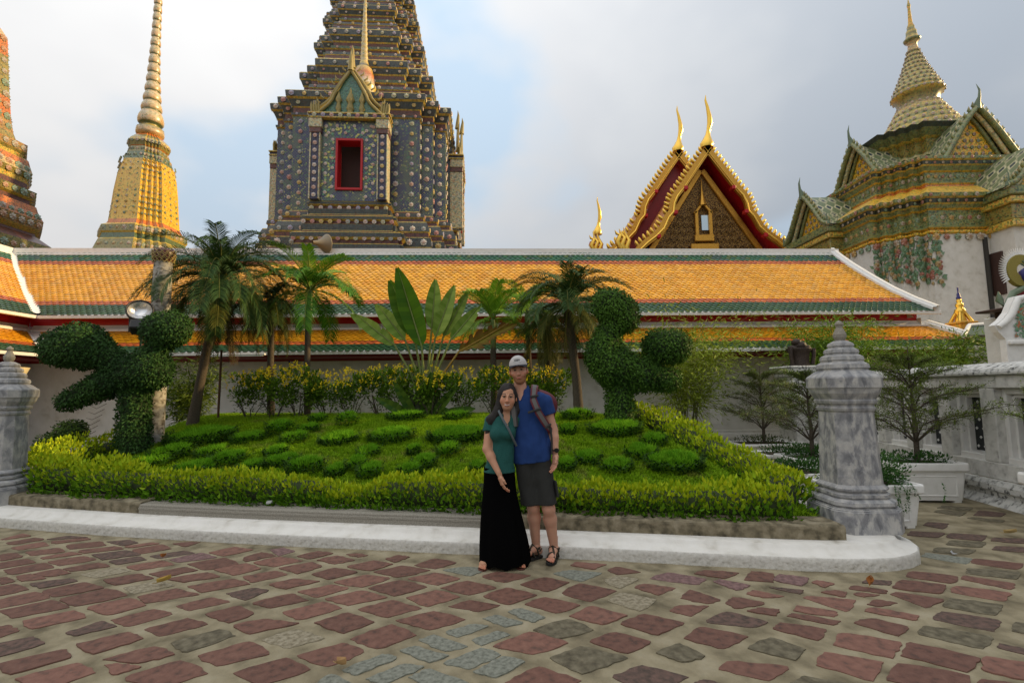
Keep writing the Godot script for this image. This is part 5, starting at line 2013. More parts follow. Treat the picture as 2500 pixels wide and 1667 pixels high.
	for k in range(3, 9):
		path.append(Vector3(outline[k].x + 0.05, outline[k].y - 0.04, 0.02))
	g.tube(path, [0.05, 0.055, 0.06, 0.06, 0.055, 0.05], 8)
	g.box(Vector3(1.3, 2.3, 0.02), Vector3(2.2, 0.08, 0.1), 0.02)
	part("scroll_moulding", g.mesh(true), M.white_paint, t)
	var lf := Many.new()
	for k in 130:
		var y := rng.randf_range(2.42, 2.98)
		var w := 0.20 * (1.0 - (y - 2.42) / 0.7) + 0.03
		var a := rng.randf() * TAU
		lf.add(Vector3(cos(a), sin(a), 0) * 0.07, Vector3(0, 0, -1) * 0.07, Vector3(-sin(a), cos(a), 0) * 0.08, Vector3(0.55 + rng.randf_range(-w, w), y, 0.02), [Color(0.06, 0.20, 0.12), Color(0.12, 0.26, 0.14), Color(0.20, 0.32, 0.22), Color(0.45, 0.14, 0.06)][mini(rng.randi() % 7, 3) if rng.randf() < 0.35 else rng.randi() % 3])
	lf.put("mosaic_tree", leaf_mesh(1.0, 0.6, 0.03, 0.0), M.porcelain, t)
	g = Geo.new()
	g.box(Vector3(0.58, 2.62, 0.012), Vector3(0.07, 0.42, 0.03), 0.01)
	part("mosaic_trunk", g.mesh(), mat("mosaic_red", L(0.42, 0.10, 0.05), 0.5), t)
	# mosaic fan with white rays above the gate
	var f := thing("mosaic_fan", "round yellow mosaic ornament with white rays above the scrolled gate", "ornament", Vector3(10.42, 3.86, -10.0))
	g = Geo.new()
	for k in 24:
		var a0 := TAU * k / 24
		var a1 := TAU * (k + 1) / 24
		g.loft([PackedVector3Array([Vector3(cos(a0) * 0.14, sin(a0) * 0.16, 0.06), Vector3(cos(a0) * 0.36, sin(a0) * 0.42, 0.05), Vector3(cos(a0) * 0.38, sin(a0) * 0.44, -0.05)]), PackedVector3Array([Vector3(cos(a1) * 0.14, sin(a1) * 0.16, 0.06), Vector3(cos(a1) * 0.36, sin(a1) * 0.42, 0.05), Vector3(cos(a1) * 0.38, sin(a1) * 0.44, -0.05)])], false, true)
	surf("yellow_chips", [[0.0, L(0.09, 0.07, 0.015)], [0.5, L(0.28, 0.23, 0.05)], [1.0, L(0.46, 0.38, 0.09)]], 0.12, 2.0, 0.5, 0.6, 55)
	part("disc", g.mesh(), M.yellow_chips, f)
	g = Geo.new()
	for k in 26:
		var a := deg_to_rad(50.0 + k * 6.5)
		var d := Vector3(cos(a), sin(a) * 1.1, 0)
		g.tube([d * 0.38, d * 0.56], [0.03, 0.006], 5)
	part("rays", g.mesh(true), M.white_paint, f)
	g = Geo.new()
	g.tube([Vector3(0.10, -0.34, 0.04), Vector3(0.06, -0.2, 0.07), Vector3(0.02, -0.04, 0.05), Vector3(0.08, 0.05, 0.04)], [0.05, 0.10, 0.09, 0.02], 8)
	part("blue_body", g.mesh(true), mat("cobalt", L(0.02, 0.02, 0.14), 0.4), f)
	g = Geo.new()
	for k in 9:
		var a := deg_to_rad(20.0 + k * 17.0)
		g.tube([Vector3(0.25, 0.0, 0.07), Vector3(0.25 + cos(a) * 0.3, 0.05 + sin(a) * 0.3, 0.06)], [0.02, 0.025], 5)
	part("green_rays", g.mesh(true), M.green_glaze, f)
	g = Geo.new()
	g.tube([Vector3(0.24, -0.36, 0.02), Vector3(-0.24, -0.6, 0.0), Vector3(-0.5, -0.98, 0.0), Vector3(-0.62, -0.78, 0.0), Vector3(-0.63, -0.55, 0.0)], [0.07, 0.09, 0.06, 0.09, 0.01], 7)
	part("naga_edge", g.mesh(true), M.green_glaze, f)
	g = Geo.new()
	g.fan([Vector3(0.9, 0.1, -0.12), Vector3(-0.12, -0.5, -0.12), Vector3(-0.42, -0.92, -0.12), Vector3(0.9, -0.92, -0.12)], Vector3(0, 0, -3))
	part("red_soffit", g.mesh(), M.crimson_paint, f)
	g = Geo.new()
	g.box(Vector3(0.1, -1.02, -0.2), Vector3(1.6, 0.06, 0.9), 0.02)
	g.box(Vector3(0.25, -1.12, -0.22), Vector3(1.1, 0.16, 0.6), 0.02)
	part("gate_eave", g.mesh(), M.dark_wood, f)
	g = Geo.new()
	g.box(Vector3(0.5, -2.5, -0.5), Vector3(1.5, 2.7, 0.8), 0.02)
	part("gate_body", g.mesh(), M.white_plaster, f)
	f.scale = Vector3(0.78, 0.78, 0.78)
	# little hipped roof with a white ridge and the sooty wall below it
	var r := thing("small_hipped_roof", "small roof of green and rust tiles with a white ridge on a soot-stained wall, right of the gallery's end", "building", Vector3(13.0, 0, -14.0))
	g = Geo.new()
	g.fan([Vector3(-0.3, 2.92, 0.2), Vector3(0.42, 3.26, -0.5), Vector3(1.2, 3.3, -0.5), Vector3(1.2, 2.95, 0.1)], Vector3(0, 0, -4))
	part("green_slope", g.mesh(), mat("dark_green_tiles", L(0.03, 0.07, 0.04), 0.5), r)
	g = Geo.new()
	g.fan([Vector3(0.25, 2.95, 0.22), Vector3(1.1, 3.02, 0.22), Vector3(0.85, 2.55, 0.5), Vector3(0.6, 2.5, 0.5)], Vector3(0, 0, -4))
	part("rust_slope", g.mesh(), M.far_tiles, r)
	g = Geo.new()
	g.tube([Vector3(-0.4, 2.9, 0.2), Vector3(0.42, 3.28, -0.48), Vector3(1.3, 3.33, -0.48)], [0.06, 0.06, 0.06], 6)
	part("ridge", g.mesh(true), M.white_paint, r)
	g = Geo.new()
	g.box(Vector3(1.0, 1.25, -0.4), Vector3(2.2, 2.6, 0.8), 0.02)
	g.box(Vector3(1.0, 2.35, -0.35), Vector3(2.4, 0.12, 1.0), 0.03)
	g.box(Vector3(1.0, 2.12, -0.35), Vector3(2.35, 0.1, 0.95), 0.03)
	part("sooty_wall", g.mesh(), M.mouldy_white, r)
	# gilded roof finial standing beyond the end of the gallery
	var s := thing("golden_finial", "small golden tiered finial with a dark blue tip in front of the white library wall", "finial", Vector3(14.12, 0, -15.5))
	g = Geo.new()
	g.box(Vector3(0, 1.6, 0), Vector3(0.56, 3.3, 0.56), 0.02)
	part("pedestal", g.mesh(), M.white_plaster, s)
	g = Geo.new()
	for q in [[0.62, 3.30, 0.08], [0.54, 3.38, 0.1], [0.58, 3.47, 0.08]]:
		g.box(Vector3(0, q[1], 0), Vector3(q[0], q[2], q[0]), 0.02)
	part("base", g.mesh(), M.gold_mosaic, s)
	g = Geo.new()
	for k in 4:
		var a := PI / 2 * k + PI / 4
		g.tube([Vector3(cos(a) * 0.25, 3.5, sin(a) * 0.25), Vector3(cos(a) * 0.09, 3.85, sin(a) * 0.09)], [0.06, 0.04], 5)
	g.lathe([[0.17, 3.5], [0.10, 3.75], [0.15, 3.8], [0.14, 3.9], [0.08, 3.95], [0.11, 4.02], [0.10, 4.08], [0.055, 4.12], [0.075, 4.18], [0.045, 4.24]], 10)
	part("tiers", g.mesh(true), M.gold, s)
	g = Geo.new()
	g.lathe([[0.06, 4.24], [0.07, 4.28], [0.045, 4.33], [0.05, 4.37], [0.02, 4.45], [0.025, 4.6], [0.005, 4.63]], 8)
	part("blue_tip", g.mesh(true), M.cobalt, s)


# ---------------------------------------------------------------- marble posts

func chamfered(w: float, y: float, c := 0.36) -> PackedVector3Array:
	var e := w * (1.0 - c)
	var out := PackedVector3Array()
	for q in [[w, -e], [e, -w], [-e, -w], [-w, -e], [-w, e], [-e, w], [e, w], [w, e]]:
		out.append(Vector3(q[0], y, q[1]))
	return out


func marble_posts() -> void:
	var o := thing("marble_post", "grey veined octagonal marble post with a stepped pyramid cap, right of the hedge", "post", Vector3(3.38, 0.17, -5.1), 0.0, "marble gate posts")
	var spans := {
		"base": [[0.335, 0.0], [0.33, 0.20], [0.322, 0.205], [0.322, 0.215], [0.31, 0.22], [0.31, 0.23]],
		"foot": [[0.285, 0.225], [0.305, 0.25], [0.30, 0.28], [0.27, 0.30], [0.25, 0.305], [0.262, 0.32], [0.262, 0.345], [0.235, 0.36], [0.255, 0.385], [0.255, 0.40], [0.222, 0.43]],
		"shaft": [[0.222, 0.425], [0.197, 1.13]],
		"collar": [[0.197, 1.125], [0.21, 1.14], [0.216, 1.165], [0.203, 1.18], [0.203, 1.195], [0.222, 1.21], [0.229, 1.235], [0.22, 1.25], [0.226, 1.265], [0.252, 1.31], [0.26, 1.345], [0.263, 1.35], [0.263, 1.36], [0.275, 1.365], [0.275, 1.46], [0.268, 1.475], [0.25, 1.49]],
		"stepped_cap": [[0.252, 1.485], [0.213, 1.525], [0.187, 1.54], [0.187, 1.55], [0.197, 1.56], [0.19, 1.60], [0.156, 1.625], [0.156, 1.635], [0.163, 1.645], [0.156, 1.68], [0.124, 1.70], [0.124, 1.71], [0.131, 1.72], [0.124, 1.75], [0.093, 1.77], [0.093, 1.78], [0.10, 1.79], [0.093, 1.815], [0.07, 1.83], [0.05, 1.845]],
	}
	for called in spans:
		var g := Geo.new()
		var rings := []
		for q in spans[called]:
			rings.append(chamfered(q[0], q[1], 0.34))
		g.loft(rings, true, true, true, true)
		part(called, g.mesh(), M.marble, o)
	var g := Geo.new()
	g.lathe([[0.04, 1.84], [0.045, 1.85], [0.06, 1.88], [0.062, 1.91], [0.045, 1.95], [0.03, 1.98], [0.03, 2.0], [0.04, 2.01], [0.037, 2.03], [0.0, 2.06]], 8)
	part("finial", g.mesh(), M.granite, o)
	var d: Node3D = o.duplicate()
	d.name = "marble_post_001"
	add_child(d, true)
	d.position = Vector3(-6.80, 0.17, -6.7)
	d.rotation.y = 0.25
	d.set_meta("label", "weathered grey marble post at the left edge of the photo, below the lamp shade")


# ---------------------------------------------------------------- pots, hedges, clipped shrubs

func round_rect(w: float, d: float, r: float, y: float) -> PackedVector3Array:
	var out := PackedVector3Array()
	for q in [[1, -1, 0.0], [-1, -1, 0.25], [-1, 1, 0.5], [1, 1, 0.75]]:
		for k in 4:
			var a: float = -TAU * (q[2] + k / 12.0)
			out.append(Vector3(q[0] * (w / 2 - r) + cos(a) * r, y, q[1] * (d / 2 - r) + sin(a) * r))
	return out


func trough(label: String, at: Vector3, w: float, d: float, h: float, turn := 0.0) -> Node3D:
	var o := thing("planter", label, "planter", at, turn, "white garden planters")
	var g := Geo.new()
	var rings := []
	for q in [[0.80, 0.05], [0.83, 0.06], [0.90, 0.62], [0.91, 0.78], [0.99, 0.80], [1.0, 0.83], [1.0, 0.96], [0.985, 1.0], [0.90, 1.0], [0.88, 0.9], [0.5, 0.88], [0.02, 0.88]]:
		rings.append(round_rect(w * q[0], d * q[0], 0.06 * q[0], h * q[1]))
	g.loft(rings, true, false, true)
	part("pot", g.mesh(true), M.white_paint, o)
	g = Geo.new()
	var z := d * 0.447
	var lean := 0.0
	for q in [[0.0, 0.18, 0.62, 0.02], [0.0, 0.66, 0.62, 0.02], [-0.31, 0.42, 0.02, 0.5], [0.31, 0.42, 0.02, 0.5]]:
		g.box(Vector3(q[0] * w, q[1] * h, lerpf(0.415, 0.448, q[1] / 0.7) * d), Vector3(q[2] * w if q[2] > 0.1 else 0.016, q[3] * h if q[3] > 0.1 else 0.016, 0.02), 0.005, Basis(Vector3.RIGHT, 0.0))
	part("panel_moulding", g.mesh(), M.white_paint, o)
	for sx in [-1.0, 1.0]:
		for sz in [-1.0, 1.0]:
			g = Geo.new()
			g.box(Vector3(sx * w * 0.33, 0.02, sz * d * 0.33), Vector3(0.10, 0.05, 0.10), 0.01)
			part("foot", g.mesh(), M.white_paint, o)
	g = Geo.new()
	g.loft([round_rect(w * 0.87, d * 0.87, 0.04, h * 0.86), round_rect(w * 0.86, d * 0.86, 0.04, h * 0.92)], true, false, false, true)
	part("soil", g.mesh(), M.soil, o)
	return o


func scatter(many: Many, c: Vector3, r: Vector3, n: int, size: float, c0: Color, c1: Color, up := 0.3) -> void:  # leaves through the shell of an ellipsoid
	for k in n:
		var d := Vector3(rng.randfn(), rng.randfn(), rng.randfn()).normalized()
		var q := pow(rng.randf(), 0.45)
		var o := c + d * r * q
		var dir := (d + Vector3(0, up, 0) + rv(0.6)).normalized()
		var x := dir.cross(Vector3(0.1, 1, 0.05)).normalized().rotated(dir, rng.randf_range(-0.8, 0.8))
		var s := size * rng.randf_range(0.7, 1.2)
		many.add(x * s, dir.cross(x) * s, dir * s, o, c0.lerp(c1, rng.randf()))


func planters() -> void:
	S.leaf = leaf_mesh(1.0, 0.55, 0.1, 0.14)
	S.narrow = leaf_mesh(1.0, 0.16, 0.03, 0.12)
	var rows := [
		["white rectangular planter with trailing green creeper, just right of the marble post", Vector3(4.0, 0, -5.84), 0.98, 0.62, 0.47, 0.0, "creeper"],
		["large white planter holding a tiered tree, against the garden wall", Vector3(5.6, 0, -7.05), 0.9, 0.7, 0.52, -0.1, "tree"],
		["white planter cut off by the right edge of the photo", Vector3(6.0, 0, -5.1), 1.15, 0.8, 0.60, -0.1, "tree"],
		["low white planter with dark bushy plants under a tiered tree, by the gallery wall", Vector3(5.72, 0, -11.55), 1.45, 0.9, 0.30, 0.0, "dark"],
		["white planter of green ground cover between the yellow hedge and the marble post", Vector3(4.1, 0, -7.3), 1.15, 0.7, 0.36, 0.05, "creeper"],
		["white planter half hidden behind the marble post", Vector3(4.95, 0, -8.35), 1.0, 0.7, 0.42, 0.0, "tree"],
		["white planter of low green plants in front of the white pier", Vector3(5.4, 0, -9.7), 1.5, 0.8, 0.30, 0.0, "creeper"]]
	for q in rows:
		var o := trough(q[0], q[1], q[2], q[3], q[4], q[5])
		var many := Many.new()
		var c0 := Color(0.025, 0.075, 0.018)
		var c1 := Color(0.07, 0.16, 0.035)
		if q[6] == "dark":
			c0 = Color(0.03, 0.06, 0.015)
			c1 = Color(0.09, 0.12, 0.03)
		var n: int = {"creeper": 1500, "tree": 700, "dark": 700}[q[6]]
		var puff: float = {"creeper": 0.15, "tree": 0.09, "dark": 0.14}[q[6]]
		scatter(many, Vector3(0, q[4] + 0.02, 0), Vector3(q[2] * 0.5, puff, q[3] * 0.5), n, 0.045, c0, c1, 0.6)
		if q[6] == "creeper" and q[4] > 0.4:
			for k in 9:
				var x := rng.randf_range(0.05, 0.62)
				var l := rng.randf_range(0.12, 0.36)
				for j in int(l * 130):
					var t := j / (l * 130.0)
					var dir := (Vector3(0.2, -0.6, 0.5) + rv(0.7)).normalized()
					var xx := dir.cross(Vector3.UP).normalized()
					var s := rng.randf_range(0.02, 0.035)
					many.add(xx * s, dir.cross(xx) * s, dir * s, Vector3(x + sin(t * 3.0 + k) * 0.03, q[4] + 0.03 - t * l, q[3] * 0.5 + 0.02 + t * 0.03), c0.lerp(c1, rng.randf()))
			scatter(many, Vector3(0.1, q[4] + 0.12, -0.1), Vector3(0.55, 0.22, 0.3), 1200, 0.045, c0, c1, 0.6)
		many.put("foliage", S.leaf, M.leaf, o)


func hedge(called_label: String, line: Array, wide: float, seed_: int) -> void:  # [x, base y, z, top y]
	var o := thing("golden_hedge", called_label, "hedge", Vector3.ZERO, 0.0, "golden hedges round the lawn mound")
	var f := poly_noise(seed_, 1.6)
	f.fractal_octaves = 3
	var many := Many.new()
	var core := []
	var total := 0.0
	for k in line.size() - 1:
		var a := Vector3(line[k][0], line[k][1], line[k][2])
		var b := Vector3(line[k + 1][0], line[k + 1][1], line[k + 1][2])
		var l := a.distance_to(b)
		var d := (b - a).normalized()
		var side := Vector3(-d.z, 0, d.x)
		var cnt := int(l * 1750)
		for j in cnt:
			var t := rng.randf()
			var base := a.lerp(b, t)
			var top := lerpf(line[k][3], line[k + 1][3], t)
			var bump := f.get_noise_3dv(base * 1.0)
			var lump := 1.0 + bump * 0.5
			var h := (top - base.y) * (0.92 + bump * 0.45)
			var ang := rng.randf_range(-0.35, PI + 0.35)
			var rr := (1.0 if rng.randf() < 0.7 else rng.randf_range(0.6, 1.0))
			var nrm := side * cos(ang) + Vector3.UP * maxf(sin(ang), -0.1)
			var q := base + side * (cos(ang) * wide * 0.5 * lump * rr + rng.randf_range(-0.03, 0.03)) + Vector3.UP * (pow(maxf(sin(ang), 0.0), 0.6) * h * rr * rng.randf_range(0.25 if rng.randf() < 0.5 else 0.9, 1.08) + 0.02)
			q += rv(0.025)
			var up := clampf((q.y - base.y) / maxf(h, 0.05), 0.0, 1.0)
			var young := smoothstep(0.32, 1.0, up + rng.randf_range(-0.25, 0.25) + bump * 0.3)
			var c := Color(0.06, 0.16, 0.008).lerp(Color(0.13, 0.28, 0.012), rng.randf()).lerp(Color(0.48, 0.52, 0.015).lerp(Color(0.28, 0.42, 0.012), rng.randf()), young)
			var dir := (nrm * 0.7 + Vector3(0, 0.45, 0) + rv(0.65)).normalized()
			var x := dir.cross(Vector3.UP).normalized().rotated(dir, rng.randf_range(-0.9, 0.9))
			var s := rng.randf_range(0.04, 0.078)
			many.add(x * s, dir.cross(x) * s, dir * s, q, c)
	for p in line:
		core.append(Vector3(p[0], lerpf(p[1], p[3], 0.38), p[2]))
	var rad := []
	for p in line:
		rad.append(minf(wide * 0.30, (p[3] - p[1]) * 0.5))
	var g := Geo.new()
	g.tube(core, rad, 8)
	part("twigs", g.mesh(true), once("twig", L(0.03, 0.045, 0.012), 0.95), o)
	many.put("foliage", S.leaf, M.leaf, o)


func hedges() -> void:
	var line := []
	for q in [[-6.25, 0.72], [-5.6, 0.70], [-4.9, 0.66], [-4.1, 0.61], [-3.4, 0.62], [-2.8, 0.58], [-2.3, 0.56], [-1.95, 0.44], [-1.75, 0.42], [-1.5, 0.56], [-1.0, 0.60], [-0.4, 0.58], [0.4, 0.55], [1.2, 0.53], [2.0, 0.545], [2.7, 0.57]]:
		line.append([q[0], 0.27, front_z(q[0]) - 0.12, q[1]])
	hedge("long low golden-yellow hedge along the front ledge of the lawn mound", line, 0.5, 61)
	hedge("golden hedge climbing the right edge of the mound from the marble post", [[2.75, 0.27, -5.32, 0.60], [3.05, 0.25, -5.75, 0.62], [3.05, 0.3, -6.3, 0.66], [2.98, 0.38, -6.9, 0.74], [2.85, 0.5, -7.5, 0.87], [2.7, 0.62, -8.1, 1.0], [2.55, 0.74, -8.7, 1.13], [2.36, 0.84, -9.3, 1.27], [2.15, 0.9, -9.7, 1.30]], 0.62, 62)
	hedge("golden hedge at the left end of the mound, curving back behind the topiary", [[-6.3, 0.25, -6.95, 0.70], [-6.75, 0.2, -7.3, 0.72], [-7.15, 0.2, -7.9, 0.78], [-7.3, 0.25, -8.6, 0.86], [-7.2, 0.3, -9.3, 0.95]], 0.62, 63)


func blob(label: String, bones: Array, c0: Color, c1: Color, per: float, called := "topiary", category := "topiary") -> Node3D:  # a clipped shrub on round bones [a, b, ra, rb]
	var o := thing(called, label, category)
	var lo := Vector3(99, 99, 99)
	var hi := -lo
	for q in bones:
		var r: float = maxf(q[2], q[3])
		lo = lo.min(q[0] - Vector3(r, r, r)).min(q[1] - Vector3(r, r, r))
		hi = hi.max(q[0] + Vector3(r, r, r)).max(q[1] + Vector3(r, r, r))
	var f := Field.new(lo - Vector3(0.15, 0.15, 0.15), hi + Vector3(0.15, 0.15, 0.15), 0.05)
	for q in bones:
		f.bone(q[0], q[1], q[2] - 0.035, q[3] - 0.035, 0.12)
	var core := f.mesh()
	part("clipped_body", core, once("shrub_core", L(0.018, 0.035, 0.010), 0.95), o)
	var arr := core.surface_get_arrays(0)
	var v: PackedVector3Array = arr[Mesh.ARRAY_VERTEX]
	var n: PackedVector3Array = arr[Mesh.ARRAY_NORMAL]
	var many := Many.new()
	var tone := poly_noise(71, 1.4)
	for k in v.size():
		for j in int(per):
			var q := v[k] + n[k] * rng.randf_range(0.0, 0.045) + rv(0.03)
			var dir := (n[k] * 0.55 + Vector3(0, -0.35, 0) + rv(0.75)).normalized()
			var x := dir.cross(n[k]).normalized()
			if x.length() < 0.5:
				continue
			var s := rng.randf_range(0.035, 0.062)
			var t := clampf(rng.randf() * 0.7 + tone.get_noise_3dv(q) * 0.7 + 0.12, 0, 1)
			many.add(x * s, x.cross(dir) * s, dir * s, q, c0.lerp(c1, t))
	many.put("foliage", S.leaf, M.leaf, o)
	return o


func topiaries() -> void:
	var z := -8.6
	var w := func(x: float, y: float, dz := 0.0) -> Vector3: return Vector3(x, y, z + dz)
	var o := blob("dark green topiary clipped like a prancing animal, left side of the mound", [
		[w.call(-6.13, 2.66), w.call(-5.95, 2.69), 0.29, 0.31], [w.call(-6.12, 2.42), w.call(-6.28, 2.15), 0.17, 0.22],
		[w.call(-7.74, 2.37, 0.1), w.call(-7.38, 2.40, 0.1), 0.31, 0.36], [w.call(-7.38, 2.40, 0.1), w.call(-6.85, 2.15, 0.05), 0.36, 0.18],
		[w.call(-6.52, 1.92), w.call(-6.27, 1.97), 0.32, 0.34], [w.call(-6.5, 1.9), w.call(-7.0, 1.74, 0.05), 0.30, 0.22], [w.call(-7.0, 1.74, 0.05), w.call(-7.58, 1.45, 0.1), 0.22, 0.16],
		[w.call(-6.85, 2.1), w.call(-6.55, 1.97), 0.16, 0.2],
		[w.call(-6.5, 1.5), w.call(-6.48, 0.55), 0.22, 0.25]], Color(0.016, 0.045, 0.012), Color(0.055, 0.125, 0.028), 5)
	var g := Geo.new()
	for k in 7:
		var a := Vector3(-6.75 - k * 0.03, 1.5 - k * 0.09, z + 0.25)
		g.tube([a, a + Vector3(-0.12, -0.08, 0.05), a + Vector3(-0.2, -0.02 - k * 0.01, 0.08)], [0.006, 0.005, 0.003], 4)
	part("loose_vines", g.mesh(), M.bark, o)
	z = -8.8
	blob("green topiary shaped like a perched bird with a round tail ball, right of the couple", [
		[w.call(1.70, 3.02), w.call(1.76, 3.0), 0.29, 0.30], [w.call(1.92, 2.86), w.call(1.96, 2.80), 0.29, 0.27], [w.call(1.72, 2.6), w.call(1.62, 2.3), 0.20, 0.26],
		[w.call(1.56, 2.12), w.call(1.72, 1.95), 0.30, 0.32], [w.call(1.75, 1.95), w.call(2.2, 1.80), 0.34, 0.27], [w.call(2.2, 1.80), w.call(2.70, 1.70), 0.26, 0.20],
		[w.call(2.56, 2.28), w.call(2.80, 2.28), 0.29, 0.29], [w.call(2.5, 2.05), w.call(2.2, 1.9), 0.08, 0.12],
		[w.call(1.84, 1.7), w.call(1.84, 0.85), 0.22, 0.25]], Color(0.02, 0.055, 0.010), Color(0.09, 0.19, 0.025), 5)
	# small cloud-pruned shrub behind the left hedge
	z = -8.5
	var s := blob("small cloud-pruned bonsai shrub with two round pads, behind the left golden hedge", [[w.call(-7.95, 0.72), w.call(-7.85, 0.72), 0.17, 0.17], [w.call(-7.6, 0.93), w.call(-7.52, 0.93), 0.20, 0.20]], Color(0.03, 0.07, 0.012), Color(0.10, 0.16, 0.03), 5, "bonsai_shrub", "shrub")
	g = Geo.new()
	g.tube([Vector3(-7.75, 0.0, z), Vector3(-7.8, 0.3, z), Vector3(-7.7, 0.5, z), Vector3(-7.58, 0.8, z)], [0.05, 0.045, 0.04, 0.03], 6)
	g.tube([Vector3(-7.74, 0.42, z), Vector3(-7.88, 0.6, z)], [0.035, 0.025], 6)
	part("stem", g.mesh(true), M.bark, s)


# ---------------------------------------------------------------- palms

func frond(len: float, e0: float, droop: float, pairs: int, leaflet: float, wide: float, vee: float, c0: Color, c1: Color, seed_: int, ragged := 0.15) -> ArrayMesh:  # grows along +z from the crown
	var r := RandomNumberGenerator.new()
	r.seed = seed_
	var g := Geo.new()
	var steps := 14
	var path := [Vector3.ZERO]
	var rad := [0.016]
	var sway := r.randf_range(-0.25, 0.25)
	for k in steps:
		var t := float(k) / steps
		var e := e0 - droop * pow(t, 1.15)
		path.append(path[-1] + Vector3(sin(sway * t), sin(e), cos(e)) * Vector3(cos(e) * 0.9, 1, 1) * len / steps)
		rad.append(lerpf(0.016, 0.003, t))
	var stem := c0.lerp(Color(0.25, 0.24, 0.06), 0.45)
	var cols := []
	for q in path:
		cols.append(stem)
	g.tube(path, rad, 4, true, cols)
	for k in pairs:
		var t := lerpf(0.14, 0.99, (k + 0.5) / pairs)
		var at := t * steps
		var i := mini(int(at), steps - 1)
		var o: Vector3 = path[i].lerp(path[i + 1], at - i)
		var tang: Vector3 = (path[i + 1] - path[i]).normalized()
		var right := tang.cross(Vector3.UP).normalized()
		var up := right.cross(tang)
		var size := leaflet * (0.35 + 0.65 * sin(PI * clampf(0.18 + t * 0.74, 0, 1))) * r.randf_range(1.0 - ragged, 1.0 + ragged)
		for sx in [-1.0, 1.0]:
			var dir = (right * sx + tang * lerpf(0.55, 1.1, t) + up * (vee + r.randf_range(-0.12, 0.12))).normalized()
			var mid = o + dir * size * 0.55
			var tip = o + dir * size * 0.95 + Vector3(0, -size * r.randf_range(0.18, 0.45), 0)
			var w: Vector3 = dir.cross(up).normalized() * wide * 0.5
			if absf(dir.dot(up)) > 0.95:
				w = tang * wide * 0.5
			var c := c0.lerp(c1, r.randf())
			var i0 := g.p(o - w * 0.5, c)
			g.p(o + w * 0.5, c)
			g.p(mid - w, c)
			g.p(mid + w, c)
			g.p(tip, c.lerp(Color(0.22, 0.19, 0.05), 0.12))
			g.tri(i0, i0 + 1, i0 + 3)
			g.tri(i0, i0 + 3, i0 + 2)
			g.tri(i0 + 2, i0 + 3, i0 + 4)
	return g.mesh(true)


func palm(label: String, trunk: Array, radii: Array, crown: Array, shaft := false) -> Node3D:  # crown rows: count, length, e0, e1, droop, pairs, leaflet, width, vee, c0, c1
	var o := thing("palm_tree", label, "palm tree")
	var g := Geo.new()
	var path := []
	var rad := []
	for k in 25:
		var t := k / 24.0 * (trunk.size() - 1)
		var i := mini(int(t), trunk.size() - 2)
		path.append(trunk[i].lerp(trunk[i + 1], t - i))
		rad.append(lerpf(radii[i], radii[i + 1], t - i) * (1.0 + 0.05 * (k % 2)))
	g.tube(path, rad, 10)
	part("trunk", g.mesh(true), M.bark, o)
	var top: Vector3 = trunk[-1]
	if shaft:
		g = Geo.new()
		g.tube([top - Vector3(0, 0.72, 0), top - Vector3(0, 0.4, 0), top - Vector3(0, 0.1, 0), top + Vector3(0, 0.12, 0)], [0.055, 0.07, 0.06, 0.03], 8)
		part("crown_shaft", g.mesh(true), once("shaft_green", L(0.13, 0.19, 0.04), 0.5), o)
	var yaw := rng.randf() * TAU
	var n := 0
	for row in crown:
		for k in row[0]:
			yaw += 2.39996 + rng.randf_range(-0.25, 0.25)
			var e: float = lerpf(row[2], row[3], rng.randf())
			var m := frond(row[1] * rng.randf_range(0.88, 1.1), e, row[4] * rng.randf_range(0.85, 1.15), row[5], row[6], row[7], row[8], row[9], row[10], 100 + n + int(top.x * 50))
			n += 1
			var f := part("frond", m, M.leaf, o)
			f.position = top + rv(0.03)
			f.rotation.y = yaw
	return o


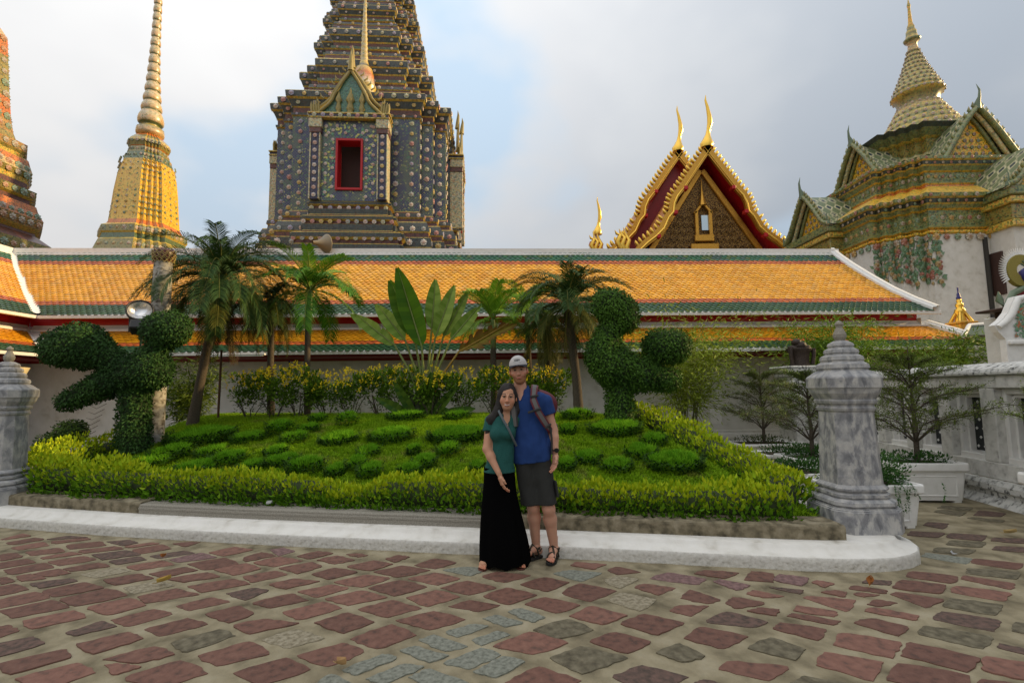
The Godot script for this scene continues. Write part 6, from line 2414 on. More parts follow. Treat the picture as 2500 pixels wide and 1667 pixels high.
func palms() -> void:
	var g0 := Color(0.022, 0.055, 0.016)
	var g1 := Color(0.065, 0.12, 0.035)
	var d0 := Color(0.04, 0.055, 0.012)
	var d1 := Color(0.15, 0.15, 0.03)
	var b0 := Color(0.045, 0.025, 0.012)
	var b1 := Color(0.10, 0.06, 0.03)
	palm("tall date palm with a leaning trunk and shaggy feathery crown, leftmost of the palms", [Vector3(-6.52, 0.85, -10.2), Vector3(-6.42, 1.6, -10.2), Vector3(-6.3, 2.4, -10.2), Vector3(-6.13, 3.1, -10.2), Vector3(-6.08, 3.9, -10.2)], [0.115, 0.085, 0.085, 0.10, 0.09],
		[[15, 1.75, 1.0, 1.45, 1.95, 64, 0.36, 0.016, 0.5, g0, g1], [18, 1.7, 0.4, 1.0, 2.1, 64, 0.36, 0.016, 0.4, g0, g1], [18, 1.6, -0.3, 0.4, 1.5, 60, 0.36, 0.016, 0.25, g0, g1], [12, 1.6, -0.9, -0.35, 0.8, 50, 0.32, 0.012, 0.1, d0, d1], [7, 1.7, -1.4, -1.1, 0.2, 36, 0.2, 0.011, 0.0, b0, b1]])
	palm("thin-trunked date palm with a drooping yellowing crown, between the tall palm and the glossy palm", [Vector3(-5.34, 0.85, -11.1), Vector3(-5.40, 1.9, -11.1), Vector3(-5.42, 3.0, -11.1), Vector3(-5.42, 3.68, -11.1)], [0.085, 0.07, 0.065, 0.06],
		[[9, 1.05, 0.5, 1.2, 1.9, 44, 0.24, 0.014, 0.4, g0, g1], [13, 1.1, -0.3, 0.4, 1.4, 44, 0.26, 0.011, 0.2, d0, g1], [10, 1.25, -1.1, -0.5, 0.6, 40, 0.24, 0.011, 0.1, d0, d1]])
	var m0 := Color(0.035, 0.12, 0.015)
	var m1 := Color(0.10, 0.25, 0.025)
	var l0 := Color(0.12, 0.28, 0.02)
	var l1 := Color(0.26, 0.42, 0.04)
	palm("glossy green palm with arching broad fronds and slim ringed trunk, third palm from the left", [Vector3(-4.5, 0.85, -11.0), Vector3(-4.54, 2.0, -11.0), Vector3(-4.55, 3.2, -11.0), Vector3(-4.53, 3.82, -11.0)], [0.075, 0.065, 0.06, 0.05],
		[[8, 1.25, 0.95, 1.35, 1.2, 58, 0.36, 0.017, 0.6, l0, l1], [9, 1.55, 0.35, 0.85, 1.75, 60, 0.38, 0.018, 0.3, m0, m1], [6, 1.4, -0.35, 0.2, 1.5, 54, 0.38, 0.018, 0.1, m0, m1]], true)
	palm("young light green palm with upright fronds, right of the central leaf fan", [Vector3(-0.40, 1.0, -11.0), Vector3(-0.42, 1.9, -11.0), Vector3(-0.42, 2.7, -11.0), Vector3(-0.42, 3.12, -11.0)], [0.075, 0.07, 0.055, 0.045],
		[[9, 1.1, 0.8, 1.3, 1.1, 50, 0.36, 0.017, 0.55, l0, l1], [6, 0.95, 0.1, 0.55, 1.5, 44, 0.30, 0.016, 0.2, m1, l1]], true)
	palm("light green palm half hidden behind the dark feathery palm", [Vector3(0.42, 1.0, -11.9), Vector3(0.40, 2.2, -11.9), Vector3(0.38, 3.45, -11.9)], [0.07, 0.06, 0.05],
		[[8, 1.15, 0.7, 1.3, 1.2, 50, 0.36, 0.017, 0.5, l0, l1], [5, 1.1, 0.1, 0.5, 1.5, 46, 0.32, 0.017, 0.2, m1, l1]], true)
	palm("feathery dark date palm beside the bird topiary, rightmost of the palms", [Vector3(1.32, 0.95, -10.0), Vector3(1.28, 1.8, -10.0), Vector3(1.20, 2.6, -10.0), Vector3(1.17, 3.25, -10.0)], [0.10, 0.085, 0.085, 0.10],
		[[14, 1.35, 0.95, 1.45, 1.75, 58, 0.32, 0.015, 0.5, g0, g1], [17, 1.4, 0.2, 0.95, 2.0, 58, 0.32, 0.015, 0.35, g0, g1], [12, 1.2, -0.5, 0.2, 1.3, 50, 0.28, 0.011, 0.2, g0, d1], [5, 0.95, -1.2, -0.9, 0.3, 34, 0.2, 0.010, 0.0, d0, b1]])
	palm("short shaggy date palm with a drooping crown, behind the man's cap", [Vector3(0.86, 1.0, -11.3), Vector3(0.82, 2.0, -11.3), Vector3(0.80, 3.0, -11.3)], [0.10, 0.085, 0.09],
		[[8, 0.85, 0.5, 1.2, 1.9, 42, 0.24, 0.014, 0.4, g0, g1], [11, 0.95, -0.4, 0.3, 1.3, 42, 0.25, 0.011, 0.2, g0, d1], [9, 1.05, -1.2, -0.6, 0.5, 38, 0.22, 0.011, 0.1, d0, d1]])


func blade(g: Geo, a: Vector3, b: Vector3, wide: float, face: Vector3, c0: Color, c1: Color, torn: float, r: RandomNumberGenerator) -> void:  # a big paddle leaf, folded along its midrib
	var d := (b - a).normalized()
	var side := d.cross(face).normalized()
	var nrm := side.cross(d)
	var n := 18
	for sx in [-1.0, 1.0]:
		var prev_e := a
		var prev_m := a
		for k in range(1, n + 1):
			var t := float(k) / n
			var w := wide * 0.5 * pow(sin(PI * clampf(pow(t, 0.72), 0.02, 0.985)), 0.62)
			var sag := nrm * -0.06 * sin(t * PI) * wide + Vector3(0, -0.10 * t * t * a.distance_to(b) * absf(d.x), 0)
			var m := a.lerp(b, t) + sag
			var tear := 0.0
			if torn > 0.0 and r.randf() < torn:
				tear = r.randf_range(0.1, 0.5)
			var e = m + side * sx * w * (1.0 - tear) + nrm * w * 0.34 * (1.0 if sx > 0 else 0.8) + d * w * 0.25
			var c := c0.lerp(c1, clampf(0.5 + 0.3 * sin(k * 1.7 + sx) + r.randf_range(-0.2, 0.2) + (0.25 if sx > 0 else -0.2), 0, 1))
			var ce := c
			if torn > 0.2:
				ce = c.lerp(Color(0.10, 0.03, 0.012), 0.8)
				c = c.lerp(Color(0.16, 0.13, 0.02), 0.4)
			elif torn > 0.0:
				ce = c.lerp(Color(0.2, 0.2, 0.05), 0.15)
			var i0 := g.p(prev_m, c)
			g.p(m, c)
			g.p(e, ce)
			g.p(prev_e if tear == 0.0 else prev_m.lerp(prev_e, 0.55), ce)
			if sx > 0:
				g.tri(i0, i0 + 1, i0 + 2)
				g.tri(i0, i0 + 2, i0 + 3)
			else:
				g.tri(i0, i0 + 2, i0 + 1)
				g.tri(i0, i0 + 3, i0 + 2)
			prev_e = e
			prev_m = m


func travellers_palm() -> void:
	var o := thing("travellers_palm", "fan of large paddle leaves in the centre behind the lawn, one leaf brown and torn", "plant", Vector3(-1.86, 0.95, -10.4))
	var r := RandomNumberGenerator.new()
	r.seed = 77
	var base := Vector3(0.05, 0.75, 0)
	# start x, y, tip x, y, width, depth, light, torn
	var rows := [[-0.60, 1.57, -1.56, 2.34, 0.30, 0.05, 0.75, 0.06], [-0.36, 1.66, -1.02, 2.50, 0.33, 0.12, 0.8, 0.0], [-0.15, 1.72, -0.64, 2.92, 0.42, 0.22, 0.1, 0.0], [0.02, 1.50, -0.47, 3.16, 0.46, 0.30, 0.0, 0.0], [0.16, 1.9, 0.22, 3.00, 0.34, -0.05, 0.65, 0.0], [0.25, 1.72, 0.64, 2.88, 0.33, 0.02, 0.85, 0.04], [0.40, 1.75, 0.92, 2.78, 0.28, -0.12, 0.7, 0.06], [0.58, 1.66, 1.22, 2.45, 0.28, 0.10, 0.55, 0.10], [0.76, 1.40, 1.96, 2.10, 0.40, 0.2, 0.3, 0.45]]
	for q in rows:
		var a := Vector3(q[0], q[1], q[5])
		var b := Vector3(q[2], q[3], q[5] + (0.15 if q[6] < 0.3 else -0.1))
		var g := Geo.new()
		var c0 := Color(0.045, 0.115, 0.008).lerp(Color(0.14, 0.24, 0.03), q[6])
		var c1 := Color(0.085, 0.18, 0.010).lerp(Color(0.30, 0.40, 0.09), q[6])
		if q[7] > 0.3:
			c0 = Color(0.16, 0.10, 0.012)
			c1 = Color(0.22, 0.20, 0.02)
		blade(g, a, b, q[4], Vector3(0.15 * signf(q[0]), 0.2, 1), c0, c1, q[7], r)
		var lf := part("leaf", g.mesh(true), M.waxy, o)
		g = Geo.new()
		var st := base + Vector3(q[0] * 0.12, -0.3 - absf(q[0]) * 0.1, q[5] * 0.3)
		var stem := Color(0.20, 0.24, 0.08) if q[7] < 0.3 else Color(0.32, 0.20, 0.05)
		g.tube([st, st.lerp(a, 0.5) + Vector3(q[0] * -0.05, 0.03, 0), a, a.lerp(b, 0.5) + Vector3(0, -0.01, -0.012), a.lerp(b, 0.92)], [0.035, 0.026, 0.02, 0.012, 0.004], 6, true, [stem, stem, stem, stem, stem])
		part("midrib", g.mesh(true), M.waxy, lf)
	for q in [[-0.9, 0.55, 0.5, 0.22], [-0.55, 0.85, 0.55, 0.2], [0.2, 1.0, 0.35, 0.26], [0.75, 0.75, 0.5, 0.2], [1.1, 0.32, 0.4, 0.22], [1.35, 0.1, 0.3, 0.18], [-0.75, 0.15, 0.4, 0.25], [0.6, 0.25, 0.45, 0.28], [-1.05, 0.0, 0.5, 0.2]]:
		var g := Geo.new()
		blade(g, Vector3(q[0] * 0.25, 0.05, 0.1), Vector3(q[0], q[1], q[2] * 0.6), q[3], Vector3(0, 0.4, 1), Color(0.03, 0.075, 0.012), Color(0.09, 0.15, 0.02), 0.0, r)
		part("basal_leaf", g.mesh(true), M.waxy, o)
	var g := Geo.new()
	for k in 5:
		var x := -0.22 + k * 0.12
		g.tube([Vector3(x * 0.8, -0.1, 0.02), Vector3(x, 0.3, 0.0), Vector3(x * 1.2, 0.62, 0.0)], [0.10, 0.085, 0.05], 7)
	part("leaf_base", g.mesh(true), once("leaf_base", L(0.05, 0.06, 0.025), 0.8), o)


func flower_shrubs() -> void:
	var rows := [[-5.65, -10.75, 0.62, 0.52, "first"], [-5.05, -10.6, 0.5, 0.62, "second"], [-4.55, -10.65, 0.48, 0.72, "third"], [-4.0, -10.8, 0.5, 0.6, "fourth"], [-3.45, -10.7, 0.5, 0.66, "fifth"], [-2.85, -10.75, 0.52, 0.62, "sixth"], [-2.3, -10.5, 0.46, 0.6, "seventh"], [-1.65, -10.2, 0.5, 0.56, "eighth"], [-1.05, -10.35, 0.5, 0.62, "ninth"], [-0.4, -10.5, 0.52, 0.6, "tenth"], [0.25, -10.6, 0.5, 0.66, "eleventh"], [0.85, -10.7, 0.42, 0.7, "twelfth"]]
	var fm := leaf_mesh(1.0, 0.8, 0.2, -0.1)
	for q in rows:
		var y := mound_y(q[0], q[1])
		var o := thing("flowering_shrub", "%s shrub from the left in the row of yellow-flowered shrubs before the gallery wall" % q[4], "shrub", Vector3(q[0], y - 0.05, q[1]), 0.0, "yellow-flowered shrubs before the wall")
		var g := Geo.new()
		for k in 6:
			var a := rng.randf() * TAU
			var t := Vector3(cos(a) * 0.32, q[3] * 0.8, sin(a) * 0.2)
			g.tube([Vector3(cos(a) * 0.05, 0, sin(a) * 0.05), t * 0.5 + rv(0.04), t], [0.012, 0.009, 0.005], 5)
		part("stems", g.mesh(true), M.bark, o)
		var many := Many.new()
		var lo := 0.62 + 0.10 * rng.randf()
		for k in 9:
			var c := Vector3(rng.randf_range(-0.34, 0.34), lo + rng.randf_range(-0.26, 0.22), rng.randf_range(-0.12, 0.14))
			scatter(many, c, Vector3(q[2] * 0.36, q[3] * 0.30, 0.2), 130, 0.075, Color(0.045, 0.10, 0.010), Color(0.16, 0.28, 0.02), 0.3)
		scatter(many, Vector3(0, 0.36, 0), Vector3(q[2] * 0.6, 0.28, 0.2), 150, 0.065, Color(0.04, 0.07, 0.012), Color(0.10, 0.15, 0.025), 0.3)
		many.put("foliage", S.leaf, M.leaf, o)
		var fl := Many.new()
		for k in 46:
			var x := rng.randf_range(-q[2] * 0.62, q[2] * 0.62)
			var top = lo + q[3] * 0.50 * sqrt(maxf(0.05, 1.0 - pow(x / (q[2] * 0.75), 2.0))) + rng.randf_range(-0.30, 0.10)
			var p := Vector3(x, top, rng.randf_range(-0.1, 0.34))
			for j in 5:
				var dir := (Vector3(0, 0.8, 0.2) + rv(1.0)).normalized()
				var xx := dir.cross(Vector3(0.2, 0.3, 1)).normalized()
				var s := rng.randf_range(0.026, 0.042)
				fl.add(xx * s, dir.cross(xx) * s, dir * s, p + rv(0.02) + Vector3(0, j * 0.014, 0), Color(0.66, 0.48, 0.01).lerp(Color(0.75, 0.60, 0.03), rng.randf()))
		fl.put("flowers", fm, M.leaf, o)


func bamboo(label: String, at: Vector3, culms: int, tall: float, spread: float, leaves: int, c0: Color, c1: Color, low := 0.35) -> void:
	var o := thing("bamboo_clump", label, "bamboo", at)
	var g := Geo.new()
	var many := Many.new()
	for k in culms:
		var a := rng.randf() * TAU
		var h := tall * rng.randf_range(0.6, 1.05)
		var lean := Vector3(cos(a), 0, sin(a) * 0.6) * spread * rng.randf_range(0.3, 1.0)
		var b := Vector3(rng.randf_range(-0.22, 0.22), 0, rng.randf_range(-0.15, 0.15))
		var path := []
		var rad := []
		for j in 9:
			var t := j / 8.0
			path.append(b + lean * t * t * 1.1 + Vector3(0, h * (t - 0.13 * t * t * t), 0))
			rad.append(lerpf(0.013, 0.003, t))
		g.tube(path, rad, 5)
		for j in int(leaves / float(culms)):
			var t := rng.randf_range(low, 1.0)
			var i := mini(int(t * 8), 7)
			var p: Vector3 = path[i].lerp(path[i + 1], t * 8 - i)
			var out := Vector3(rng.randfn(), rng.randfn() * 0.35 - 0.1, rng.randfn()).normalized()
			var q := p + out * rng.randf() * spread * 0.42
			var dir := (out + Vector3(0, rng.randf_range(-0.8, 0.5), 0) + rv(0.4)).normalized()
			var x := dir.cross(Vector3(0.1, 1, 0.1)).normalized().rotated(dir, rng.randf_range(-1.2, 1.2))
			var s := rng.randf_range(0.09, 0.19)
			many.add(x * s, dir.cross(x) * s, dir * s, q, c0.lerp(c1, rng.randf()))
	part("culms", g.mesh(true), once("culm", L(0.11, 0.11, 0.04), 0.6), o)
	many.put("foliage", S.narrow, M.leaf, o)


func bamboos() -> void:
	bamboo("thin bamboo clump against the wall between the left topiary and the leaning palm", Vector3(-7.35, 0.5, -11.4), 12, 2.2, 0.6, 4200, Color(0.07, 0.12, 0.015), Color(0.18, 0.25, 0.03))
	bamboo("airy light green bamboo clump against the wall, right of the bird topiary", Vector3(4.3, 0.3, -12.3), 18, 3.6, 1.7, 9000, Color(0.14, 0.20, 0.015), Color(0.34, 0.42, 0.05), 0.3)
	bamboo("fine-leaved bamboo behind the white pier and marble post", Vector3(8.3, 0.2, -12.6), 18, 3.5, 1.2, 15000, Color(0.08, 0.16, 0.012), Color(0.22, 0.34, 0.03), 0.4)
	bamboo("fine-leaved bamboo filling the corner above the low window wall", Vector3(10.6, 0.2, -12.4), 18, 3.0, 1.2, 15000, Color(0.07, 0.14, 0.012), Color(0.20, 0.29, 0.03), 0.4)


func tiered_trees() -> void:
	var rows := [["small tiered tree with flat airy branches in the low planter by the gallery wall", Vector3(5.74, 0.28, -11.55), 1.75, 1.05, 0.7], ["small tiered tree with flat airy branches in the large planter by the window wall", Vector3(5.62, 0.48, -7.05), 1.62, 0.95, 1.0], ["tiered tree whose branches reach in at the right edge of the photo", Vector3(6.15, 0.56, -5.15), 1.5, 0.95, 1.3], ["tiered tree half hidden behind the marble post", Vector3(4.93, 0.40, -8.35), 1.5, 1.0, 0.8]]
	for q in rows:
		var o := thing("tiered_tree", q[0], "tree", q[1], rng.randf() * 6.0, "tiered trees in planters")
		var tall: float = q[2]
		var g := Geo.new()
		g.tube([Vector3(0, -0.1, 0), Vector3(0.01, tall * 0.3, 0), Vector3(-0.01, tall * 0.6, 0.01), Vector3(0, tall, 0)], [0.04, 0.03, 0.018, 0.005], 7)
		part("trunk", g.mesh(true), M.bark, o)
		g = Geo.new()
		var many := Many.new()
		var c0 := Color(0.07, 0.10, 0.025).lerp(Color(0.13, 0.20, 0.02), q[4] - 0.7)
		var c1 := Color(0.16, 0.21, 0.05).lerp(Color(0.30, 0.40, 0.05), q[4] - 0.7)
		for t in [[0.17, 1.0, 8], [0.42, 0.74, 7], [0.63, 0.55, 6], [0.8, 0.36, 6]]:
			for k in t[2]:
				var a: float = TAU * k / t[2] + rng.randf_range(-0.3, 0.3) + t[0] * 3.0
				var l: float = q[3] * t[1] * rng.randf_range(0.75, 1.1)
				var d := Vector3(cos(a), 0, sin(a))
				var b := Vector3(0, tall * t[0], 0)
				var rise := rng.randf_range(0.42, 0.62)
				var mid := b + d * l * 0.42 + Vector3(0, l * rise * 0.72, 0)
				var tip := b + d * l + Vector3(0, l * rise, 0)
				g.tube([b, b + d * l * 0.2 + Vector3(0, l * rise * 0.4, 0), mid, tip], [0.014, 0.011, 0.008, 0.003], 5)
				for s in 8:
					var f := 0.22 + s * 0.1
					var p := b.lerp(mid, f / 0.45) if f < 0.45 else mid.lerp(tip, (f - 0.45) / 0.55)
					for sx in [-1.0, 1.0]:
						var e: Vector3 = p + (d * 0.7 + Vector3(-d.z, rng.randf_range(0.15, 0.5), d.x) * sx * Vector3(1, sx, 1)).normalized() * l * rng.randf_range(0.22, 0.36)
						g.tube([p, e], [0.004, 0.002], 4)
						for m in 2:
							var e2: Vector3 = p.lerp(e, rng.randf_range(0.4, 0.9))
							var e3: Vector3 = e2 + (d + rv(0.9) + Vector3(0, 0.35, 0)).normalized() * l * 0.14
							g.tube([e2, e3], [0.003, 0.0015], 3)
							for j in 17:
								var w := e2.lerp(e3, rng.randf_range(0.0, 1.2)) + rv(0.03)
								var dir := (d + Vector3(0, 0.6, 0) + rv(0.9)).normalized()
								var x := dir.cross(Vector3.UP).normalized()
								var ss := rng.randf_range(0.018, 0.034)
								many.add(x * ss, dir.cross(x) * ss, dir * ss, w, c0.lerp(c1, rng.randf()))
		part("branches", g.mesh(true), M.bark, o)
		many.put("foliage", S.leaf, M.leaf, o)


# ---------------------------------------------------------------- the couple

func head_mesh(skin: Color, lips: Color, brow: Color, beard: Color, wide: float, long_: float, smile: float, lip := 0.0135) -> ArrayMesh:  # faces +z, eyes near the origin
	var f := Field.new(Vector3(-0.12, -0.17, -0.13), Vector3(0.12, 0.16, 0.14), 0.0042)
	f.ball(Vector3(0, 0.035, -0.012), Vector3(0.076 * wide, 0.098 * long_, 0.096), 0.02)
	f.ball(Vector3(0, -0.035, 0.022), Vector3(0.063 * wide, 0.072 * long_, 0.066), 0.03)
	f.ball(Vector3(0, -0.088 * long_, 0.048), Vector3(0.030 * wide, 0.022, 0.026), 0.03)
	for sx in [-1.0, 1.0]:
		f.ball(Vector3(sx * 0.044 * wide, -0.024, 0.052), Vector3(0.024, 0.026, 0.024), 0.02)
		f.ball(Vector3(sx * 0.030, 0.012, 0.096), Vector3(0.017, 0.011, 0.015), 0.010, Basis(), true)
		f.bone(Vector3(sx * 0.014, 0.030, 0.084), Vector3(sx * 0.044, 0.028, 0.072), 0.008, 0.007, 0.012)
		f.ball(Vector3(sx * 0.078 * wide, -0.004, -0.008), Vector3(0.011, 0.031, 0.019), 0.008, Basis(Vector3.UP, sx * 0.4))
		f.ball(Vector3(sx * 0.013, -0.027, 0.097), Vector3(0.010, 0.008, 0.010), 0.008)
		f.bone(Vector3(sx * 0.0295, 0.017, 0.083), Vector3(sx * 0.031, 0.0165, 0.083), 0.0085, 0.0085, 0.004)
	f.bone(Vector3(0, 0.018, 0.086), Vector3(0, -0.022, 0.106), 0.008, 0.0125, 0.012)
	f.bone(Vector3(-0.019, -0.0555 + smile, 0.083), Vector3(0, -0.0575, 0.0905), 0.0045, 0.0065, 0.006)
	f.bone(Vector3(0.019, -0.0555 + smile, 0.083), Vector3(0, -0.0575, 0.0905), 0.0045, 0.0065, 0.006)
	f.bone(Vector3(-0.014, -0.0665 + smile * 0.6, 0.084), Vector3(0.014, -0.0665 + smile * 0.6, 0.084), 0.0065, 0.0065, 0.006)
	f.bone(Vector3(0, -0.05, -0.025), Vector3(0, -0.17, -0.035), 0.054 * wide, 0.058 * wide, 0.03)
	var tint := func(p: Vector3, n: Vector3) -> Color:
		var c := skin
		var ax := absf(p.x)
		var red := exp(-pow((ax - 0.045) / 0.02, 2.0) - pow((p.y + 0.022) / 0.022, 2.0)) * 0.5 + exp(-pow(ax / 0.016, 2.0) - pow((p.y + 0.022) / 0.014, 2.0)) * 0.4
		if ax > 0.072 * wide:
			red += 0.5
		c = c.lerp(Color(skin.r * 0.98, skin.g * 0.62, skin.b * 0.58), clampf(red, 0, 0.8))
		if beard.a > 0.0 and p.z > -0.03:
			var b := smoothstep(-0.026, -0.052, p.y - (0.02 if ax > 0.05 else 0.0)) * smoothstep(-0.150, -0.125, p.y)
			if ax < 0.022 and p.y > -0.062 and p.y < -0.038:
				b *= 0.6
			c = c.lerp(beard, b * 0.75)
		var my := -0.0615 + smile * clampf(ax / 0.02, 0, 1.3)
		if p.z > 0.05 and ax < 0.030 and absf(p.y - my) < lip * (1.0 - ax / 0.038):
			c = lips
			if absf(p.y - my) < 0.0046 and lip > 0.01 and ax < 0.023:
				c = Color(0.62, 0.58, 0.52)
		if p.z > 0.05 and ax > 0.013 and ax < 0.05 and absf(p.y - 0.036 - 0.004 * sin((ax - 0.013) * 80.0)) < 0.0048:
			c = c.lerp(brow, 0.85)
		if p.z > 0.06 and absf(p.y - 0.0165) < 0.0088 and absf(ax - 0.030) < 0.0135:
			var e := pow((ax - 0.030) / 0.0135, 2.0) + pow((p.y - 0.0155) / 0.0062, 2.0)
			if e < 1.0:
				c = Color(0.30, 0.27, 0.25)  # eye whites darkened, with shade over the eyes put into the colour
				if absf(ax - 0.030) < 0.0078:
					c = Color(0.03, 0.028, 0.03)
			elif p.y > 0.0165:
				c = c.lerp(brow, 0.75)
		return c
	return f.mesh(tint)


func hand_mesh(skin: Color, mirror: float) -> ArrayMesh:  # hangs down from the wrist at the origin, back of the hand to +x*mirror, thumb to +z
	var f := Field.new(Vector3(-0.07, -0.21, -0.07), Vector3(0.07, 0.04, 0.08), 0.0034)
	var m := mirror
	f.bone(Vector3(0, 0.03, 0), Vector3(0, -0.02, 0), 0.026, 0.027, 0.015, 1.0, 0.75)
	f.bone(Vector3(0, -0.03, -0.018), Vector3(0.002 * m, -0.085, -0.024), 0.017, 0.015, 0.02, 1.0, 0.9)
	f.bone(Vector3(0, -0.03, 0.0), Vector3(0.002 * m, -0.09, 0.0), 0.018, 0.015, 0.02)
	f.bone(Vector3(0, -0.03, 0.018), Vector3(0.002 * m, -0.088, 0.024), 0.018, 0.015, 0.02)
	var z := [0.029, 0.0095, -0.010, -0.028]
	var len := [0.040, 0.045, 0.041, 0.032]
	for k in 4:
		var a := Vector3(0.002 * m, -0.086 - (0.004 if k == 1 or k == 2 else 0.0), z[k])
		var b := a + Vector3(-0.010 * m, -len[k], z[k] * 0.06)
		var c := b + Vector3(-0.017 * m, -len[k] * 0.58, 0)
		var d := c + Vector3(-0.017 * m, -len[k] * 0.36, 0)
		f.bone(a, b, 0.0096, 0.0086, 0.004)
		f.bone(b, c, 0.0086, 0.0078, 0.004)
		f.bone(c, d, 0.0078, 0.0066, 0.004)
	f.bone(Vector3(-0.004 * m, -0.028, 0.020), Vector3(-0.014 * m, -0.058, 0.043), 0.015, 0.0115, 0.012)
	f.bone(Vector3(-0.014 * m, -0.058, 0.043), Vector3(-0.022 * m, -0.088, 0.046), 0.0112, 0.0085, 0.004)
	var tint := func(p: Vector3, n: Vector3) -> Color:
		return skin.lerp(Color(skin.r * 0.95, skin.g * 0.68, skin.b * 0.62), smoothstep(-0.08, -0.17, p.y) * 0.55)
	return f.mesh(tint)


func foot_mesh(skin: Color) -> ArrayMesh:  # toes towards +z, ankle at the origin 0.085 above the sole
	var f := Field.new(Vector3(-0.07, -0.10, -0.09), Vector3(0.07, 0.10, 0.22), 0.0048)
	f.bone(Vector3(0, 0.09, -0.005), Vector3(0, 0.0, -0.005), 0.038, 0.036, 0.02)
	f.ball(Vector3(0, -0.045, -0.035), Vector3(0.032, 0.036, 0.038), 0.03)
	f.bone(Vector3(0, -0.01, 0.01), Vector3(0.004, -0.048, 0.11), 0.036, 0.024, 0.03, 1.0, 1.15)
	f.bone(Vector3(0.018, -0.05, 0.10), Vector3(-0.022, -0.054, 0.09), 0.022, 0.019, 0.02)
	f.bone(Vector3(-0.02, -0.055, 0.09), Vector3(-0.012, -0.058, -0.03), 0.018, 0.02, 0.02)
	var x := [0.028, 0.009, -0.007, -0.021, -0.033]
	for k in 5:
		var r: float = [0.0125, 0.0092, 0.0086, 0.008, 0.0076][k]
		var l: float = [0.172, 0.170, 0.160, 0.147, 0.132][k]
		f.bone(Vector3(x[k] * 0.9, -0.058, 0.105), Vector3(x[k] * 1.05, -0.066, l), r * 1.05, r, 0.004)
	f.cut(Vector3.DOWN, Vector3(0, -0.080, 0))
	var tint := func(p: Vector3, n: Vector3) -> Color:
		return skin.lerp(Color(skin.r, skin.g * 0.66, skin.b * 0.62), smoothstep(0.12, 0.16, p.z) * 0.6)
	return f.mesh(tint)


func sole_mesh(thick: float) -> ArrayMesh:  # outline of a shoe sole, toes towards +z
	var g := Geo.new()
	var rings := []
	for y in [0.0, thick * 0.25, thick * 0.8, thick]:
		var ring := PackedVector3Array()
		for k in 26:
			var a := -TAU * k / 26
			var z := sin(a) * 0.135
			var w := 0.040 + 0.012 * smoothstep(-0.1, 0.09, z) - 0.006 * exp(-pow((z + 0.01) / 0.04, 2.0))
			var x := signf(cos(a)) * pow(absf(cos(a)), 0.65) * w
			var e := 1.0 if y > 0.0 and y < thick else 0.95
			ring.append(Vector3(x * e, y, 0.045 + z * e))
		rings.append(ring)
	g.loft(rings, true, false, true, true)
	return g.mesh()


func sandal(parent: Node3D, t: Transform3D) -> void:
	var o := Node3D.new()
	o.name = "sandal"
	parent.add_child(o, true)
	o.transform = t
	var sole := part("sole", sole_mesh(0.026), once("sole_rubber", L(0.012, 0.011, 0.010), 0.8), o)
	sole.position.y = -0.106
	var g := Geo.new()
	for s in [[Vector3(0.045, -0.08, 0.115), Vector3(0.02, -0.022, 0.10), Vector3(-0.03, -0.035, 0.075), Vector3(-0.046, -0.08, 0.07)], [Vector3(0.044, -0.08, 0.04), Vector3(0.022, -0.01, 0.075), Vector3(-0.022, -0.02, 0.115), Vector3(-0.044, -0.08, 0.12)], [Vector3(0.042, -0.08, -0.01), Vector3(0.038, 0.0, 0.022), Vector3(0.0, 0.028, 0.042), Vector3(-0.038, 0.0, 0.022), Vector3(-0.042, -0.08, -0.01)], [Vector3(0.042, -0.03, -0.015), Vector3(0.0, -0.02, -0.078), Vector3(-0.042, -0.03, -0.015)], [Vector3(0.0, 0.024, 0.045), Vector3(0.02, -0.012, 0.085), Vector3(0.03, -0.05, 0.125)]]:
		var path := []
		for k in 9:
			var u = k / 8.0 * (s.size() - 1)
			var i := mini(int(u), s.size() - 2)
			path.append(s[i].lerp(s[i + 1], u - i))
		var rad := []
		for k in 9:
			rad.append(0.0085)
		g.tube(path, rad, 6)
	g.box(Vector3(0.046, -0.005, 0.0), Vector3(0.016, 0.022, 0.028), 0.004)
	part("straps", g.mesh(true), once("sandal_webbing", L(0.035, 0.028, 0.018), 0.8), o)


func sleeve(a: Vector3, b: Vector3, upto: float, ra: float, rb: float, fold: FastNoiseLite) -> ArrayMesh:
	var e := a.lerp(b, upto)
	var m := Vector3(0.12, 0.12, 0.12)
	var f := Field.new(a.min(e) - m, a.max(e) + m, 0.0095)
	f.bone(a, a.lerp(b, upto + 0.25), ra, rb, 0.02)
	f.bone(a.lerp(b, upto - 0.1), a.lerp(b, upto + 0.25), 0.0, rb * 1.03, 0.01)
	f.ripple(fold, 0.010)
	f.cut((b - a).normalized(), e)
	return f.mesh()


func people() -> void:
	man()
	woman()


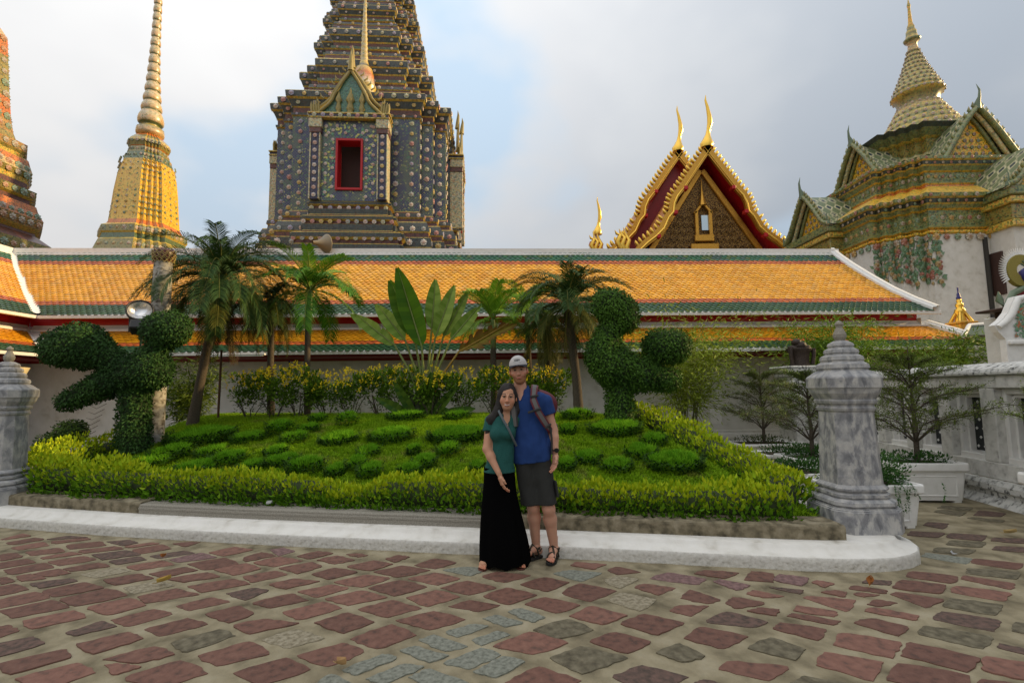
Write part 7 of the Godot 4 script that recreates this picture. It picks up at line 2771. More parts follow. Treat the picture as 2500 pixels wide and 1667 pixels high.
func man() -> void:
	var o := thing("person", "man in a blue v-neck shirt, grey shorts, cap and sandals, standing beside the woman", "person", Vector3(0.2, 0, -4.66))
	var at := func(x: float, y: float, z: float) -> Vector3: return Vector3(x - 0.2, y, z + 4.66)
	var skin := Color(0.56, 0.30, 0.205)
	var f := Field.new(Vector3(-0.52, 0.03, -0.32), Vector3(0.32, 1.66, 0.24), 0.012)
	# torso, neck
	f.bone(at.call(0.115, 1.36, -4.68), at.call(0.17, 1.0, -4.66), 0.155, 0.14, 0.05, 0.66)
	f.bone(at.call(-0.03, 1.455, -4.68), at.call(0.26, 1.455, -4.68), 0.052, 0.052, 0.06)
	f.bone(at.call(0.175, 1.0, -4.66), at.call(0.175, 0.90, -4.66), 0.115, 0.09, 0.04, 0.7)
	f.bone(at.call(0.085, 1.47, -4.68), at.call(0.066, 1.63, -4.655), 0.062, 0.055, 0.05)
	# legs
	for q in [[0.10, 0.92, -4.66, 0.178, 0.485, -4.69, 0.198, 0.13, -4.775], [0.25, 0.92, -4.66, 0.315, 0.475, -4.645, 0.362, 0.12, -4.735]]:
		var hip: Vector3 = at.call(q[0], q[1], q[2])
		var knee: Vector3 = at.call(q[3], q[4], q[5])
		var ank: Vector3 = at.call(q[6], q[7], q[8])
		f.bone(hip, knee, 0.072, 0.056, 0.03)
		f.bone(knee, knee.lerp(ank, 0.3) + Vector3(0, 0, -0.018), 0.052, 0.058, 0.03)
		f.bone(knee.lerp(ank, 0.3) + Vector3(0, 0, -0.018), ank, 0.058, 0.038, 0.03)
	# right arm of the picture, and the arm behind the woman
	var sh: Vector3 = at.call(0.30, 1.435, -4.68)
	var el: Vector3 = at.call(0.372, 1.175, -4.68)
	var wr: Vector3 = at.call(0.384, 0.985, -4.615)
	f.bone(sh, el, 0.050, 0.043, 0.03)
	f.bone(el, el.lerp(wr, 0.35), 0.043, 0.044, 0.02)
	f.bone(el.lerp(wr, 0.35), wr, 0.044, 0.029, 0.02)
	var sh2: Vector3 = at.call(-0.055, 1.435, -4.70)
	var el2: Vector3 = at.call(-0.17, 1.20, -4.80)
	var wr2: Vector3 = at.call(-0.06, 1.02, -4.83)
	f.bone(sh2, el2, 0.055, 0.042, 0.03)
	f.bone(el2, wr2, 0.042, 0.03, 0.02)
	var tint := func(_p: Vector3, _n: Vector3) -> Color: return skin
	var head_t := Transform3D(Basis(Vector3.BACK, 0.10) * Basis(Vector3.UP, -0.06) * Basis(Vector3.RIGHT, 0.03), at.call(0.060, 1.722, -4.635))
	var hand_t := Transform3D(Basis(Vector3.UP, 0.55) * Basis(Vector3.RIGHT, -0.14) * Basis(Vector3.BACK, -0.22), wr + Vector3(0, -0.012, 0))
	var hand2_t := Transform3D(Basis(Vector3.BACK, -0.8), wr2)
	var foot1 := Transform3D(Basis(Vector3.UP, -0.95), at.call(0.198, 0.106, -4.775))
	var foot2 := Transform3D(Basis(Vector3.UP, -0.32), at.call(0.362, 0.106, -4.735))
	var ft := foot_mesh(skin)
	var flip_x := Transform3D(Basis(Vector3(-1, 0, 0), Vector3(0, 1, 0), Vector3(0, 0, 1)), Vector3.ZERO)
	var body := joined([f.mesh(tint), head_mesh(skin, Color(0.42, 0.15, 0.12), Color(0.24, 0.11, 0.05), Color(0.26, 0.11, 0.045, 1), 0.98, 1.03, 0.004, 0.0085), hand_mesh(skin, 1.0), hand_mesh(skin, -1.0), ft, ft], [Transform3D(), head_t, hand_t, hand2_t, foot1, foot2])
	part("body", body, M.skin, o)
	sandal(o, foot1)
	sandal(o, foot2)
	# shirt
	var fold := poly_noise(91, 7.0)
	fold.fractal_octaves = 3
	f = Field.new(Vector3(-0.52, 0.83, -0.32), Vector3(0.32, 1.64, 0.24), 0.011)
	f.bone(at.call(0.115, 1.36, -4.68), at.call(0.17, 1.0, -4.66), 0.176, 0.168, 0.05, 0.70)
	f.bone(at.call(-0.03, 1.452, -4.68), at.call(0.255, 1.452, -4.68), 0.076, 0.076, 0.07)
	f.bone(at.call(0.172, 1.0, -4.66), at.call(0.178, 0.80, -4.655), 0.168, 0.178, 0.05, 0.72)
	f.bone(at.call(0.085, 1.44, -4.68), at.call(0.075, 1.56, -4.67), 0.085, 0.072, 0.04)
	f.ripple(fold, 0.016)
	f.cut(Vector3(0.10, -1, 0).normalized(), at.call(0.18, 0.895, -4.66))
	f.ball(at.call(0.072, 1.60, -4.66), Vector3(0.066, 0.07, 0.09), 0.008, Basis(), true)
	f.bone(at.call(0.2, 3.0, -4.0), at.call(0.2, 3.0, -4.0), 0.001, 0.001)
	f.ball(at.call(0.066, 1.545, -4.565), Vector3(0.046, 0.075, 0.07), 0.006, Basis(Vector3.BACK, 0.0), true)
	f.ball(at.call(0.066, 1.50, -4.555), Vector3(0.022, 0.065, 0.06), 0.006, Basis(), true)
	part("shirt", joined([f.mesh(), sleeve(sh, el, 0.44, 0.078, 0.074, fold), sleeve(sh2, el2, 0.45, 0.068, 0.068, fold)]), surf("blue_cotton", [[0.0, L(0.010, 0.034, 0.135)], [1.0, L(0.017, 0.055, 0.195)]], 0.1, 3.0, 0.9, 0.15, 92), o)
	# shorts
	f = Field.new(Vector3(-0.25, 0.42, -0.26), Vector3(0.30, 1.0, 0.24), 0.011)
	f.bone(at.call(0.10, 0.90, -4.66), at.call(0.165, 0.46, -4.685), 0.098, 0.083, 0.04)
	f.bone(at.call(0.25, 0.90, -4.66), at.call(0.312, 0.45, -4.645), 0.100, 0.083, 0.04)
	f.bone(at.call(0.13, 0.95, -4.66), at.call(0.225, 0.95, -4.66), 0.10, 0.10, 0.05)
	f.ripple(fold, 0.012)
	f.cut(Vector3(0.06, -1, 0).normalized(), at.call(0.2, 0.51, -4.66))
	f.cut(Vector3.UP, at.call(0.2, 0.96, -4.66))
	part("shorts", f.mesh(), surf("charcoal_cloth", [[0.0, L(0.022, 0.023, 0.022)], [1.0, L(0.045, 0.046, 0.043)]], 0.1, 3.0, 0.9, 0.2, 93), o)
	var g := Geo.new()
	g.box(at.call(0.378, 0.66, -4.625), Vector3(0.016, 0.15, 0.11), 0.007, Basis(Vector3.UP, 0.25) * Basis(Vector3.BACK, 0.14))
	part("cargo_pocket", g.mesh(), M.charcoal_cloth, o)
	# cap
	var cap := Node3D.new()
	cap.name = "cap"
	o.add_child(cap, true)
	cap.transform = head_t * Transform3D(Basis(Vector3.RIGHT, -0.06), Vector3(0, 0.052, -0.006))
	for s in 2:
		g = Geo.new()
		var rings := []
		for r in 9:
			var v := r / 8.0 * PI * 0.5
			var ring := PackedVector3Array()
			for k in 13:
				var a := lerpf(-0.15, PI + 0.15, k / 12.0) if s == 0 else lerpf(PI + 0.15, TAU - 0.15, k / 12.0)
				ring.append(Vector3(cos(a) * 0.086 * cos(v), sin(v) * 0.100, sin(a) * 0.106 * cos(v)))
			rings.append(ring)
		g.loft(flip(rings), false)
		part("crown_panel", g.mesh(true), once("cap_grey", L(0.46, 0.44, 0.43), 0.9) if s == 0 else once("cap_black", L(0.012, 0.012, 0.016), 0.9), cap)
	g = Geo.new()
	var rings2 := []
	for r in 5:
		var t := r / 4.0
		var ring := PackedVector3Array()
		for k in 11:
			var a := lerpf(0.32, PI - 0.32, k / 10.0)
			var rim := Vector3(cos(a) * 0.088, 0.004, sin(a) * 0.106)
			ring.append(rim + Vector3(0, -0.012 * t - pow(cos(a), 2.0) * 0.02 * t, 0.062 * t * pow(sin(a), 0.7)))
		rings2.append(ring)
	g.loft(flip(rings2), false)
	var rings3 := []
	for r in rings2:
		var ring := PackedVector3Array()
		for q in r:
			ring.append(q - Vector3(0, 0.005, 0))
		rings3.append(ring)
	g.loft(rings3, false)
	part("brim", g.mesh(true), once("cap_navy", L(0.010, 0.012, 0.02), 0.85), cap)
	g = Geo.new()
	var badge := []
	for k in 20:
		var a := TAU * k / 20
		badge.append(Vector3(cos(a) * 0.036, 0.045 + sin(a) * 0.021, 0.103 - 0.10 * pow(0.045 + sin(a) * 0.021, 2.0) * 3.5 - pow(cos(a) * 0.036, 2.0) * 5.0))
	g.fan(badge, Vector3.ZERO)
	part("badge", g.mesh(), once("badge_white", L(0.62, 0.61, 0.60), 0.8), cap)
	var tm := TextMesh.new()
	tm.text = "SHIFT"
	var sf := SystemFont.new()
	sf.font_names = PackedStringArray(["Droid Sans"])
	sf.font_weight = 700
	tm.font = sf
	tm.font_size = 24
	tm.pixel_size = 0.0008
	tm.depth = 0.002
	var tx := part("badge_text", tm, once("badge_ink", L(0.02, 0.02, 0.03), 0.8), cap)
	tx.position = Vector3(0, 0.045, 0.1025)
	tx.rotation.x = -0.25
	# hair under the cap
	g = Geo.new()
	for sx in [-1.0, 1.0]:
		g.box(Vector3(sx * 0.078, 0.03, -0.02), Vector3(0.008, 0.05, 0.07), 0.003)
	var hr := part("hair", g.mesh(), once("red_hair", L(0.20, 0.085, 0.035), 0.8), o)
	hr.transform = head_t
	# watch
	g = Geo.new()
	var band := []
	var rad := []
	for k in 13:
		var a := TAU * k / 12
		band.append(wr + Vector3(cos(a) * 0.030, 0.018, sin(a) * 0.032))
		rad.append(0.0085)
	g.tube(band, rad, 6, false)
	var wt := part("watch", g.mesh(true), once("watch_leather", L(0.05, 0.018, 0.010), 0.7), o)
	g = Geo.new()
	g.tube([wr + Vector3(0.006, 0.018, 0.028), wr + Vector3(0.010, 0.018, 0.043)], [0.021, 0.020], 18)
	part("watch_case", g.mesh(), once("watch_black", L(0.02, 0.02, 0.022), 0.3, 0.5), wt)
	# backpack: a thing of its own, worn by the man
	var b := thing("backpack", "maroon and grey backpack worn on the man's back", "backpack", Vector3(0.20, 1.06, -4.86))
	f = Field.new(Vector3(-0.30, -0.06, -0.20), Vector3(0.32, 0.60, 0.20), 0.014)
	f.bone(Vector3(-0.08, 0.10, -0.02), Vector3(0.10, 0.10, -0.02), 0.125, 0.125, 0.06, 0.85)
	f.bone(Vector3(-0.08, 0.34, -0.01), Vector3(0.12, 0.34, -0.01), 0.115, 0.115, 0.06, 0.8)
	f.bone(Vector3(0.02, 0.1, -0.01), Vector3(0.02, 0.34, -0.01), 0.17, 0.16, 0.05, 0.6)
	part("pack_body", f.mesh(), once("maroon_nylon", L(0.10, 0.008, 0.016), 0.7), b)
	g = Geo.new()
	g.box(Vector3(0.195, 0.10, 0.02), Vector3(0.06, 0.16, 0.14), 0.02)
	part("side_pocket", g.mesh(), once("grey_nylon", L(0.11, 0.105, 0.10), 0.8), b)
	for s in 2:
		g = Geo.new()
		var pts := [Vector3(0.03, 0.50, -0.01), Vector3(0.015, 0.535, 0.10), Vector3(0.0, 0.50, 0.245), Vector3(-0.012, 0.40, 0.315), Vector3(0.03, 0.29, 0.335), Vector3(0.095, 0.185, 0.318), Vector3(0.155, 0.105, 0.27), Vector3(0.20, 0.06, 0.16)]
		if s == 1:
			pts = [Vector3(-0.22, 0.46, 0.0), Vector3(-0.235, 0.50, 0.10), Vector3(-0.215, 0.44, 0.24), Vector3(-0.195, 0.30, 0.315), Vector3(-0.185, 0.16, 0.315), Vector3(-0.18, 0.06, 0.30)]
		var edge := Geo.new()
		var ra := []
		var rb := []
		for k in pts.size() - 1:
			var d: Vector3 = (pts[k + 1] - pts[k]).normalized()
			var n := Vector3(0, 0.35, 1) if k > 0 else Vector3(0, 1, 0.3)
			var side := d.cross(n).normalized()
			var e: Vector3 = pts[k]
			ra.append(PackedVector3Array([e - side * 0.018 + n * 0.012, e + side * 0.018 + n * 0.012]))
			rb.append(PackedVector3Array([e - side * 0.033 - n * 0.006, e - side * 0.031 + n * 0.008, e + side * 0.031 + n * 0.008, e + side * 0.033 - n * 0.006]))
		g.loft(ra, false)
		edge.loft(rb, false)
		var st := part("strap", edge.mesh(true), M.maroon_nylon if s == 0 else once("dark_nylon", L(0.03, 0.03, 0.03), 0.8), b)
		part("webbing", g.mesh(true), M.grey_nylon, st)
		if s == 0:
			for q in [[-0.002, 0.435, 0.318, 0.075, 0.15], [0.02, 0.315, 0.352, 0.075, 0.3], [-0.04, 0.295, 0.35, 0.055, 0.3], [0.115, 0.165, 0.318, 0.07, 0.6]]:
				g = Geo.new()
				g.box(Vector3(q[0], q[1], q[2]), Vector3(q[3], 0.02, 0.02), 0.005, Basis(Vector3.BACK, q[4]))
				part("buckle", g.mesh(), once("dark_nylon", L(0.03, 0.03, 0.03), 0.8), b)
			g = Geo.new()
			g.tube([Vector3(0.135, 0.16, 0.315), Vector3(0.15, 0.05, 0.29), Vector3(0.148, -0.09, 0.285)], [0.010, 0.009, 0.009], 6)
			part("loose_strap", g.mesh(true), once("dark_nylon", L(0.03, 0.03, 0.03), 0.8), b)


func woman() -> void:
	var o := thing("person", "dark-haired woman in a teal t-shirt and long black skirt, leaning against the man", "person", Vector3(-0.12, 0, -4.58))
	var at := func(x: float, y: float, z: float) -> Vector3: return Vector3(x + 0.12, y, z + 4.58)
	var skin := Color(0.50, 0.265, 0.165)
	var f := Field.new(Vector3(-0.24, 0.60, -0.24), Vector3(0.30, 1.46, 0.24), 0.011)
	f.bone(at.call(-0.09, 1.22, -4.59), at.call(-0.115, 0.98, -4.58), 0.11, 0.09, 0.05, 0.75)
	f.bone(at.call(-0.17, 1.295, -4.59), at.call(0.0, 1.305, -4.60), 0.045, 0.045, 0.05)
	f.bone(at.call(-0.12, 0.98, -4.58), at.call(-0.127, 0.75, -4.58), 0.10, 0.105, 0.05, 0.7)
	f.bone(at.call(-0.068, 1.31, -4.59), at.call(-0.048, 1.44, -4.57), 0.046, 0.042, 0.04)
	var sh: Vector3 = at.call(-0.205, 1.275, -4.585)
	var el: Vector3 = at.call(-0.238, 1.03, -4.52)
	var wr: Vector3 = at.call(-0.120, 0.815, -4.425)
	f.bone(sh, el, 0.046, 0.035, 0.03)
	f.bone(el, el.lerp(wr, 0.3), 0.036, 0.036, 0.02)
	f.bone(el.lerp(wr, 0.3), wr, 0.036, 0.023, 0.02)
	var sh2: Vector3 = at.call(0.03, 1.285, -4.61)
	var el2: Vector3 = at.call(0.06, 1.08, -4.70)
	f.bone(sh2, el2, 0.045, 0.035, 0.03)
	f.bone(el2, at.call(0.15, 1.0, -4.80), 0.035, 0.026, 0.02)
	var tint := func(_p: Vector3, _n: Vector3) -> Color: return skin
	var head_t := Transform3D(Basis(Vector3.BACK, -0.06) * Basis(Vector3.UP, -0.02), at.call(-0.046, 1.476, -4.555))
	var down := (Vector3(0.035, -0.13, 0.02)).normalized()
	var hand_t := Transform3D(Basis(Vector3.UP, 0.35) * Basis(Vector3.BACK, 0.26) * Basis(Vector3.RIGHT, -0.15), wr + Vector3(0, -0.005, 0)).scaled_local(Vector3(0.86, 0.86, 0.86))
	var ft := foot_mesh(skin)
	var foot1 := Transform3D(Basis(Vector3.UP, -0.15), at.call(-0.262, 0.088, -4.60)).scaled_local(Vector3(0.9, 0.9, 0.9))
	var foot2 := Transform3D(Basis(Vector3.UP, 0.15), at.call(0.035, 0.088, -4.62)).scaled_local(Vector3(0.9, 0.9, 0.9))
	var body := joined([f.mesh(tint), head_mesh(skin, Color(0.40, 0.12, 0.10), Color(0.025, 0.015, 0.012), Color(0, 0, 0, 0), 0.93, 0.94, 0.0075), hand_mesh(skin, -1.0), ft, ft], [Transform3D(), head_t, hand_t, foot1, foot2])
	part("body", body, M.skin, o)
	for t in [foot1, foot2]:
		var s := part("sandal_sole", sole_mesh(0.014), once("red_brown_sole", L(0.10, 0.03, 0.02), 0.7), o)
		s.transform = t.translated_local(Vector3(0, -0.095, 0)).scaled_local(Vector3(1, 1, 1.0))
	# t-shirt
	var fold := poly_noise(95, 8.0)
	fold.fractal_octaves = 3
	f = Field.new(Vector3(-0.26, 0.74, -0.24), Vector3(0.30, 1.44, 0.26), 0.0105)
	f.bone(at.call(-0.09, 1.22, -4.59), at.call(-0.115, 0.98, -4.58), 0.120, 0.100, 0.05, 0.80)
	f.bone(at.call(-0.17, 1.29, -4.59), at.call(0.0, 1.30, -4.60), 0.058, 0.058, 0.05)
	for sx in [-0.058, 0.052]:
		f.ball(at.call(-0.092 + sx, 1.165, -4.515), Vector3(0.058, 0.06, 0.055), 0.045)
	f.bone(at.call(-0.118, 0.98, -4.58), at.call(-0.130, 0.70, -4.575), 0.102, 0.168, 0.05, 0.78)
	f.bone(at.call(-0.068, 1.29, -4.59), at.call(-0.06, 1.40, -4.58), 0.066, 0.05, 0.03)
	f.ripple(fold, 0.010)
	f.cut(Vector3.DOWN, at.call(-0.1, 0.815, -4.58))
	f.ball(at.call(-0.058, 1.385, -4.56), Vector3(0.058, 0.062, 0.085), 0.006, Basis(), true)
	f.ball(at.call(-0.052, 1.32, -4.475), Vector3(0.042, 0.075, 0.085), 0.006, Basis(), true)
	f.ball(at.call(-0.044, 1.25, -4.46), Vector3(0.02, 0.06, 0.06), 0.006, Basis(), true)
	part("t_shirt", joined([f.mesh(), sleeve(sh, el, 0.40, 0.056, 0.060, fold), sleeve(sh2, el2, 0.40, 0.055, 0.056, fold)]), surf("teal_cotton", [[0.0, L(0.010, 0.060, 0.055)], [0.5, L(0.014, 0.085, 0.075)], [1.0, L(0.024, 0.115, 0.10)]], 0.06, 3.0, 0.9, 0.15, 96), o)
	# skirt
	var g := Geo.new()
	var rings := []
	for r in 22:
		var t := r / 21.0
		var y := lerpf(0.008, 0.86, t)
		var hw := lerpf(0.222, 0.142, smoothstep(0.0, 0.95, t))
		var cx := lerpf(-0.088, -0.128, smoothstep(0.0, 0.8, t))
		var dep := lerpf(0.155, 0.098, smoothstep(0.0, 0.9, t))
		var ring := PackedVector3Array()
		for k in 64:
			var a := -TAU * k / 64
			var w := 1.0 + (0.055 * sin(a * 7.0 + 0.6) + 0.03 * sin(a * 12.0 + 1.9 + t)) * (1.0 - t) + 0.012 * sin(a * 4.0 + t * 5.0)
			ring.append(at.call(cx + cos(a) * hw * w, y + (0.016 * (1.0 + sin(a * 7.0 + 0.6)) if r == 0 else 0.0), -4.585 - sin(a) * dep * w * -1.0))
		rings.append(ring)
	g.loft(flip(rings), true, false, false, true)
	part("skirt", g.mesh(true), mat("black_jersey", L(0.0028, 0.0028, 0.003), 0.95, 0.0, 0.1), o)
	# hair
	var strand := poly_noise(97, 22.0)
	f = Field.new(Vector3(-0.30, 1.02 - 0.0, -0.24), Vector3(0.26, 1.66, 0.22), 0.009)
	var hc: Vector3 = at.call(-0.046, 1.476, -4.555)
	f.ball(hc + Vector3(0, 0.045, -0.028), Vector3(0.084, 0.100, 0.104), 0.02)
	f.bone(hc + Vector3(-0.06, 0.02, -0.02), hc + Vector3(-0.085, -0.12, -0.01), 0.040, 0.042, 0.03)
	f.bone(hc + Vector3(-0.085, -0.12, -0.01), hc + Vector3(-0.15, -0.19, 0.0), 0.042, 0.045, 0.03)
	f.bone(hc + Vector3(-0.15, -0.19, 0.0), hc + Vector3(-0.185, -0.33, 0.015), 0.042, 0.024, 0.03)
	f.bone(hc + Vector3(-0.19, -0.30, -0.04), hc + Vector3(-0.225, -0.42, -0.05), 0.025, 0.006, 0.03)
	f.bone(hc + Vector3(0.06, 0.02, -0.025), hc + Vector3(0.078, -0.11, -0.03), 0.034, 0.034, 0.03)
	f.bone(hc + Vector3(0.078, -0.11, -0.03), hc + Vector3(0.075, -0.19, -0.02), 0.032, 0.016, 0.03)
	f.bone(hc + Vector3(0, 0.0, -0.08), hc + Vector3(-0.06, -0.3, -0.09), 0.075, 0.07, 0.04, 0.7)
	f.ripple(strand, 0.007)
	f.ball(hc + Vector3(0.004, -0.030, 0.075), Vector3(0.064, 0.092, 0.09), 0.010, Basis(Vector3.BACK, -0.06), true)
	part("hair", f.mesh(), once("dark_hair", L(0.010, 0.0065, 0.0055), 0.75), o)
	g = Geo.new()
	var ra := []
	var pts := [Vector3(-0.135, 1.385, -4.55), Vector3(-0.125, 1.36, -4.50), Vector3(-0.085, 1.285, -4.468), Vector3(-0.035, 1.20, -4.452), Vector3(0.0, 1.12, -4.47), Vector3(0.03, 1.05, -4.53)]
	for k in pts.size():
		var e: Vector3 = at.call(pts[k].x, pts[k].y, pts[k].z)
		ra.append(PackedVector3Array([e + Vector3(-0.008, -0.005, 0.002), e + Vector3(-0.006, -0.003, 0.006), e + Vector3(0.006, 0.005, 0.006), e + Vector3(0.008, 0.006, 0.002)]))
	g.loft(ra, false)
	part("bag_strap", g.mesh(true), once("strap_grey", L(0.09, 0.11, 0.12), 0.8), o)


# ---------------------------------------------------------------- small things

func small_things() -> void:
	# old column with a lotus capital
	var o := thing("lotus_column", "old stained concrete column with a gold and maroon lotus capital, behind the left topiary", "column", Vector3(-6.5, 0.4, -9.1))
	surf("flaking_concrete", [[0.0, L(0.05, 0.04, 0.03)], [0.3, L(0.16, 0.14, 0.11)], [0.45, L(0.34, 0.32, 0.28)], [1.0, L(0.48, 0.46, 0.42)]], 0.02, 0.9, 0.95, 0.6, 81, 30.0)
	var g := Geo.new()
	g.lathe([[0.165, 0.0], [0.155, 1.5], [0.15, 3.60], [0.14, 3.62]], 18)
	part("shaft", g.mesh(true), M.flaking_concrete, o)
	g = Geo.new()
	g.lathe([[0.14, 3.6], [0.165, 3.63], [0.18, 3.70], [0.185, 3.78], [0.165, 3.84], [0.10, 3.85], [0.0, 3.85]], 18)
	part("capital", g.mesh(true), once("maroon_glaze", L(0.09, 0.02, 0.015), 0.35), o)
	g = Geo.new()
	for r in 3:
		for k in 14:
			var a := TAU * (k + 0.5 * (r % 2)) / 14
			var n := Vector3(cos(a), 0, sin(a))
			var s := Vector3(-n.z, 0, n.x)
			var c = n * [0.165, 0.178, 0.178][r] + Vector3(0, 3.63 + r * 0.075, 0)
			g.tube([c - s * 0.038, c + Vector3(0, 0.045, 0) + n * 0.016, c + s * 0.038], [0.007, 0.008, 0.007], 4)
			g.tube([c - s * 0.038, c - Vector3(0, 0.04, 0) + n * 0.006, c + s * 0.038], [0.007, 0.008, 0.007], 4)
	part("lotus_outlines", g.mesh(true), M.gold_rim, o)
	# floodlight
	o = thing("floodlight", "black floodlight with a round silver reflector, standing behind the left topiary", "floodlight", Vector3(-6.62, 0.4, -8.75))
	g = Geo.new()
	g.tube([Vector3(-0.02, 0, -0.1), Vector3(-0.02, 2.25, -0.1)], [0.025, 0.025], 8)
	g.box(Vector3(0.0, 2.27, -0.05), Vector3(0.34, 0.03, 0.06), 0.005)
	g.box(Vector3(-0.18, 2.42, -0.02), Vector3(0.02, 0.32, 0.05), 0.005)
	g.box(Vector3(0.20, 2.42, -0.02), Vector3(0.02, 0.32, 0.05), 0.005)
	part("bracket", g.mesh(), once("black_metal", L(0.012, 0.012, 0.013), 0.5), o)
	var hd := Node3D.new()
	hd.name = "lamp_head"
	o.add_child(hd, true)
	hd.position = Vector3(0.03, 2.58, 0.02)
	hd.rotation = Vector3(-0.42, 0.5, 0)
	g = Geo.new()
	var rings := []
	for q in [[0.12, -0.20], [0.16, -0.18], [0.175, -0.05], [0.18, 0.05], [0.205, 0.07], [0.205, 0.14], [0.185, 0.14], [0.18, 0.11]]:
		var ring := PackedVector3Array()
		for k in 24:
			var a := TAU * k / 24
			ring.append(Vector3(cos(a) * q[0], sin(a) * q[0], q[1]))
		rings.append(ring)
	g.loft(rings, true, false, true)
	part("housing", g.mesh(true), M.black_metal, hd)
	g = Geo.new()
	rings = []
	for q in [[0.178, 0.115], [0.15, 0.07], [0.11, 0.03], [0.06, 0.005], [0.02, 0.0]]:
		var ring := PackedVector3Array()
		for k in 24:
			var a := TAU * k / 24
			ring.append(Vector3(cos(a) * q[0], sin(a) * q[0], q[1]))
		rings.append(ring)
	g.loft(rings, true, false, false, true)
	part("reflector", g.mesh(true), once("silver_reflector", L(0.8, 0.8, 0.8), 0.25, 0.9), hd)
	g = Geo.new()
	g.box(Vector3(0, -0.30, 0.04), Vector3(0.22, 0.18, 0.26), 0.02)
	part("gear_box", g.mesh(), M.black_metal, hd)
	# lamp shade on the left, cut by the frame
	o = thing("garden_lamp", "cream funnel-shaped lamp shade above the left marble post, cut by the left edge", "lamp", Vector3(-7.16, 0, -6.95))
	g = Geo.new()
	g.lathe([[0.03, 0.0], [0.03, 1.58], [0.06, 1.60]], 10)
	part("pole", g.mesh(true), M.black_metal, o)
	g = Geo.new()
	g.lathe([[0.12, 1.55], [0.20, 1.70], [0.30, 1.955], [0.285, 1.955], [0.19, 1.71], [0.11, 1.57]], 24)
	part("lamp_shade", g.mesh(true), once("cream_glass", L(0.72, 0.60, 0.38), 0.35), o)
	# rusty pole by the flowering shrubs
	o = thing("rusty_pole", "thin rusty iron pole in front of the wall, left of the yellow-flowered shrubs", "pole", Vector3(-6.32, 0.6, -10.75))
	g = Geo.new()
	g.tube([Vector3(0, 0, 0), Vector3(0.01, 1.9, 0)], [0.026, 0.024], 8)
	part("pipe", g.mesh(true), once("rust", L(0.09, 0.042, 0.022), 0.9), o)
	# horn loudspeaker on the ridge
	o = thing("horn_loudspeaker", "beige horn loudspeaker peeping over the gallery ridge in front of the great pagoda", "loudspeaker", Vector3(-6.33, 6.38, -16.6))
	g = Geo.new()
	rings = []
	for q in [[0.05, -0.5], [0.10, -0.3], [0.22, -0.12], [0.33, 0.0], [0.345, 0.02], [0.32, 0.03], [0.2, -0.1], [0.06, -0.25]]:
		var ring := PackedVector3Array()
		for k in 24:
			var a := TAU * k / 24
			ring.append(Vector3(cos(a) * q[0], sin(a) * q[0], q[1]))
		rings.append(ring)
	g.loft(rings, true)
	var hn := part("horn", g.mesh(true), once("beige_paint", L(0.22, 0.18, 0.12), 0.6), o)
	hn.rotation = Vector3(-0.1, 2.5, 0)
	hn.position = Vector3(0, 0.22, 0)
	g = Geo.new()
	g.tube([Vector3(0, -0.5, -0.05), Vector3(0, 0.2, -0.05)], [0.03, 0.03], 8)
	part("stand", g.mesh(true), M.black_metal, o)
	# tube lights under the eave
	for q in [[-7.08, -13.62, "white tube light under the lower eave, between the leaning palm and the glossy palm"], [5.85, -14.02, "white tube light under the lower eave, behind the right bamboo clump"]]:
		o = thing("tube_light", q[2], "light", Vector3(q[0], 2.52, q[1] + 0.9), deg_to_rad(2.67), "tube lights under the eave")
		g = Geo.new()
		g.box(Vector3(0, 0.03, 0), Vector3(1.45, 0.05, 0.09), 0.01)
		part("fitting", g.mesh(), M.white_paint, o)
		g = Geo.new()
		g.tube([Vector3(-0.68, -0.01, 0.02), Vector3(0.68, -0.01, 0.02)], [0.016, 0.016], 8)
		part("tube", g.mesh(true), once("tube_glass", L(0.8, 0.8, 0.78), 0.2), o)
	o = thing("blue_cord", "short blue cord hanging from the eave above the yellow-flowered shrubs", "cord", Vector3(-6.27, 2.1, -14.0))
	g = Geo.new()
	g.tube([Vector3(-0.02, 0.36, 0), Vector3(0.0, 0.2, 0.01), Vector3(0.03, 0.05, 0), Vector3(0.06, 0.0, 0)], [0.02, 0.02, 0.016, 0.01], 5)
	part("cord", g.mesh(true), once("blue_rope", L(0.02, 0.03, 0.16), 0.8), o)
	# litter
	var lf := leaf_mesh(0.09, 0.045, 0.012, 0.02)
	for q in [[-3.32, -4.88, 0.4, "curled orange dead leaf on the red flagstones near the left kerb", L(0.35, 0.12, 0.02)], [-2.92, -4.22, 1.9, "pale yellow dry twig and leaf lying on the flagstones on the left", L(0.45, 0.30, 0.06)], [2.72, -3.98, 2.4, "curled brown dead leaf on the flagstones right of the couple", L(0.30, 0.11, 0.02)], [5.05, -5.3, 1.0, "pale dry leaf on the dark paving by the right planters", L(0.42, 0.30, 0.12)], [-1.02, -2.98, 0.9, "small tan leaf on the grey-green stones near the bottom of the photo", L(0.40, 0.24, 0.10)]]:
		o = thing("dead_leaf", q[3], "leaf", Vector3(q[0], 0.02, q[1]), q[2])
		g = Geo.new()
		for s in 2:
			var sx := -1.0 if s == 0 else 1.0
			var rows := []
			for k in 6:
				var t := k / 5.0
				var w := 0.026 * sin(PI * clampf(t * 0.9 + 0.08, 0, 1))
				var y := 0.006 + 0.025 * t * t
				rows.append(PackedVector3Array([Vector3(0, y, t * 0.10), Vector3(sx * w * 0.7, y + 0.012, t * 0.10), Vector3(sx * w, y + 0.03, t * 0.10 - 0.004)]))
			g.loft(rows if s == 0 else flip(rows), false)
		part("leaf_blade", g.mesh(true), mat("dead_leaf_colour", q[4], 0.7), o)
		g = Geo.new()
		g.tube([Vector3(0, 0.006, 0), Vector3(0.004, 0.004, -0.035)], [0.0025, 0.0018], 4)
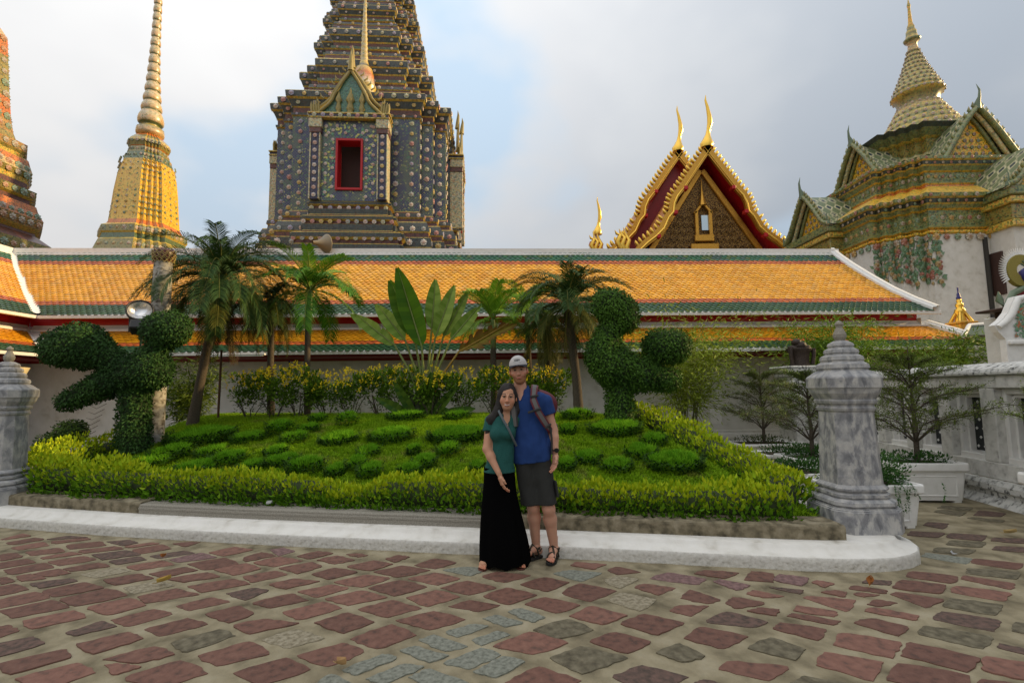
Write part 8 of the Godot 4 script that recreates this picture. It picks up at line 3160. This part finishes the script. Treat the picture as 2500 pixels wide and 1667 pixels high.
		part("leaf_stalk", g.mesh(), once("stalk", L(0.3, 0.2, 0.06), 0.8), o)
	for q in [[4.02, -4.72, "crumpled scrap of silver foil on the paving right of the rounded kerb end"], [4.62, -4.42, "tiny bluish scrap of paper on the paving in the right corner"]]:
		o = thing("litter_scrap", q[2], "litter", Vector3(q[0], 0.015, q[1]), 0.6)
		g = Geo.new()
		g.fan([Vector3(-0.03, 0, 0), Vector3(0.03, 0.0, -0.01), Vector3(0.02, 0.022, -0.02), Vector3(-0.02, 0.018, -0.02)], Vector3(0, -1, -1))
		g.fan([Vector3(-0.03, 0, 0), Vector3(0.03, 0.0, -0.01), Vector3(0.01, 0.004, 0.03)], Vector3(0, -1, 0))
		part("foil", g.mesh(), once("foil", L(0.7, 0.72, 0.75), 0.3, 0.6), o)
	o = thing("paper_scrap", "pale crumpled scrap of paper on the granite ledge under the golden hedge", "litter", Vector3(-2.77, 0.30, -5.78), 0.3)
	g = Geo.new()
	g.box(Vector3(0, 0.02, 0), Vector3(0.07, 0.035, 0.05), 0.012, Basis(Vector3.RIGHT, 0.3))
	part("paper", g.mesh(), once("paper", L(0.5, 0.5, 0.48), 0.9), o)


func stone_tables() -> Array:  # kind of stone, then its four corners in centimetres
	var row_0 := PackedInt32Array([
		0, -540, -547, -527, -563, -510, -556, -526, -539,
		0, -517, -529, -503, -548, -484, -534, -502, -521,
		0, -559, -558, -557, -580, -539, -572, -551, -558,
		0, -494, -549, -467, -560, -458, -554, -483, -541,
		0, -466, -535, -442, -547, -423, -533, -450, -522,
		0, -437, -517, -412, -529, -396, -520, -424, -508,
		0, -488, -514, -467, -526, -450, -514, -470, -502,
		0, -456, -496, -441, -512, -425, -505, -448, -492,
		1, -412, -503, -389, -515, -365, -501, -390, -488,
		1, -380, -484, -363, -496, -348, -486, -364, -474,
		0, -437, -484, -417, -498, -397, -488, -416, -472,
		0, -505, -506, -496, -511, -477, -499, -487, -488,
		0, -483, -480, -467, -493, -448, -482, -465, -467,
		0, -458, -463, -439, -480, -418, -467, -439, -452,
		0, -405, -464, -387, -479, -369, -469, -392, -457,
		0, -421, -452, -410, -464, -390, -453, -401, -445,
		0, -430, -446, -424, -452, -400, -441, -415, -435,
		0, -442, -444, -437, -445, -421, -436, -426, -429,
		1, -402, -430, -379, -440, -367, -434, -385, -420,
		4, -378, -450, -359, -465, -340, -456, -358, -441,
		0, -351, -468, -331, -483, -311, -471, -335, -459,
		0, -384, -517, -366, -533, -347, -519, -366, -504,
		0, -400, -528, -383, -540, -371, -536, -390, -524,
		1, -432, -545, -413, -551, -396, -540, -405, -531,
		1, -351, -497, -330, -512, -312, -502, -336, -490,
		5, -324, -485, -307, -504, -284, -490, -310, -478,
		0, -356, -536, -342, -541, -330, -539, -336, -525,
		0, -317, -449, -298, -464, -281, -456, -301, -440,
		0, -299, -473, -276, -489, -253, -472, -274, -457,
		0, -300, -505, -284, -521, -261, -512, -279, -494,
		0, -266, -457, -246, -472, -226, -459, -241, -443,
		0, -293, -437, -268, -450, -251, -440, -274, -429,
		0, -346, -436, -327, -449, -307, -438, -327, -425,
		0, -264, -420, -237, -434, -217, -423, -246, -407,
		0, -377, -414, -360, -431, -333, -419, -356, -402,
		0, -348, -398, -328, -416, -302, -402, -325, -384,
		0, -425, -419, -415, -429, -392, -417, -403, -406,
		0, -398, -393, -382, -412, -359, -400, -378, -382,
		0, -374, -378, -353, -395, -328, -382, -353, -366,
		0, -341, -361, -320, -376, -301, -365, -323, -349,
		4, -316, -418, -300, -431, -278, -422, -298, -406,
		0, -290, -400, -272, -415, -246, -403, -276, -388,
		0, -314, -382, -295, -397, -274, -384, -289, -369,
		0, -279, -361, -262, -377, -243, -369, -260, -351,
		0, -249, -382, -233, -397, -214, -388, -234, -374,
		1, -224, -404, -210, -414, -195, -410, -203, -391,
		1, -295, -343, -285, -359, -269, -351, -284, -339,
		0, -350, -351, -345, -355, -330, -347, -333, -338,
		1, -328, -327, -312, -338, -296, -329, -309, -314,
		0, -274, -328, -254, -342, -238, -334, -254, -316,
		0, -246, -346, -228, -362, -208, -353, -229, -337,
		0, -219, -368, -203, -381, -185, -368, -195, -355,
		0, -300, -306, -278, -321, -265, -312, -283, -295,
		0, -242, -309, -223, -323, -205, -314, -219, -305,
		0, -237, -303, -229, -304, -215, -301, -224, -293,
		0, -275, -290, -255, -305, -236, -295, -251, -279,
		0, -215, -290, -196, -307, -172, -293, -191, -281,
		3, -216, -328, -196, -345, -181, -336, -198, -317,
		0, -188, -312, -167, -328, -147, -313, -171, -301,
		0, -189, -351, -174, -359, -147, -353, -172, -339,
		0, -157, -293, -135, -308, -116, -296, -135, -281,
		1, -508, -558, -494, -570, -469, -563, -498, -556])
	var row_1 := PackedInt32Array([
		5, -243, -512, -232, -517, -216, -506, -226, -493,
		0, -207, -491, -193, -505, -176, -498, -192, -483,
		0, -183, -479, -169, -491, -149, -478, -163, -468,
		0, -240, -475, -223, -490, -197, -478, -216, -463,
		0, -257, -489, -248, -504, -229, -493, -249, -478,
		0, -209, -459, -186, -473, -173, -462, -187, -445,
		0, -231, -440, -211, -452, -195, -443, -216, -427,
		0, -174, -443, -159, -457, -136, -447, -155, -431,
		0, -200, -421, -185, -433, -162, -427, -182, -412,
		0, -149, -461, -130, -475, -111, -466, -126, -450,
		0, -121, -447, -101, -461, -75, -449, -98, -434,
		0, -120, -480, -110, -490, -99, -484, -110, -471,
		0, -89, -462, -74, -479, -54, -468, -70, -453,
		2, -62, -449, -42, -456, -26, -450, -37, -435,
		0, -147, -425, -126, -440, -104, -431, -122, -413,
		0, -88, -430, -69, -443, -46, -429, -62, -416,
		0, -170, -406, -149, -419, -132, -411, -150, -395,
		0, -116, -411, -95, -427, -71, -412, -92, -396,
		0, -58, -410, -39, -424, -15, -409, -35, -396,
		0, -195, -386, -173, -402, -156, -389, -177, -377,
		0, -142, -392, -120, -406, -98, -393, -122, -380,
		0, -81, -392, -62, -405, -43, -392, -63, -376,
		0, -165, -370, -143, -386, -126, -375, -148, -358,
		0, -112, -373, -92, -388, -68, -373, -88, -360,
		0, -48, -376, -34, -386, -12, -377, -26, -367,
		0, -135, -353, -118, -367, -96, -353, -111, -338,
		0, -80, -355, -58, -368, -35, -355, -56, -341,
		0, -103, -330, -83, -349, -64, -334, -84, -318,
		4, -159, -330, -144, -344, -122, -332, -138, -320,
		0, -129, -311, -108, -325, -91, -314, -107, -299,
		2, -97, -295, -79, -311, -70, -306, -87, -290,
		2, -69, -315, -62, -320, -40, -309, -50, -302,
		2, -60, -327, -52, -334, -29, -319, -42, -314,
		2, -45, -338, -28, -348, -18, -345, -36, -331,
		2, -27, -327, -12, -338, -4, -333, -21, -320,
		2, -41, -301, -21, -317, -9, -309, -26, -295,
		2, -81, -286, -64, -300, -52, -297, -70, -281,
		2, -58, -287, -48, -295, -26, -281, -42, -275,
		2, -107, -282, -102, -291, -86, -281, -96, -274,
		2, -22, -356, -13, -361, 5, -350, -7, -344,
		2, -23, -292, -8, -307, 5, -301, -11, -286,
		0, -27, -433, -15, -443, 12, -434, -9, -420,
		0, -161, -494, -152, -497, -140, -491, -148, -486])
	var row_2 := PackedInt32Array([
		0, -24, -393, -7, -408, 16, -394, -5, -378,
		0, 5, -415, 24, -429, 43, -418, 25, -401,
		0, 50, -457, 56, -465, 81, -458, 67, -447,
		0, 80, -445, 90, -452, 106, -439, 86, -434,
		2, 33, -438, 47, -445, 73, -438, 53, -420,
		0, 36, -398, 52, -415, 77, -400, 55, -382,
		4, 72, -421, 85, -430, 100, -423, 81, -405,
		5, 111, -424, 129, -437, 155, -422, 143, -411,
		0, 151, -434, 163, -441, 188, -434, 171, -423,
		0, 94, -406, 103, -413, 124, -404, 108, -392,
		0, 7, -378, 23, -389, 46, -375, 28, -363,
		4, 69, -382, 81, -396, 103, -383, 87, -365,
		0, 38, -358, 55, -373, 76, -358, 57, -346,
		0, 70, -346, 89, -359, 111, -346, 90, -331,
		0, 108, -364, 118, -373, 137, -371, 120, -356,
		0, 123, -385, 135, -400, 150, -382, 138, -376,
		5, 160, -416, 167, -421, 185, -408, 170, -399,
		0, 152, -376, 162, -386, 179, -376, 156, -367,
		3, 12, -339, 35, -353, 50, -338, 27, -327,
		0, -13, -319, 9, -336, 32, -322, 10, -309,
		0, 46, -323, 64, -334, 83, -322, 66, -309,
		0, 105, -326, 120, -340, 145, -327, 124, -313,
		3, 20, -305, 39, -317, 64, -304, 36, -288,
		3, 83, -309, 100, -319, 110, -305, 94, -299,
		0, -5, -281, 13, -296, 34, -282, 15, -270,
		1, 52, -285, 71, -296, 92, -284, 70, -271,
		1, 127, -347, 147, -362, 167, -346, 153, -339,
		0, 113, -291, 122, -299, 151, -293, 134, -280,
		2, -5, -366, 5, -371, 20, -357, 11, -350,
		1, 94, -278, 100, -281, 109, -277, 101, -272])
	var row_3 := PackedInt32Array([
		0, 186, -419, 200, -437, 215, -431, 206, -414,
		5, 209, -418, 220, -430, 239, -421, 224, -406,
		0, 236, -412, 243, -416, 252, -409, 240, -402,
		1, 198, -403, 205, -402, 220, -397, 214, -390,
		0, 175, -392, 183, -398, 200, -386, 183, -385,
		0, 232, -393, 244, -396, 250, -392, 243, -384,
		0, 213, -383, 220, -386, 247, -378, 228, -360,
		0, 156, -372, 166, -385, 179, -374, 156, -367,
		0, 194, -362, 201, -370, 221, -361, 215, -352,
		0, 185, -354, 191, -358, 215, -346, 207, -341,
		0, 162, -363, 173, -367, 184, -364, 177, -355,
		0, 166, -337, 175, -345, 199, -335, 185, -322,
		0, 257, -398, 264, -404, 282, -395, 276, -389,
		0, 253, -387, 258, -391, 271, -387, 257, -383,
		0, 251, -371, 263, -378, 273, -372, 256, -367,
		0, 242, -360, 253, -365, 272, -352, 263, -346,
		0, 223, -343, 238, -349, 252, -337, 238, -326,
		0, 291, -400, 310, -414, 334, -403, 316, -388,
		0, 280, -387, 288, -391, 311, -378, 287, -365,
		0, 319, -421, 333, -433, 359, -420, 342, -407,
		2, 370, -469, 383, -478, 408, -462, 391, -448,
		0, 399, -450, 411, -461, 440, -448, 422, -435,
		3, 373, -427, 385, -438, 417, -429, 400, -414,
		0, 358, -415, 367, -422, 390, -405, 376, -394,
		0, 328, -390, 342, -401, 369, -388, 350, -374,
		3, 301, -366, 318, -379, 343, -367, 323, -352,
		1, 278, -346, 293, -358, 319, -345, 301, -330,
		3, 252, -327, 266, -338, 293, -324, 275, -310,
		0, 192, -316, 206, -330, 233, -318, 215, -301,
		0, 223, -303, 239, -317, 263, -299, 244, -286,
		0, 168, -294, 181, -307, 206, -296, 188, -279,
		0, 197, -279, 214, -294, 242, -282, 222, -265,
		0, 255, -287, 269, -300, 293, -290, 273, -274,
		3, 139, -313, 158, -325, 171, -311, 159, -300,
		3, 144, -276, 155, -283, 175, -275, 155, -267,
		1, 285, -310, 291, -315, 304, -304, 297, -299,
		0, 240, -274, 246, -279, 265, -273, 253, -264,
		3, 313, -330, 327, -341, 339, -333, 325, -322,
		1, 275, -410, 282, -416, 299, -413, 292, -405,
		3, 516, -628, 533, -637, 551, -624, 528, -607,
		3, 536, -647, 553, -659, 580, -648, 560, -632,
		3, 529, -596, 538, -601, 560, -586, 547, -578,
		1, 442, -524, 458, -539, 486, -529, 465, -513,
		1, 475, -512, 487, -522, 515, -515, 499, -502,
		3, 421, -501, 437, -514, 464, -507, 445, -492,
		3, 391, -480, 406, -494, 434, -485, 417, -474,
		1, 409, -534, 423, -547, 451, -539, 433, -525,
		1, 455, -570, 471, -582, 486, -574, 463, -555,
		1, 450, -485, 463, -495, 488, -489, 473, -477,
		1, 547, -609, 575, -632, 593, -618, 571, -602])
	return [row_0, row_1, row_2, row_3]


func clump_rows() -> Array:  # x, z, width and height in centimetres, from the left
	var row_0 := [-553, -896, 115, 23, -460, -879, 55, 14, -419, -907, 47, 26, -383, -988, 31, 15, -373, -859, 42, 16, -370, -914, 35, 13, -312, -948, 36, 25, -291, -844, 62, 13, -208, -981, 72, 15, -203, -839, 70, 18, -108, -962, 50, 15, -92, -825, 89, 17, 89, -823, 23, 13, 118, -918, 57, 19, 164, -815, 82, 17, 210, -754, 33, 13, 519, -1397, 70, 20]
	var row_1 := [-654, -877, 37, 13, -554, -819, 63, 19, -488, -817, 45, 13, -436, -775, 49, 16, -374, -799, 33, 13, -221, -771, 32, 13, -151, -765, 16, 13, -98, -757, 32, 16, 104, -701, 33, 13, 179, -710, 44, 13]
	var row_2 := [-571, -766, 43, 13, -558, -783, 54, 16, -458, -731, 51, 19, -378, -731, 31, 15, -345, -756, 47, 13, -294, -719, 50, 19, -245, -699, 24, 13, -223, -722, 30, 15, -195, -690, 31, 16, -139, -683, 31, 16, -126, -715, 32, 15, -48, -680, 17, 14, 70, -679, 23, 13, 135, -668, 38, 13, 210, -664, 69, 17]
	return [row_0, row_1, row_2]
